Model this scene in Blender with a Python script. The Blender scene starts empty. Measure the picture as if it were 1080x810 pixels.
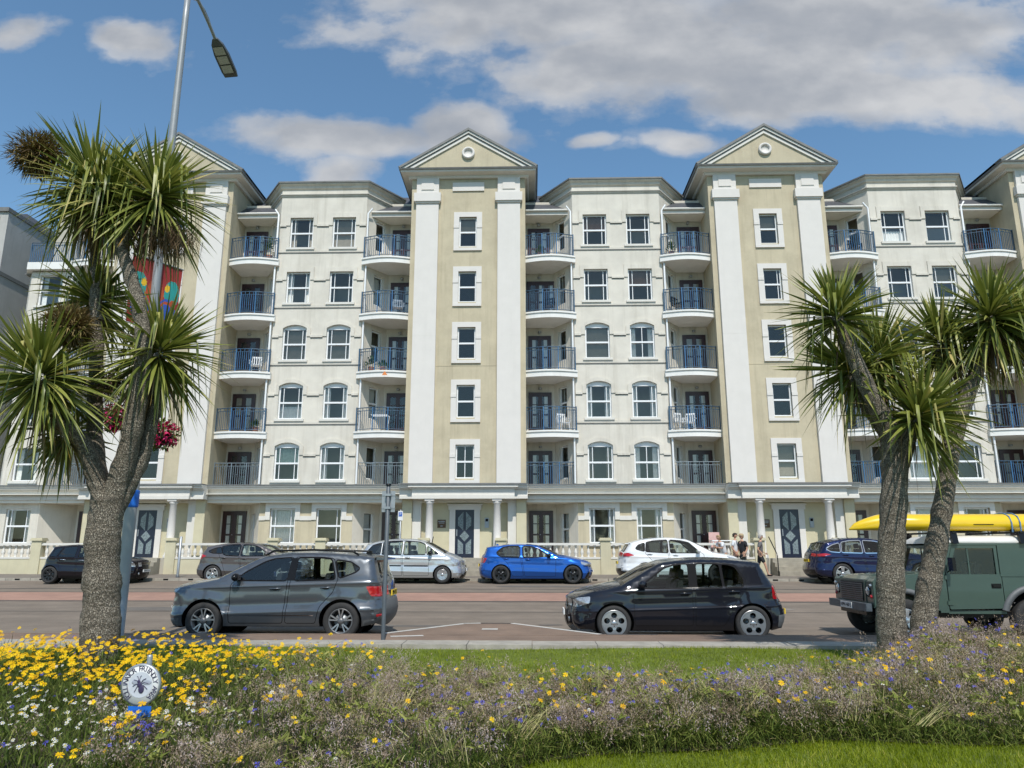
import bpy, bmesh, math, random
import numpy as np
from mathutils import Vector, Matrix, Euler
from mathutils.geometry import delaunay_2d_cdt
from math import pi, sin, cos, radians, sqrt, hypot, atan2

rnd = random.Random(11)
nrg = np.random.default_rng(5)
sc = bpy.context.scene
COL = sc.collection

# ------------------------------------------------------------------ helpers
class MB:
    """collects polygons, links them as one mesh object"""
    def __init__(s):
        s.v = []; s.f = []; s.m = []; s.sm = []; s.M = None
    def add(s, pts):
        i = len(s.v)
        if s.M is not None:
            pts = [tuple(s.M @ Vector(p)) for p in pts]
        s.v.extend([tuple(p) for p in pts]); return i
    def face(s, pts, mi=0, sm=False):
        i = s.add(pts); s.f.append(list(range(i, i + len(pts)))); s.m.append(mi); s.sm.append(sm)
    def grid(s, rows, mi=0, sm=True, closed=False):
        n = len(rows[0]); i = s.add([p for r in rows for p in r])
        for a in range(len(rows) - 1):
            for b in range(n if closed else n - 1):
                c = (b + 1) % n
                s.f.append([i + a*n + b, i + a*n + c, i + (a+1)*n + c, i + (a+1)*n + b]); s.m.append(mi); s.sm.append(sm)
    def box(s, x0, x1, y0, y1, z0, z1, mi=0):
        if x0 > x1: x0, x1 = x1, x0
        if y0 > y1: y0, y1 = y1, y0
        i = s.add([(x0,y0,z0),(x1,y0,z0),(x1,y1,z0),(x0,y1,z0),(x0,y0,z1),(x1,y0,z1),(x1,y1,z1),(x0,y1,z1)])
        for q in ((3,2,1,0),(4,5,6,7),(0,1,5,4),(1,2,6,5),(2,3,7,6),(3,0,4,7)):
            s.f.append([i + k for k in q]); s.m.append(mi); s.sm.append(False)
    def prism(s, poly, lo, hi, plane='xy', mi=0, sm=False):
        """poly (2d) extruded along the third axis from lo to hi"""
        def P(p, h):
            return (p[0], p[1], h) if plane == 'xy' else (p[0], h, p[1]) if plane == 'xz' else (h, p[0], p[1])
        n = len(poly)
        a = s.add([P(p, lo) for p in poly]); b = s.add([P(p, hi) for p in poly])
        s.f.append([a + k for k in range(n)][::-1]); s.f.append([b + k for k in range(n)])
        s.m += [mi, mi]; s.sm += [False, False]
        for k in range(n):
            j = (k + 1) % n
            s.f.append([a + k, a + j, b + j, b + k]); s.m.append(mi); s.sm.append(sm)
    def tube(s, path, rad, n=8, cap=True, mi=0, sm=True, squash=1.0):
        path = [Vector(p) for p in path]
        if not hasattr(rad, '__len__'): rad = [rad]*len(path)
        rows = []; up = None
        for i, p in enumerate(path):
            t = (path[min(i+1, len(path)-1)] - path[max(i-1, 0)]).normalized()
            if up is None:
                up = Vector((0,0,1)) if abs(t.z) < .9 else Vector((1,0,0))
            a = t.cross(up).normalized(); b = a.cross(t).normalized(); up = b
            rows.append([tuple(p + (a*cos(2*pi*k/n) + b*sin(2*pi*k/n)*squash)*rad[i]) for k in range(n)])
        s.grid(rows, mi, sm, True)
        if cap:
            s.face(rows[0], mi); s.face(rows[-1][::-1], mi)
    def lathe(s, prof, c=(0,0,0), n=16, axis='z', mi=0, sm=True):
        rows = []
        for r, h in prof:
            row = []
            for k in range(n):
                a = 2*pi*k/n; u, w = r*cos(a), r*sin(a)
                row.append((c[0]+u, c[1]+w, c[2]+h) if axis == 'z' else (c[0]+u, c[1]+h, c[2]+w) if axis == 'y' else (c[0]+h, c[1]+u, c[2]+w))
            rows.append(row)
        s.grid(rows, mi, sm, True)
    def ell(s, c, r, n=12, m=8, mi=0):
        rows = []
        for j in range(m+1):
            a = -pi/2 + pi*j/m
            rows.append([(c[0]+r[0]*cos(a)*cos(2*pi*k/n), c[1]+r[1]*cos(a)*sin(2*pi*k/n), c[2]+r[2]*sin(a)) for k in range(n)])
        s.grid(rows, mi, True, True)
    def holes(s, outer, hs, place, mi=0):
        """flat polygon with holes; place(u, v) gives the 3d point"""
        vs = []; es = []
        for lp in [outer] + hs:
            b = len(vs); vs += [Vector(p) for p in lp]
            es += [(b + k, b + (k+1) % len(lp)) for k in range(len(lp))]
        ov, oe, of, *_ = delaunay_2d_cdt(vs, es, [], 0, 1e-6)
        i = s.add([place(p.x, p.y) for p in ov])
        for t in of:
            cx = sum(ov[k].x for k in t)/3; cy = sum(ov[k].y for k in t)/3
            if inside(outer, cx, cy) and not any(inside(h, cx, cy) for h in hs):
                s.f.append([i + k for k in t]); s.m.append(mi); s.sm.append(False)
    def reveal(s, lp, place, depth, mi=0):
        n = len(lp)
        for k in range(n):
            a, b = lp[k], lp[(k+1) % n]
            s.face([place(a[0],a[1],0), place(b[0],b[1],0), place(b[0],b[1],depth), place(a[0],a[1],depth)], mi)
    def mesh(s, name, mats, weld=False):
        me = bpy.data.meshes.new(name)
        me.from_pydata(s.v, [], s.f)
        if not isinstance(mats, (list, tuple)): mats = [mats]
        for m in mats: me.materials.append(m)
        me.polygons.foreach_set('material_index', s.m)
        me.polygons.foreach_set('use_smooth', s.sm)
        bm = bmesh.new(); bm.from_mesh(me)
        if weld: bmesh.ops.remove_doubles(bm, verts=bm.verts, dist=1e-5)
        bmesh.ops.recalc_face_normals(bm, faces=bm.faces)
        bm.to_mesh(me); bm.free()
        me.update(); return me
    def build(s, name, mats, parent=None, loc=(0,0,0), rz=0, weld=False):
        return put(name, s.mesh(name, mats, weld), parent, loc, rz)

def inside(poly, x, y):
    c = False; n = len(poly); j = n - 1
    for i in range(n):
        xi, yi = poly[i][0], poly[i][1]; xj, yj = poly[j][0], poly[j][1]
        if (yi > y) != (yj > y) and x < (xj-xi)*(y-yi)/(yj-yi) + xi: c = not c
        j = i
    return c

def put(name, me, parent=None, loc=(0,0,0), rz=0):
    o = bpy.data.objects.new(name, me); COL.objects.link(o)
    o.location = loc; o.rotation_euler = (0,0,rz); o.parent = parent
    return o
def tag(o, label, cat, group=None, kind=None):
    o['label'] = label; o['category'] = cat
    if group: o['group'] = group
    if kind: o['kind'] = kind
    return o
def thing(name, label, cat, loc=(0,0,0), rz=0, group=None):
    return tag(put(name, None, None, loc, rz), label, cat, group)
def struct(o):
    o['kind'] = 'structure'; return o
def copy_tree(o, parent=None):
    c = o.copy(); COL.objects.link(c)
    if parent: c.parent = parent
    for ch in list(o.children): copy_tree(ch, c)
    return c
def fast_mesh(name, V, Fq, mats, mi=None, attr=None, smooth=False):
    """numpy arrays of vertices and equal sized faces to a mesh"""
    me = bpy.data.meshes.new(name)
    k = Fq.shape[1]; nf = len(Fq)
    me.vertices.add(len(V)); me.vertices.foreach_set('co', np.asarray(V, np.float32).ravel())
    me.loops.add(nf*k); me.loops.foreach_set('vertex_index', Fq.astype(np.int32).ravel())
    me.polygons.add(nf); me.polygons.foreach_set('loop_start', np.arange(0, nf*k, k, dtype=np.int32))
    for m in (mats if isinstance(mats, (list, tuple)) else [mats]): me.materials.append(m)
    if mi is not None: me.polygons.foreach_set('material_index', np.asarray(mi, np.int32))
    if smooth: me.polygons.foreach_set('use_smooth', np.ones(nf, bool))
    me.update(calc_edges=True)
    if attr is not None:
        a = me.attributes.new('v', 'FLOAT', 'POINT'); a.data.foreach_set('value', np.asarray(attr, np.float32))
    return me

# ------------------------------------------------------------------ materials
def rgb(c, k=1.0): return (min(c[0]*k,1), min(c[1]*k,1), min(c[2]*k,1), 1)
class NT:
    def __init__(s, tree): s.t = tree
    def n(s, typ, **kw):
        nd = s.t.nodes.new(typ)
        for k, v in kw.items():
            if k[0] == '_': setattr(nd, k[1:], v)
            else: s.set(nd, k, v)
        return nd
    def set(s, nd, key, v):
        key = int(key[1:]) if key[0] == 'i' and key[1:].isdigit() else key.replace('_', ' ')
        inp = nd.inputs[key]
        if hasattr(v, 'node') or isinstance(v, bpy.types.NodeSocket): s.t.links.new(v, inp)
        else: inp.default_value = v
    def math(s, op, a, b=None, c=None):
        nd = s.n('ShaderNodeMath', _operation=op); s.set(nd, 'i0', a)
        if b is not None: s.set(nd, 'i1', b)
        if c is not None: s.set(nd, 'i2', c)
        return nd.outputs[0]
    def mix(s, fac, a, b):
        nd = s.n('ShaderNodeMix', _data_type='RGBA'); s.set(nd, 'i0', fac); s.set(nd, 'i6', a); s.set(nd, 'i7', b)
        return nd.outputs[2]
    def ramp(s, fac, stops):
        nd = s.n('ShaderNodeValToRGB'); el = nd.color_ramp.elements
        while len(el) < len(stops): el.new(.5)
        for e, (p, c) in zip(el, stops):
            e.position = p; e.color = c if len(c) == 4 else (*c, 1)
        s.set(nd, 'i0', fac); return nd.outputs[0]
    def noise(s, vec, scale, detail=4, rough=.55, mapscale=None):
        if mapscale:
            mp = s.n('ShaderNodeMapping', Vector=vec, Scale=mapscale); vec = mp.outputs[0]
        nd = s.n('ShaderNodeTexNoise', Vector=vec, Scale=scale, Detail=detail, Roughness=rough)
        return nd.outputs[0]
def newmat(name):
    m = bpy.data.materials.new(name); m.use_nodes = True
    t = NT(m.node_tree); b = m.node_tree.nodes['Principled BSDF']
    return m, t, b
def mat(name, col, rough=.6, var=.12, scale=2.5, bump=0., bscale=60, metal=0., coat=0., spec=.5, streak=0., streakcol=(.16,.14,.10), grime=0., lanes=0.):
    m, t, b = newmat(name)
    pos = t.n('ShaderNodeNewGeometry').outputs['Position']
    if var or streak:
        n1 = t.noise(pos, scale, 6, .6)
        c = t.mix(t.math('MULTIPLY_ADD', t.math('SUBTRACT', n1, .5), 2.2, .5), rgb(col, 1-var), rgb(col, 1+var))
        if streak:
            n2 = t.noise(pos, 1.0, 7, .68, (3.4, 3.4, .22))
            f = t.math('MULTIPLY', t.ramp(n2, [(.5, (0,0,0)), (.78, (1,1,1))]), streak)
            c = t.mix(f, c, rgb(streakcol))
        if grime:
            n3 = t.noise(pos, .7, 8, .7)
            f = t.math('MULTIPLY', t.ramp(n3, [(.48, (0,0,0)), (.75, (1,1,1))]), grime)
            c = t.mix(f, c, rgb(streakcol))
        if lanes:
            n4 = t.noise(pos, 1.0, 5, .6, (.05, 1.6, 1)); c = t.mix(t.math('MULTIPLY', t.ramp(n4, [(.42,(0,0,0)),(.62,(1,1,1))]), lanes), c, rgb(streakcol))
        t.set(b, 'Base_Color', c)
    else: b.inputs['Base Color'].default_value = rgb(col)
    t.set(b, 'Roughness', rough); t.set(b, 'Metallic', metal)
    b.inputs['Coat Weight'].default_value = coat; b.inputs['Coat Roughness'].default_value = .03
    b.inputs['Specular IOR Level'].default_value = spec
    if bump:
        bp = t.n('ShaderNodeBump', Strength=bump, Distance=.02, Height=t.noise(pos, bscale, 5, .6))
        t.set(b, 'Normal', bp.outputs[0])
    return m
def leafmat(name, stops, trans=.3, rough=.5, spec=.4):
    m, t, b = newmat(name)
    at = t.n('ShaderNodeAttribute', _attribute_name='v').outputs['Fac']
    c = t.ramp(at, stops)
    t.set(b, 'Base_Color', c); t.set(b, 'Roughness', rough); b.inputs['Specular IOR Level'].default_value = spec
    tr = t.n('ShaderNodeBsdfTranslucent', Color=c)
    mx = t.n('ShaderNodeMixShader', Fac=trans, i1=b.outputs[0], i2=tr.outputs[0])
    out = m.node_tree.nodes['Material Output']; t.set(out, 'Surface', mx.outputs[0])
    return m
def glassmat(name, tint, refl=1.0, rough=.02):
    m, t, b = newmat(name)
    tr = t.n('ShaderNodeBsdfTransparent', Color=rgb(tint)); gl = t.n('ShaderNodeBsdfGlossy', Color=(1,.955,.89,1), Roughness=rough)
    fr = t.n('ShaderNodeFresnel', IOR=1.5).outputs[0]
    f = t.math('MINIMUM', t.math('MULTIPLY_ADD', fr, refl, .03), 1.0)
    mx = t.n('ShaderNodeMixShader', Fac=f, i1=tr.outputs[0], i2=gl.outputs[0])
    t.set(m.node_tree.nodes['Material Output'], 'Surface', mx.outputs[0])
    return m
def paint(name, col, metal=.45, rough=.26): return mat(name, col, rough, .03, 8, metal=metal, coat=1.0, spec=.04)

M = {}
M['cream'] = mat('render_cream', (.665,.625,.55), .85, .09, 1.1, .4, 60, streak=.55, streakcol=(.40,.365,.30), grime=.36)
M['beige'] = mat('render_beige', (.525,.458,.325), .85, .09, 1.2, .4, 60, streak=.5, streakcol=(.28,.235,.16), grime=.36)
M['white'] = mat('render_white', (.69,.655,.615), .8, .03, 2.0, .2, 80, streak=.12, streakcol=(.5,.48,.43), grime=.14)
M['trim'] = mat('trim_white', (.68,.655,.605), .75, .04, 2.0, .15, 80, streak=.2, streakcol=(.38,.35,.29))
M['upvc'] = mat('window_white', (.80,.81,.82), .35, 0)
M['lead_shadow'] = mat('lead_shadow_grey', (.17,.17,.165), .6, .2, 3, streak=.2)  # also paints the thin shadow lines under string courses and rakes
M['slate'] = mat('slate', (.075,.078,.088), .55, .35, 6, .4, 30)
M['soffit'] = mat('soffit', (.74,.71,.63), .8, .08, 2)  # lightened to lift the shade on eave and porch ceilings
M['slab'] = mat('balcony_slab', (.78,.77,.74), .75, .05, 2, streak=.18, streakcol=(.4,.38,.33))
M['rail'] = mat('rail_blue', (.045,.095,.155), .4, .25, 5, metal=.2)
M['rail2'] = mat('rail_bright', (.05,.15,.30), .4, .2, 5, metal=.1)
M['railgrey'] = mat('rail_grey', (.17,.21,.24), .45, .2, 5, metal=.2)
M['plum'] = mat('plum_frame', (.038,.013,.015), .35, .2, 5)
M['navydoor'] = mat('navy_door', (.012,.016,.035), .3, .2, 5)
M['dark'] = mat('room_shade', (.035,.037,.042), .9, .3, 1.0)  # near-black sheet colour paints the dimness behind the door glass
M['room'] = mat('room_wall', (.065,.058,.05), .9, .5, .8)  # darkened so the rooms behind the windows read as unlit
M['glass'] = glassmat('pane_glass', (.94,.94,.92), .85)
M['carglass'] = glassmat('car_glass', (.72,.80,.78), 1.05)
M['darkglass'] = glassmat('privacy_glass', (.30,.34,.36), 1.6)
M['curtain'] = mat('net_curtain', (.88,.88,.86), .9, .1, 10)
M['drape'] = mat('drape', (.42,.38,.32), .9, .2, 10)
M['teal'] = mat('lace_teal', (.42,.55,.50), .9, .2, 8)
M['blind'] = mat('blind', (.30,.27,.22), .9, .1, 5)
M['brick'] = mat('blind_brown', (.22,.12,.07), .9, .2, 5)
M['terrace'] = mat('terrace_paving', (.46,.43,.36), .85, .1, 3, .2, 60)  # kept pale so it bounces light into the ground floor
M['stone'] = mat('step_stone', (.34,.31,.25), .85, .2, 4, .3, 50, grime=.2)
M['pier'] = mat('wall_beige', (.58,.53,.37), .85, .06, 2.0, .3, 80, streak=.2, grime=.2, streakcol=(.28,.24,.16))
M['concrete'] = mat('concrete', (.36,.33,.28), .85, .2, 5, .4, 60, grime=.4)
M['asphalt'] = mat('asphalt', (.226,.186,.150), .9, .16, 1.2, .6, 120, grime=.3, streakcol=(.14,.12,.10), spec=.2, lanes=.35)
M['path'] = mat('brown_asphalt', (.225,.155,.112), .85, .2, 1.5, .6, 120, grime=.3, streakcol=(.10,.08,.065))
M['farpath'] = mat('far_pavement', (.19,.165,.14), .85, .2, 2.0, .4, 90, grime=.3, streakcol=(.10,.09,.08))
M['red'] = mat('red_strip', (.34,.20,.15), .85, .15, 2.0, .4, 100, grime=.35, streakcol=(.2,.12,.1))
M['line'] = mat('road_white', (.52,.50,.46), .7, .15, 6, grime=.4, streakcol=(.28,.25,.22))
M['tar'] = mat('tar', (.06,.058,.056), .8, .2, 3)
M['soil'] = mat('soil', (.055,.042,.028), .95, .4, 4, .6, 30)
M['turf'] = mat('turf', (.11,.145,.012), .9, .35, 3, .5, 60)
M['black'] = mat('black_plastic', (.010,.010,.011), .18, .1, 10, spec=.25)
M['tyre'] = mat('tyre', (.028,.027,.027), .8, .25, 20)
M['alloy'] = mat('alloy', (.50,.50,.51), .3, .05, 10, metal=.8)
M['alloydark'] = mat('alloy_dark', (.02,.02,.022), .35, .1, 10, metal=.4)
M['chrome'] = mat('chrome', (.75,.76,.78), .12, 0, metal=1)
M['steel'] = mat('galvanised', (.36,.38,.40), .45, .12, 6, metal=.5)
M['polegrey'] = mat('pole_grey', (.30,.31,.32), .45, .1, 4, metal=.2)
M['postgrey'] = mat('post_dark', (.10,.115,.13), .5, .15, 8, metal=.2)
M['lampred'] = mat('tail_red', (.42,.008,.012), .15, .25, 25, coat=1)
M['lampclear'] = mat('lamp_clear', (.46,.48,.50), .12, .5, 30, coat=1, metal=.5)
M['amber'] = mat('amber', (.75,.22,.02), .2, 0, coat=1)
M['platew'] = mat('plate_white', (.70,.70,.70), .5, 0)
M['platey'] = mat('plate_yellow', (.75,.52,.03), .5, 0)
M['seat'] = mat('car_seat', (.03,.03,.032), .8, .2, 10)
M['ink'] = mat('ink', (.010,.010,.012), .5, 0, spec=.05)
M['skin'] = mat('skin', (.50,.28,.19), .55, .08, 20)
M['hairgrey'] = mat('hair_grey', (.32,.30,.28), .8, .3, 60)
M['hairdark'] = mat('hair_dark', (.03,.022,.018), .7, .3, 60)
M['hairfair'] = mat('hair_fair', (.33,.22,.12), .7, .3, 60)

def text_mesh(body, size, depth=.002, align='CENTER'):
    cu = bpy.data.curves.new('lettering', 'FONT'); cu.body = body; cu.size = size; cu.extrude = depth
    cu.align_x = align; cu.align_y = 'CENTER'; cu.resolution_u = 3
    ob = bpy.data.objects.new('lettering', cu); COL.objects.link(ob)
    bpy.context.view_layer.update()
    me = bpy.data.meshes.new_from_object(ob.evaluated_get(bpy.context.evaluated_depsgraph_get()))
    bpy.data.objects.remove(ob); bpy.data.curves.remove(cu)
    return me

# ------------------------------------------------------------------ camera, sun, sky
EYE = 1.67; PITCH = 12.6; YAW = 1.5
cam = bpy.data.cameras.new('camera'); cam.lens = 26.0; cam.sensor_width = 36.0; cam.clip_end = 9000; cam.clip_start = .05
co = bpy.data.objects.new('camera', cam); COL.objects.link(co)
co.location = (0, 0, EYE); co.rotation_euler = (radians(90 + PITCH), 0, radians(YAW)); sc.camera = co
SUN_EL, SUN_AZ = 53.0, 9.0            # behind the camera, a little to the right
sd = Vector((sin(radians(SUN_AZ))*cos(radians(SUN_EL)), -cos(radians(SUN_AZ))*cos(radians(SUN_EL)), sin(radians(SUN_EL))))
sl = bpy.data.lights.new('sun', 'SUN'); sl.energy = 3.7; sl.angle = radians(.53); sl.color = (1, .955, .88)
so = bpy.data.objects.new('sun', sl); COL.objects.link(so); so.location = (5, -20, 40)
so.rotation_euler = sd.to_track_quat('Z', 'Y').to_euler()

w = bpy.data.worlds.new('World'); sc.world = w; w.use_nodes = True
t = NT(w.node_tree); bg = w.node_tree.nodes['Background']; wout = w.node_tree.nodes['World Output']
sky = t.n('ShaderNodeTexSky', _sky_type='NISHITA'); sky.sun_disc = False
sky.sun_elevation = radians(SUN_EL); sky.sun_rotation = atan2(sd.x, sd.y)
sky.air_density = 1.0; sky.dust_density = .5; sky.ozone_density = 2.2; sky.altitude = 0
t.set(bg, 'Color', t.n('ShaderNodeVectorMath', _operation='MULTIPLY', i0=sky.outputs[0], i1=(.80,.985,.985)).outputs[0]); bg.inputs['Strength'].default_value = .15
dirv = t.n('ShaderNodeTexCoord').outputs['Generated']
sep = t.n('ShaderNodeSeparateXYZ', Vector=dirv)
ys = t.math('MAXIMUM', t.math('ABSOLUTE', sep.outputs[1]), .15)
qx = t.math('DIVIDE', sep.outputs[0], ys); qz = t.math('DIVIDE', sep.outputs[2], ys)
q = t.n('ShaderNodeCombineXYZ', X=qx, Y=qz, Z=0.0).outputs[0]
# cumulus banks: (azimuth tangent, elevation tangent, half width, half height, weight)
banks = [(.10,.82,.40,.10,1.0),(.24,.725,.34,.085,1.1),(.50,.775,.34,.10,1.05),(.42,.665,.30,.05,.95),(.62,.655,.22,.055,.95),(-.06,.79,.14,.055,.85),
         (-.640,.785,.065,.040,1.0),(-.80,.79,.05,.03,.85),(-.30,.612,.17,.036,.95),(-.12,.615,.085,.055,1.05),(-.20,.60,.2,.03,.9),(.215,.59,.085,.026,.95),
         (.10,.597,.035,.013,.75),(-.27,.55,.06,.04,.8),(-1.3,.7,.3,.15,.9),(1.4,.8,.4,.2,1.),(-.1,1.4,.8,.2,.9)]
dens = None
wv = t.n('ShaderNodeTexNoise', Vector=q, Scale=5.0, Detail=3.0, Roughness=.5)
wx = t.math('MULTIPLY', t.math('SUBTRACT', wv.outputs[0], .5), .10)
for bx, bz, hw, hh, wt in banks:
    a = t.math('DIVIDE', t.math('SUBTRACT', t.math('ADD', qx, wx), bx), hw); b_ = t.math('DIVIDE', t.math('SUBTRACT', t.math('ADD', qz, t.math('MULTIPLY', wx, .4)), bz), hh)
    r2 = t.math('ADD', t.math('MULTIPLY', a, a), t.math('MULTIPLY', b_, b_))
    e = t.math('MULTIPLY', t.math('EXPONENT', t.math('MULTIPLY', r2, -.85)), wt)
    dens = e if dens is None else t.math('MAXIMUM', dens, e)
fb = t.noise(q, 7.5, 9, .56, (1, 1.5, 1)); fb2 = t.noise(q, 3.0, 5, .5, (1, 1.6, 1))
d = t.math('ADD', dens, t.math('ADD', t.math('MULTIPLY', t.math('SUBTRACT', fb, .5), 1.4), t.math('MULTIPLY', t.math('SUBTRACT', fb2, .5), .5)))
alpha = t.ramp(d, [(.30, (0,0,0)), (.42, (.22,.22,.22)), (.56, (.72,.72,.72)), (.80, (1,1,1))])
alpha = t.math('MULTIPLY', alpha, .93)
# billows: relief of the same noise seen a little higher against itself
qs = t.n('ShaderNodeVectorMath', _operation='ADD', i0=q, i1=(.0, .03, 0)).outputs[0]
fbs = t.noise(qs, 5.0, 6, .5, (1, 1.5, 1)); fbr = t.noise(q, 5.0, 6, .5, (1, 1.5, 1))
rel = t.math('MULTIPLY_ADD', t.math('SUBTRACT', fbr, fbs), 2.4, .55)
fbl = t.noise(q, 2.2, 3, .5, (1, 2.2, 1))
shade = t.math('ADD', t.math('MULTIPLY', rel, .55), t.math('MULTIPLY', t.math('SUBTRACT', 1.05, t.math('MULTIPLY', d, .42)), .5))
shade = t.math('ADD', shade, t.math('MULTIPLY', t.math('SUBTRACT', fbl, .5), .9))
ccol = t.ramp(shade, [(.25, (.31,.34,.39)), (.55, (.41,.43,.465)), (.92, (.62,.625,.635))])
cb = t.n('ShaderNodeBackground', Color=ccol, Strength=.95)
mxw = t.n('ShaderNodeMixShader', Fac=alpha, i1=bg.outputs[0], i2=cb.outputs[0])
t.set(wout, 'Surface', mxw.outputs[0])

vs = sc.view_settings; vs.view_transform = 'Standard'; vs.look = 'None'; vs.exposure = .14; vs.gamma = 1; vs.use_curve_mapping = False
sc.render.engine = 'CYCLES'; sc.cycles.use_denoising = True; sc.cycles.max_bounces = 7; sc.cycles.diffuse_bounces = 4
sc.cycles.transparent_max_bounces = 12; sc.cycles.glossy_bounces = 3; sc.cycles.caustics_reflective = False; sc.cycles.caustics_refractive = False
sc.cycles.sample_clamp_indirect = 4
# ------------------------------------------------------------------ ground, road, pavements
def road_z(y): return 0.0 if y < 18 else (.45*(y-18)/12 if y < 30 else .45)
PAVE = .20; KERB_Y = 13.72; FARK = 30.0; FARZ = .56
def strip(name, m, ys, x0=-70, x1=70, zf=lambda y: 0, dz=0, nx=1):
    b = MB(); xs = np.linspace(x0, x1, nx+1)
    b.grid([[(x, y, zf(y)+dz) for x in xs] for y in ys], 0, False)
    return b.build(name, m)
# one terrain sheet reaching the horizon
b = MB()
b.grid([[(-4000,y,z),(4000,y,z)] for y, z in ((-14,-.6),(2,-.15),(12,-.15),(13,-.15),(30,-.1),(60,.3),(4000,.3))], 0, False)
struct(b.build('ground', M['turf']))
b = MB(); b.grid([[(-4000,y,-1.2),(4000,y,-1.2)] for y in (-4000,-13)], 0, False)
M['sea'] = mat('sea', (.03,.07,.10), .15, .2, .05, .3, 1.5)
struct(b.build('sea', M['sea']))
struct(strip('road', M['asphalt'], [KERB_Y-.1, 18, 24, 30.1], zf=road_z))
for y0, y1, m, nm, dz in ((22.7,25.2,'red','road_strip',.004),(22.45,22.6,'tar','road_joint',.004),(26.5,26.62,'tar','road_joint',.004),(20.0,20.06,'tar','road_joint',.004),(25.3,25.36,'tar','road_joint',.004)):
    struct(strip(nm, M[m], [y0, y1] if not y0 < 24 < y1 else [y0,24,y1], zf=road_z, dz=dz))
# near pavement with the build-out into the road
b = MB()
edge = [(-70,KERB_Y),(-2.7,KERB_Y),(-1.3,15.75),(-.75,15.85),(-.2,15.75),(1.25,KERB_Y),(70,KERB_Y),(70,12.41),(-70,12.41)]
b.prism(edge, -.1, PAVE, 'xy'); struct(b.build('pavement', M['path']))
b = MB()
def kline(p, q, wd, z, mb):
    d = Vector((q[0]-p[0], q[1]-p[1])); d.normalize(); n = Vector((-d.y, d.x))*wd/2
    mb.face([(p[0]-n.x,p[1]-n.y,z),(q[0]-n.x,q[1]-n.y,z),(q[0]+n.x,q[1]+n.y,z),(p[0]+n.x,p[1]+n.y,z)])
for p, q_ in (((-2.66,13.82),(-1.36,15.66)),((-1.4,15.66),(-1.05,15.74)),((-.42,15.74),(1.2,13.78))):
    kline(p, q_, .13, PAVE+.004, b)
kline((1.6,16.2),(2.9,16.2),.1,.004,b)
for x0 in (4.5,7.5): kline((x0,14.2),(x0+.9,14.2),.09,.004,b)
kline((-2.45,13.35),(-1.9,13.5),.16,PAVE+.004,b); kline((-.95,14.6),(-.65,14.6),.22,PAVE+.004,b)
struct(b.build('road_marking', M['line']))
b = MB()
for x0, x1, y in ((-1.04,-.44,15.72),(1.3,2.2,13.78)):
    for k in range(2): b.face([(x0,y-.06+.07*k-.05,PAVE+.004*2),(x1,y-.06+.07*k-.05,PAVE+.008),(x1,y-.06+.07*k,PAVE+.008),(x0,y-.06+.07*k,PAVE+.008)])
struct(b.build('drain_grate', M['tar']))
b = MB()
x = -40.0
while x < 40:
    b.box(x, x+.905, KERB_Y-.13, KERB_Y+.012, -.1, PAVE+.006); x += .915
# concrete edging of the lawn, laid block by block
e = MB(); x = -40.0
while x < 40:
    h = rnd.uniform(-.006,.006); e.box(x, x+.99, 11.88, 12.42, -.1, PAVE+.045+h); x += 1.0
struct(b.build('kerb', M['path'])); struct(e.build('lawn_edging', M['concrete']))
# lawn (gently uneven), flower bed soil
b = MB(); xs = np.linspace(-30, 30, 61)
def lawn_z(x, y): return .10 + .012*(y-4) + .02*sin(x*.9+y)
b.grid([[(x, y, lawn_z(x,y)) for x in xs] for y in np.linspace(2.2, 11.95, 21)], 0, True)
struct(b.build('lawn', M['turf']))
def bed_front(x): return (4.9 if x < -1.0 else 4.9+(x+1.0)*1.05 if x < 0 else 5.95+x*.24 if x < 2.3 else 6.5+(x-2.3)*.07) + .06*sin(x*3.1)
def bed_back(x): return (9.7 - .08*(x+7) if x < -2.2 else 9.3 - (x+2.2)*.72 if x < 0 else 7.7 + .12*sin(x*2)) if x < 2.2 else min(10.6, 7.7 + (x-2.2)*.85)
b = MB(); xs = np.linspace(-12, 13, 101)
b.grid([[(x, bed_front(x) + (bed_back(x)-bed_front(x))*v, lawn_z(x, bed_front(x)+(bed_back(x)-bed_front(x))*v) + .012 + .05*sin(pi*v)) for x in xs] for v in np.linspace(0,1,9)], 0, True)
struct(b.build('flower_bed_soil', M['soil']))
# far pavement and kerb
b = MB()
b.grid([[(-70,y,z),(70,y,z)] for y, z in ((FARK+.14,FARZ-.02),(32.9,FARZ+.05),(45,FARZ+.05))], 0, False)
struct(b.build('far_pavement', M['farpath']))
b = MB(); hk = MB(); x = -45.0
while x < 45:
    b.box(x, x+.98, FARK-.02, FARK+.145, .2, FARZ-.012)
    hk.box(x+.36, x+.56, FARK-.023, FARK-.01, .47, .53); x += 1.0
struct(b.build('far_kerb', M['concrete'])); struct(hk.build('kerb_drain', M['ink']))

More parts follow.
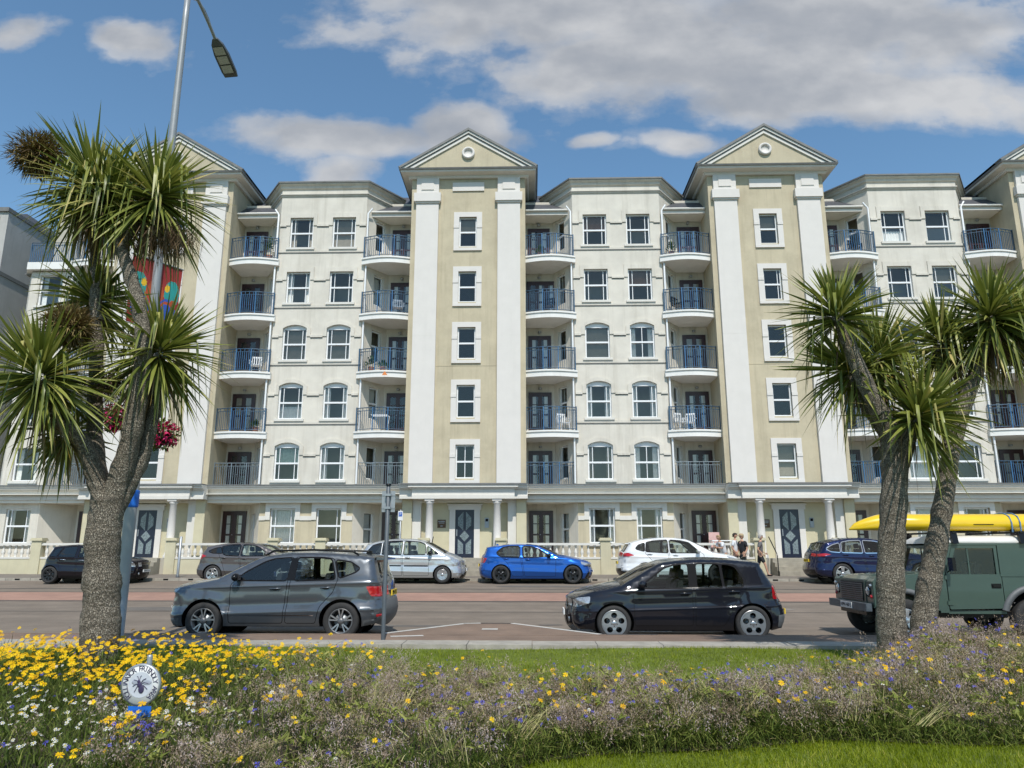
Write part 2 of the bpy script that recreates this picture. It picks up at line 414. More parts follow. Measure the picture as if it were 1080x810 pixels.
# wear on the carriageway: patches and covers
def patch(x0, y0, w_, h_, m, n=14, rough=.08):
    b = MB(); pts = []
    for k in range(n):
        a = 2*pi*k/n; ca, sa = cos(a), sin(a); r = 1/max(abs(ca),abs(sa)); pts.append((x0+w_*ca*min(r,1.25)*(1+rnd.uniform(-rough,rough)), y0+h_*sa*min(r,1.25)*(1+rnd.uniform(-rough,rough))))
    b.face([(x,y,road_z(y)+.0045) for x,y in pts]); return struct(b.build('road_patch', m))
M['patch1'] = mat('asphalt_patch', (.15,.135,.12), .9, .15, 3, .5, 100, spec=.2); M['patch2'] = mat('asphalt_pale', (.25,.22,.19), .9, .15, 3, .5, 100, spec=.2)
M['oil'] = mat('oil_stain', (.10,.09,.08), .75, .4, 6)
patch(-3.2,17.2,1.5,.22,M['patch1']); patch(4.3,20.8,2.6,.35,M['patch2']); patch(-9,20.6,2.2,.4,M['patch1']); patch(.6,27.6,1.8,.3,M['patch1']); patch(-6.5,26.9,1.3,.22,M['patch2'])
patch(2.6,17.0,.35,.16,M['oil'],12,.3); patch(.4,17.5,.25,.10,M['oil'],12,.3); patch(-5.0,19.2,.5,.2,M['oil'],12,.3)
for x_, y_ in ((1.9,19.0),(-7.6,21.6),(6.4,27.2)):
    b = MB(); b.prism([(x_+.32*cos(2*pi*k/24), y_+.32*sin(2*pi*k/24)) for k in range(24)], road_z(y_)-.02, road_z(y_)+.008, 'xy'); struct(b.build('manhole_cover', M['tar']))
# ------------------------------------------------------------------ the apartment block
F = 34.0; TF = 33.55; BK = 35.4; S = 14.55; TX0 = -3.03; FH = 2.865; TER = 1.30
def fl(n): return 4.13 + 2.86*(n-1)            # balcony floor level n = 1..5
B0 = Vector((4.245, 34.0, .6))
block = thing('apartment_building', 'long cream and beige apartment block with gabled towers and blue balcony railings', 'building', tuple(B0))
def bp(name, me, loc=(0,0,0), parent=None, label=None):
    o = put(name, me, parent or block, (loc[0]-B0.x, loc[1]-B0.y, loc[2]-B0.z) if parent is None else loc)
    if label: o['label'] = label
    return o
def arc_top(x0, x1, zs, rise, n=10):
    """segmental arch points from (x1,zs) to (x0,zs)"""
    c = (x1-x0)/2; R = (c*c + rise*rise)/(2*rise); cx = (x0+x1)/2; cz = zs + rise - R
    a0 = atan2(zs-cz, c); return [(cx + R*cos(a0 + (pi-2*a0)*k/n), cz + R*sin(a0 + (pi-2*a0)*k/n)) for k in range(n+1)]

# ---- windows (built once per kind; origin at the middle of the sill line, facing -y)
def win_hole(w, h, rise=0):
    if rise: return [(-w/2,0),(w/2,0)] + arc_top(-w/2, w/2, h, rise)
    return [(-w/2,0),(w/2,0),(w/2,h),(-w/2,h)]
def win_frame(w, h, rise, bars, tilt=False):
    b = MB(); f = .065; y0, y1 = .10, .17
    lp = win_hole(w, h, rise)
    if rise:                                       # white head panel under the arch
        b.prism([(-w/2, h-.01)] + [(w/2, h-.01)] + arc_top(-w/2, w/2, h, rise), y0, y1, 'xz')
    b.box(-w/2, -w/2+f, y0, y1, 0, h); b.box(w/2-f, w/2, y0, y1, 0, h)
    b.box(-w/2+f, w/2-f, y0, y1, 0, f); b.box(-w/2+f, w/2-f, y0, y1, h-f, h)
    b.box(-w/2+f, w/2-f, y0-.015, y1, h*.5-.04, h*.5+.04)
    for x in bars:
        for z0, z1 in ((f, h*.5-.04), (h*.5+.04, h-f)):
            b.box(x*w/2-.016, x*w/2+.016, y0+.012, y1-.012, z0, z1)
    return b.mesh('window_frame', M['upvc'])
def win_pane(w, h):
    b = MB(); b.face([(-w/2+.05,.145,.05),(w/2-.05,.145,.05),(w/2-.05,.145,h*.5),(-w/2+.05,.145,h*.5)])
    b.face([(-w/2+.05,.138,h*.5),(w/2-.05,.138,h*.5),(w/2-.05,.138,h-.05),(-w/2+.05,.138,h-.05)])
    return b.mesh('pane', M['glass'])
def cloth(x0, x1, z0, z1, y, m, amp=.03, folds=9, scallop=0):
    b = MB(); n = folds*4; rows = []
    for j in range(5):
        v = j/4; rows.append([(x0+(x1-x0)*k/n, y + amp*sin(2*pi*k*folds/n), (z0 + (scallop*abs(sin(pi*k*3/n)) if j == 0 else 0))*(1-v) + z1*v) for k in range(n+1)])
    b.grid(rows, 0, True); return b
def curtains(w, h):
    L = {}
    L['net'] = cloth(-w/2+.04, w/2-.04, .05, h-.04, .27, 0, .018, 12).mesh('curtain', M['curtain'])
    b = cloth(-w/2+.04, -w/4+.0, .05, h-.03, .27, 0, .025, 4); c = cloth(w/4, w/2-.04, .05, h-.03, .27, 0, .025, 4)
    i = len(b.v); b.v += c.v; b.f += [[k+i for k in q] for q in c.f]; b.m += c.m; b.sm += c.sm
    L['drapes'] = b.mesh('curtain', M['drape'])
    L['palegap'] = b.mesh('curtain', M['curtain'])
    L['blind'] = cloth(-w/2+.04, w/2-.04, h*.52, h-.03, .25, 0, .004, 2).mesh('blind', M['blind'])
    L['brown'] = cloth(-w/2+.04, w/2-.04, h*.5, h-.03, .25, 0, .004, 2).mesh('blind', M['brick'])
    L['greyblind'] = cloth(-w/2+.04, w/2-.04, .1, h-.03, .26, 0, .006, 3).mesh('blind', M['blind'])
    L['teal'] = cloth(-w/2+.04, w/2-.04, h*.48, h-.04, .26, 0, .02, 6, .1).mesh('curtain', M['teal'])
    bb = cloth(-w/2+.04, w/2-.04, .05, h*.4, .25, 0, .02, 8); L['cafe'] = bb.mesh('curtain', M['curtain'])
    return L
def sill_mesh(w, mtl):
    b = MB(); b.box(-w/2-.12, w/2+.12, -.10, .12, -.11, -.005); b.box(-w/2-.08, w/2+.08, -.05, .12, -.16, -.112); return b.mesh('sill', mtl)
WW = 1.16
KIND = {}
for key, (w, h, rise) in dict(up=(WW,1.60,0), arch=(WW,1.58,.17), ground=(WW,1.56,0), tower=(.86,1.54,0), side=(.62,1.55,0)).items():
    KIND[key] = dict(w=w, h=h, rise=rise, pane=win_pane(w,h), cur=curtains(w,h), sill=sill_mesh(w, M['trim']),
                     fr={k: win_frame(w,h,rise,v) for k, v in dict(margin=(-.62,.62), plain=(), mid=(0,), right=(.6,)).items()})
win_n = [0]
def window(key, x, y, z, rz=0, bars='margin', cur=None, sill=True, name='window'):
    K = KIND[key]
    o = bp(name, K['fr'][bars], (x,y,z)); o.rotation_euler = (0,0,rz)
    put('pane', K['pane'], o)
    if sill: put('sill', K['sill'], o)
    if cur: put('blind' if 'blind' in cur or cur == 'brown' else 'curtain', K['cur'][cur], o)
    return o

# ---- bay (two windows per floor), local x about the bay's axis, world y/z
BW = 2.15; WX = 1.065
SPL = Vector((.95, 1.35)); SPL_L = SPL.length; SPA = atan2(SPL.y, SPL.x)
bay_b = [4.78 + FH*k for k in range(5)]; GB = 1.93
def lp_at(lp, x, z): return [(p[0]+x, p[1]+z) for p in lp]
def make_bay():
    out = {}
    b = MB(); hs = []
    for k in range(5):
        K = KIND['arch' if k < 3 else 'up']
        for sx in (-1,1): hs.append(lp_at(win_hole(K['w'],K['h'],K['rise']), sx*WX, bay_b[k]))
    pl = lambda x, z: (x, F, z)
    b.holes([(-BW,4.5),(BW,4.5),(BW,19.0),(-BW,19.0)], hs, pl)
    for h in hs: b.reveal(h, lambda x,z,d: (x,F+d,z), .2)
    out['bay_wall'] = b.mesh('bay_wall', M['cream'])
    b = MB(); hs = [lp_at(win_hole(WW,1.56), sx*WX, GB) for sx in (-1,1)]
    b.holes([(-BW,.5),(BW,.5),(BW,4.0),(-BW,4.0)], hs, pl)
    for h in hs: b.reveal(h, lambda x,z,d: (x,F+d,z), .2)
    out['ground_floor_wall'] = b.mesh('ground_floor_wall', M['beige'])
    # splayed returns with side windows
    for sx in (-1,1):
        b = MB(); hs = []
        P = lambda u, z, d=0: (sx*(BW + u*SPL.x/SPL_L - d*SPL.y/SPL_L), F + u*SPL.y/SPL_L + d*SPL.x/SPL_L, z)
        zs = [1.8] + [fl(k)+.75 for k in range(1,6)]
        for z in zs: hs.append(lp_at(win_hole(.62,1.55 if z > 2 else 1.5), SPL_L*.60, z))
        b.holes([(0,.6),(SPL_L,.6),(SPL_L,19.0),(0,19.0)], hs, lambda u,z: P(u,z))
        for h in hs: b.reveal(h, lambda u,z,d: P(u,z,d), .2)
        out['splay_wall' + ('L' if sx < 0 else 'R')] = b.mesh('splay_wall', M['cream'])
    # surrounds and string courses
    for k in range(5):
        b = MB(); z0 = bay_b[k]; K = KIND['arch' if k < 3 else 'up']; h = K['h']; w = K['w']
        imp = z0 + h*.74
        for sx in (-1,1):
            cx = sx*WX
            for s in (-1,1):
                xa = cx + s*w/2; b.box(xa, xa+s*.19, F-.045, F+.02, imp, z0+h + (0 if k < 3 else 0))
            if k < 3:
                inn = arc_top(cx-w/2, cx+w/2, z0+h, .17); outr = arc_top(cx-w/2-.19, cx+w/2+.19, z0+h, .36)
                b.prism(inn + outr[::-1], F-.045, F+.02, 'xz')
            else: b.box(cx-w/2-.19, cx+w/2+.19, F-.045, F+.02, z0+h, z0+h+.24)
        for xa, xb in ((-BW,-WX-w/2-.19),(-WX+w/2+.19,WX-w/2-.19),(WX+w/2+.19,BW)):
            b.box(xa, xb, F-.06, F+.02, imp-.055, imp+.055); b.box(xa, xb, F-.035, F+.02, imp-.085, imp-.056, 1)  # second, dark strip paints the shade along the underside
        out['surround%d' % k] = b.mesh('window_surround', [M['cream'], M['lead_shadow']])
    for k in range(1,5):
        b = MB(); z = bay_b[k]-.155
        b.box(-BW-.03, BW+.03, F-.04, F+.02, z-.09, z+.03); b.box(-BW-.02, BW+.02, F-.03, F+.02, z-.13, z-.091, 1)  # lower dark strip paints the shade under the course
        out['string%d' % k] = b.mesh('string_course', [M['cream'], M['lead_shadow']])
    b = MB(); w = WW
    for sx in (-1,1):
        cx = sx*WX
        for s in (-1,1):
            xa = cx+s*w/2; b.box(xa, xa+s*.22, F-.05, F+.02, GB+1.05, GB+1.56)
            b.box(xa+s*.22, xa+s*.50 if s*sx > 0 else 0, F-.045, F+.02, GB+1.03, GB+1.22)
        b.box(cx-w/2-.22, cx+w/2+.22, F-.05, F+.02, GB+1.56, GB+1.92)
    out['gsurround'] = b.mesh('window_surround', M['trim'])
    # parapet cornice following front and splays
    b = MB()
    def sweep(prof, mi=0):
        path = [(-BW-SPL.x*1.5, F+SPL.y*1.5), (-BW, F), (BW, F), (BW+SPL.x*1.5, F+SPL.y*1.5)]
        k = math.tan(SPA/2)
        dirs = [(-SPL.y/SPL_L, -SPL.x/SPL_L), (-k, -1), (k, -1), (SPL.y/SPL_L, -SPL.x/SPL_L)]
        rows = [[(p[0]+d[0]*o, p[1]+d[1]*o, z) for (o, z) in prof] for p, d in zip(path, dirs)]
        b.grid(rows, mi, False)
    sweep([(0,18.98),(.04,18.98),(.06,19.04),(.09,19.06),(.09,19.12),(.02,19.13),(.02,19.34),(.10,19.40),(.12,19.50),(.22,19.58),(.22,19.63)])
    sweep([(.22,19.631),(.27,19.631),(.27,19.71),(-.4,19.75)], 1); sweep([(.092,19.05),(.10,19.05),(.10,19.07),(.092,19.07)], 1)
    out['parapet_cornice'] = b.mesh('parapet_cornice', [M['cream'], M['lead_shadow']])
    b = MB(); b.face([(-BW-.9,F+1.3,19.5),(-BW,F+.1,19.5),(BW,F+.1,19.5),(BW+.9,F+1.3,19.5),(BW+1.0,F+3,19.5),(-BW-1.0,F+3,19.5)])
    out['bay_roof'] = b.mesh('bay_roof', M['lead_shadow'])
    # rooms behind the glass
    b = MB()
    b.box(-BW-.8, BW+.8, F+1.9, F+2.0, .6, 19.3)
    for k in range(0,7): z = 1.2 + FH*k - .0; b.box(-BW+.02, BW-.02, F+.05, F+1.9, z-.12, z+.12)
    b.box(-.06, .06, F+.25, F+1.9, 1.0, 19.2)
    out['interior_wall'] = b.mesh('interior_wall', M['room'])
    return out
BAY = make_bay()
# ---- balcony: slab and railing between bay (x=0) and tower (x=2.3), right hand version
GAP = 2.325
def front_curve(n=14, off=0.0, bow=.30):
    return [(-.10 + (GAP+.20)*k/n, F - .16 - off - bow*sin(pi*k/n)) for k in range(n+1)]
def make_slab(mir):
    b = MB(); s = -1 if mir else 1
    fc = front_curve()
    poly = [(s*x, y) for x, y in fc] + [(s*(GAP+.10), F-.02), (s*GAP, F-.02), (s*GAP, BK), (s*SPL.x, F+SPL.y), (s*.02, F+.02), (s*-.1, F-.02)]
    b.prism(poly, -.30, -.06, 'xy')
    lip = [(s*x, y) for x, y in front_curve(14,.05)] + [(s*(GAP+.1), F-.03), (s*-.1, F-.03)]
    b.prism(lip, -.06, .02, 'xy')
    return b.mesh('slab', M['slab'])
def make_rail(mir, low, mats):
    b = MB(); s = -1 if mir else 1
    n = 23; bow = .30 if not low else .0
    pts = [(s*(.0 + GAP*k/n), F - (.13 if not low else -.12) - bow*sin(pi*k/n)) for k in range(n+1)]
    H = 1.10
    for h in (H, H-.14, .09): b.tube([(x,y,h) for x,y in pts], .022 if h == H else .015, 6, mi=0)
    for k, (x,y) in enumerate(pts):
        if k in (0, n): b.box(x-.03, x+.03, y-.03, y+.03, 0, H+.04)
        elif k in (8, 15): b.box(x-.022, x+.022, y-.022, y+.022, 0, H, 1)
        else: b.box(x-.010, x+.010, y-.010, y+.010, .09, H-.02 if k % 2 else H-.14, 1 if 9 <= k <= 14 else 0)  # middle bars painted a brighter blue for their reflection
    if not low:
        for x, y in (pts[0], pts[-1]): b.box(x-.012, x+.012, y, F-.0, H-.03, H+.0)
    return b.mesh('railing', mats)
RAILS = {}
for mir in (0,1):
    for low in (0,1):
        for nm, mm in (('blue',[M['rail'],M['rail2']]),('grey',[M['railgrey'],M['railgrey']])):
            RAILS[mir,low,nm] = make_rail(mir, low, mm)
SLAB = {m: make_slab(m) for m in (0,1)}
SLAB1 = {}
for m in (0,1):
    b = MB(); s = -1 if m else 1; b.prism([(s*.03,F-.3),(s*(GAP-.02),F-.3),(s*(GAP-.02),BK-.1),(s*SPL.x,BK-.1),(s*.03,F+.03)], -.02, .025, 'xy'); SLAB1[m] = b.mesh('slab', M['slab'])
# ---- french door (origin at threshold middle, projects from the back wall)
def make_door(wd, leaves=2, h=2.12):
    b = MB(); g = MB(); y0, y1 = -.07, 0.0
    b.box(-wd/2, -wd/2+.09, y0, y1, 0, h); b.box(wd/2-.09, wd/2, y0, y1, 0, h); b.box(-wd/2+.09, wd/2-.09, y0, y1, h-.10, h)
    lw = (wd-.18)/leaves
    for i in range(leaves):
        x0 = -wd/2+.09 + i*lw; x1 = x0+lw
        b.box(x0, x0+.10, y0+.01, y1, .0, h-.1); b.box(x1-.10, x1, y0+.01, y1, .0, h-.1)
        b.box(x0+.10, x1-.10, y0+.01, y1, 0, .42); b.box(x0+.10, x1-.10, y0+.01, y1, h-.2, h-.1)
        b.box(x0+.10, x1-.10, y0+.01, y1, .98, 1.06); b.box(x0+.10, x1-.10, y0+.012, y1, 1.50, 1.535)
        g.face([(x0+.1,-.035,.42),(x1-.1,-.035,.42),(x1-.1,-.035,h-.2),(x0+.1,-.035,h-.2)])
        if i == 0: b.box(x1-.06, x1-.03, y0-.05, y0+.01, 1.0, 1.04, 1)
    b.box(-wd/2+.05, wd/2-.05, -.012, -.004, .02, h-.02, 2)  # backing sheet, its dark colour painting an unlit room
    return b.mesh('french_door', [M['plum'], M['steel'], M['dark']]), g.mesh('pane', M['glass'])
DOOR, DPANE = make_door(1.12); DOORW, DPANEW = make_door(1.95, 4)
cur = MB(); [cur.box(x0, x0+.22, -.028, -.016, .1, 1.95) for x0 in (-.42, .2)]; DCUR = cur.mesh('curtain', M['curtain'])
cur = MB(); cur.box(-.44, -.06, -.028, -.016, .1, 1.95); cur.box(.06, .44, -.028, -.016, .1, 1.95); DCUR2 = cur.mesh('curtain', M['drape'])

def recess(bx, mir, cols):
    """balcony stack beside the bay whose edge is at bx; cols: per floor options"""
    s = -1 if mir else 1
    X = lambda u: bx + s*u
    b = MB()
    b.face([(X(SPL.x),BK-.05,.6),(X(GAP),BK-.05,.6),(X(GAP),BK-.05,19.2),(X(SPL.x),BK-.05,19.2)])
    bp('recess_wall', b.mesh('recess_wall', M['pier' if 0 else 'cream']))
    # eave and slate slope over the top balcony
    b = MB()
    b.box(X(.25), X(GAP), F+.45, BK+.1, 18.02, 18.10, 0)
    b.box(X(.2), X(GAP-.02), F+.30, F+.44, 18.00, 18.24, 1)
    bp('eave', b.mesh('eave', [M['soffit'], M['trim']]))
    b = MB(); b.tube([(X(.2),F+.24,18.22),(X(GAP-.02),F+.24,18.22)], .065, 8); bp('gutter', b.mesh('gutter', M['trim']))
    b = MB(); b.face([(X(.0),F+.28,18.25),(X(GAP+.0),F+.28,18.25),(X(GAP+.0),F+3.2,20.5),(X(.0),F+3.2,20.5)]); bp('slate_roof', b.mesh('slate_roof', M['slate']))
    for n in range(0,6):
        z = TER if n == 0 else fl(n); opt = cols[n]
        dx = .62 + SPL.x if opt.get('wide') is None else .75 + SPL.x - .1
        d = bp('french_door', DOORW if opt.get('wide') else DOOR, (X(SPL.x + .70), BK-.052, z+.02))
        if opt.get('wide'): d.location.x = X(SPL.x+.36) - B0.x
        put('pane', DPANEW if opt.get('wide') else DPANE, d)
        if opt.get('cur'): put('curtain', DCUR if opt['cur'] == 1 else DCUR2, d)
        u = SPL_L*.60
        P = (X(u*SPL.x/SPL_L), F + u*SPL.y/SPL_L)
        wz = 1.8 if n == 0 else z+.75
        window('side', P[0], P[1], wz, s*SPA, 'plain', opt.get('sc'), False, 'side_window')
        if n:
            r = bp('balcony', SLAB1[mir] if n == 1 else SLAB[mir], (bx, 0, z))
            put('railing', RAILS[mir, 1 if n == 1 else 0, opt.get('rail','blue')], r, (0,0,.36 if n == 1 else .02))
            b = MB(); b.lathe([(.0,.0),(.07,.0),(.09,.04),(.09,.09),(.0,.09)], (X(SPL.x+.7), BK-.14, z+2.28), 8); put_l = b.mesh('porch_light', M['steel']); bp('porch_light', put_l)
    b = MB()
    b.tube([(X(.10),F-.06,4.6),(X(.10),F-.06,18.0),(X(.3),F-.02,18.3)], .045, 8); bp('downpipe', b.mesh('downpipe', M['upvc']))

def bay(cx, wins):
    for k, me in BAY.items(): bp(me.name.split('.')[0], me, (cx,0,0))
    for i, sx in enumerate((-1,1)):
        for k in range(-1,5):
            bars, cur_ = wins[k+1][i]
            if k < 0: window('ground', cx+sx*WX, F, GB, 0, bars, cur_)
            else: window('arch' if k < 3 else 'up', cx+sx*WX, F, bay_b[k], 0, bars, cur_)

# ---- tower
TWH = 2.80; TB = [4.80, 7.60, 10.40, 13.20, 16.03]
def make_tower():
    out = {}
    b = MB(); hs = [lp_at(win_hole(.86,1.54), 0, z) for z in TB]
    b.holes([(-TWH,4.5),(TWH,4.5),(TWH,19.9),(-TWH,19.9)], hs, lambda x,z: (x,TF,z))
    for h in hs: b.reveal(h, lambda x,z,d: (x,TF+d,z), .2)
    for s in (-1,1): b.face([(s*TWH,TF,.6),(s*TWH,TF+9,.6),(s*TWH,TF+9,20.1),(s*TWH,TF,20.1)])
    out['tower_wall'] = b.mesh('tower_wall', M['beige'])
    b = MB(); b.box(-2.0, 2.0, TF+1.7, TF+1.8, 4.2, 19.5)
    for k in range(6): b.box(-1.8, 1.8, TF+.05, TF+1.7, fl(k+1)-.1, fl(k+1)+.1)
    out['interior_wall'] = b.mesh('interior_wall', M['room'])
    for k, z in enumerate(TB):
        b = MB(); w = .86; h = 1.54
        for s in (-1,1):
            b.box(s*w/2, s*(w/2+.26), TF-.05, TF+.02, z-.08, z+h); b.box(s*(w/2), s*(w/2+.265), TF-.075, TF+.02, z+h*.62, z+h*.72)
        b.box(-w/2-.26, w/2+.26, TF-.05, TF+.02, z+h, z+h+.25); b.box(-w/2-.26, w/2+.26, TF-.07, TF+.02, z-.22, z-.08)
        out['surround%d' % k] = b.mesh('window_surround', M['white'])
    for nm, s in (('L',-1),('R',1)):
        b = MB(); c = s*2.0
        b.box(c-.55, c+.55, TF-.14, TF+.02, 4.52, 18.30)
        b.box(c-.66, c+.66, TF-.26, TF+.02, 18.34, 18.78); b.box(c-.60, c+.60, TF-.20, TF+.02, 18.26, 18.34, 1)
        b.box(c-.55, c+.55, TF-.14, TF+.02, 18.78, 19.66)
        b.box(c-.30, c+.30, TF-.18, TF-.13, 18.98, 19.48); b.box(c-.34, c+.34, TF-.150, TF-.13, 18.94, 19.52, 1)
        b.box(c-.553, c+.553, TF-.143, TF-.10, 11.50, 11.515, 1)
        out['pilaster'+nm] = b.mesh('pilaster', [M['white'], M['trim']])
    b = MB(); b.box(-.78, .78, TF-.06, TF+.02, 18.95, 19.40); out['name_panel'] = b.mesh('blank_panel', M['white'])
    b = MB(); b.box(-1.445, 1.445, TF-.012, TF+.02, 10.05, 10.075); out['joint'] = b.mesh('string_course', M['beige'])
    # entablature below the gable, returned along both flanks
    b = MB(); EX = TWH; D = 8.5
    prof = [(.0,19.60),(.12,19.60),(.17,19.66),(.17,19.72),(.50,19.77),(.53,19.86)]
    def sweep(prof, mi):
        path = [(-EX,TF+D,0,-1,0),(-EX,TF,0,-1,-1),(EX,TF,0,1,-1),(EX,TF+D,0,1,0)]
        b.grid([[(x+dx*o, y+dy*o, z) for o, z in prof] for x,y,_,dx,dy in path], mi, False)
    sweep(prof, 0); sweep([(.531,19.861),(.58,19.861),(.61,19.94),(.0,19.97)], 1)
    out['cornice'] = b.mesh('cornice', [M['trim'], M['lead_shadow']])
    # gable
    b = MB(); hx, z0, z1 = EX+.58, 19.97, 22.02
    b.prism([(-hx+.3,z0),(hx-.3,z0),(0,z1-.14)], TF-.36, TF+.25, 'xz', 0)
    out['pediment'] = b.mesh('pediment', M['beige'])
    b = MB(); sl_ = (z1-z0)/hx
    for s in (-1,1):
        for (a, t_, y0, y1, mi) in ((.0,.13,TF-.56,TF-.1,1),(.131,.26,TF-.50,TF-.1,0),(.261,.31,TF-.46,TF-.1,1),(.311,.46,TF-.43,TF-.1,0)):  # thin third band paints the shadow below the white one
            za = z1+.10-a; zb_ = za-t_+.0
            zb_ = z1+.10-t_ if mi == 9 else z1+.10-(a+ (t_-a))
            xa = min(hx+.04, (za-z0)/sl_); xb = min(hx+.04, max(.01,(zb_-z0)/sl_))
            p = [(s*xa, max(z0, za-sl_*xa)), (0, za), (0, zb_), (s*xb, max(z0, zb_-sl_*xb))]
            b.prism(p, y0, y1, 'xz', mi)
    out['rake'] = b.mesh('raking_cornice', [M['trim'], M['lead_shadow']])
    b = MB()
    for s in (-1,1): b.face([(0,TF-.55,z1+.105),(s*(hx+.05),TF-.55,z0+.075),(s*(hx+.05),TF+D,z0+.075),(0,TF+D,z1+.105)])
    out['gable_roof'] = b.mesh('gable_roof', M['slate'])
    b = MB(); n = 28
    b.lathe([(.0,-.04),(.20,-.04),(.20,-.10),(.235,-.14),(.30,-.14),(.32,-.10),(.32,0)], (0,TF-.35,20.80), n, 'y')
    out['roundel'] = b.mesh('roundel', M['white'])
    # ground floor of the tower: recessed porch wall
    b = MB()
    b.face([(-TWH,F,.6),(TWH,F,.6),(TWH,F,4.2),(-TWH,F,4.2)])
    b.box(-TWH, -TWH+.45, TF+.02, F+.1, .6, 4.2); b.box(TWH-.45, TWH, TF+.02, F+.1, .6, 4.2)
    out['porch_wall'] = b.mesh('porch_wall', M['pier'])
    for s in (-1,1):
        b = MB()
        b.box(s*2.15-.19, s*2.15+.19, F-.32, F+.02, TER+.35, 3.9); b.box(s*2.15-.25, s*2.15+.25, F-.36, F+.02, TER, TER+.34); b.box(s*2.15-.24, s*2.15+.24, F-.35, F+.02, 3.72, 3.88)
        out['porch_pilaster%d' % s] = b.mesh('porch_pilaster', M['trim'])
    return out
TOW = make_tower()
def make_portico():
    out = {}
    b = MB()
    x = 2.28; y0 = F-1.05; y1 = TF+.05
    b.box(-x, x, y0, y1, 3.86, 4.02); b.box(-x-.0, x+.0, y0+.04, y1, 4.02, 4.30); b.box(-x-.07, x+.07, y0-.05, y1, 4.30, 4.36); b.box(-x-.16, x+.16, y0-.14, y1, 4.36, 4.46); b.box(-x-.2, x+.2, y0-.18, y1, 4.46, 4.53, 1)
    out['portico_roof'] = b.mesh('portico_roof', [M['trim'], M['lead_shadow']])
    c = MB(); c.lathe([(.24,0),(.24,.10),(.20,.14),(.20,.20),(.165,.24),(.168,1.2),(.145,2.34),(.19,2.38),(.19,2.44),(.16,2.47)], (0,0,0), 18)
    c.box(-.21,.21,-.21,.21,2.47,2.56); out['column'] = c.mesh('column', M['white'])
    b = MB()
    for s in (-1,1):
        b.box(s*.56-.13, s*.56+.13, F-.08, F+.02, TER, 3.42)
    b.box(-.75, .75, F-.10, F+.02, 3.42, 3.62); b.box(-.80,.80,F-.14,F+.02,3.62,3.68)
    out['door_surround'] = b.mesh('door_surround', M['white'])
    d = MB(); w = .43; y = F-.06
    d.box(-w, w, y, F-.003, TER, 3.42)
    g = MB()
    def pane(pts): g.prism([(p[0], p[1]) for p in pts], y-.012, y-.002, 'xz', 0)
    z = TER+.05
    pane([(-.30,z+1.38),(-.06,z+1.15),(-.06,z+1.98),(-.30,z+1.72)]); pane([(.30,z+1.38),(.06,z+1.15),(.06,z+1.98),(.30,z+1.72)])
    pane([(0,z+1.14),(-.22,z+.90),(0,z+.66),(.22,z+.90)])
    pane([(-.30,z+.78),(-.06,z+.55),(-.06,z+.12),(-.30,z+.12)]); pane([(.30,z+.78),(.06,z+.55),(.06,z+.12),(.30,z+.12)])
    out['front_door'] = d.mesh('front_door', M['navydoor'])
    mm = mat('leaded_glass', (.17,.21,.23), .12, .5, 18); out['pane'] = g.mesh('pane', mm)
    g2 = MB(); g2.box(-.36,-.33,y-.06,y,TER+.95,TER+1.25); out['handle'] = g2.mesh('handle', M['steel'])
    # steps
    b = MB(); n = 4
    for k in range(n): b.box(-1.25, 1.25, F-1.0-.28*(n-k), F-1.0-.28*(n-k-1) + (.0), .5, FARZ+.05 + (TER-FARZ-.05)*(k+1)/n - .002*k)
    out['steps'] = b.mesh('steps', M['stone'])
    b = MB(); b.box(-.19,.19,F-.03,F+.005,0,.36); b.box(-.15,.15,F-.034,F-.03,.27,.30,1); b.box(-.13,.13,F-.034,F-.03,.20,.225,1); b.box(-.05,.05,F-.034,F-.03,.06,.10,1)
    out['plaque'] = b.mesh('wall_plaque', [mat('plaque_bronze',(.10,.055,.03),.4,.2,8,metal=.4), M['steel']])
    b = MB(); b.box(-.09,.09,F-.05,F+.0,0,.44); b.box(-.06,.06,F-.055,F-.05,.28,.40,1); out['intercom'] = b.mesh('intercom', [M['steel'], M['ink']])
    return out
POR = make_portico()
def tower(cx, cur_):
    for k, me in TOW.items(): bp(me.name.split('.')[0], me, (cx,0,0))
    for k, z in enumerate(TB): window('tower', cx, TF, z, 0, cur_[k][0], cur_[k][1], False)
    for k in ('portico_roof','door_surround','steps'): bp(k, POR[k], (cx,0,0))
    for s in (-1,1): bp('column', POR['column'], (cx+s*1.5, F-.80, TER))
    d = bp('front_door', POR['front_door'], (cx,0,0)); put('pane', POR['pane'], d); put('handle', POR['handle'], d)
    bp('wall_plaque', POR['plaque'], (cx-1.05, 0, 2.62)); bp('intercom', POR['intercom'], (cx+1.0, 0, 2.62))
    b = MB(); b.tube([(cx-1.28,F-2.05,.6),(cx-1.28,F-2.05,1.45),(cx-1.28,F-1.05,2.2)], .022, 6); bp('handrail', b.mesh('handrail', M['black']))
m_, p_, r_, k_ = 'margin','plain','right','mid'
NONE = [dict() for _ in range(6)]
g = random.Random(4)
def rc(): return dict(cur=g.choice([0,1,1,2]), sc=g.choice([None,None,'net','palegap']))
towers = [TX0-S, TX0, TX0+S, TX0+2*S]
tcur = {0:[(p_,None)]*5, 1:[(k_,None),(p_,None),(p_,None),(p_,None),(p_,'blind')], 2:[(p_,'greyblind'),(p_,None),(p_,None),(r_,None),(p_,'blind')], 3:[(p_,None)]*5}
for i, x in enumerate(towers): tower(x, tcur[i])
bays = [TX0-S/2, TX0+S/2, TX0+1.5*S]
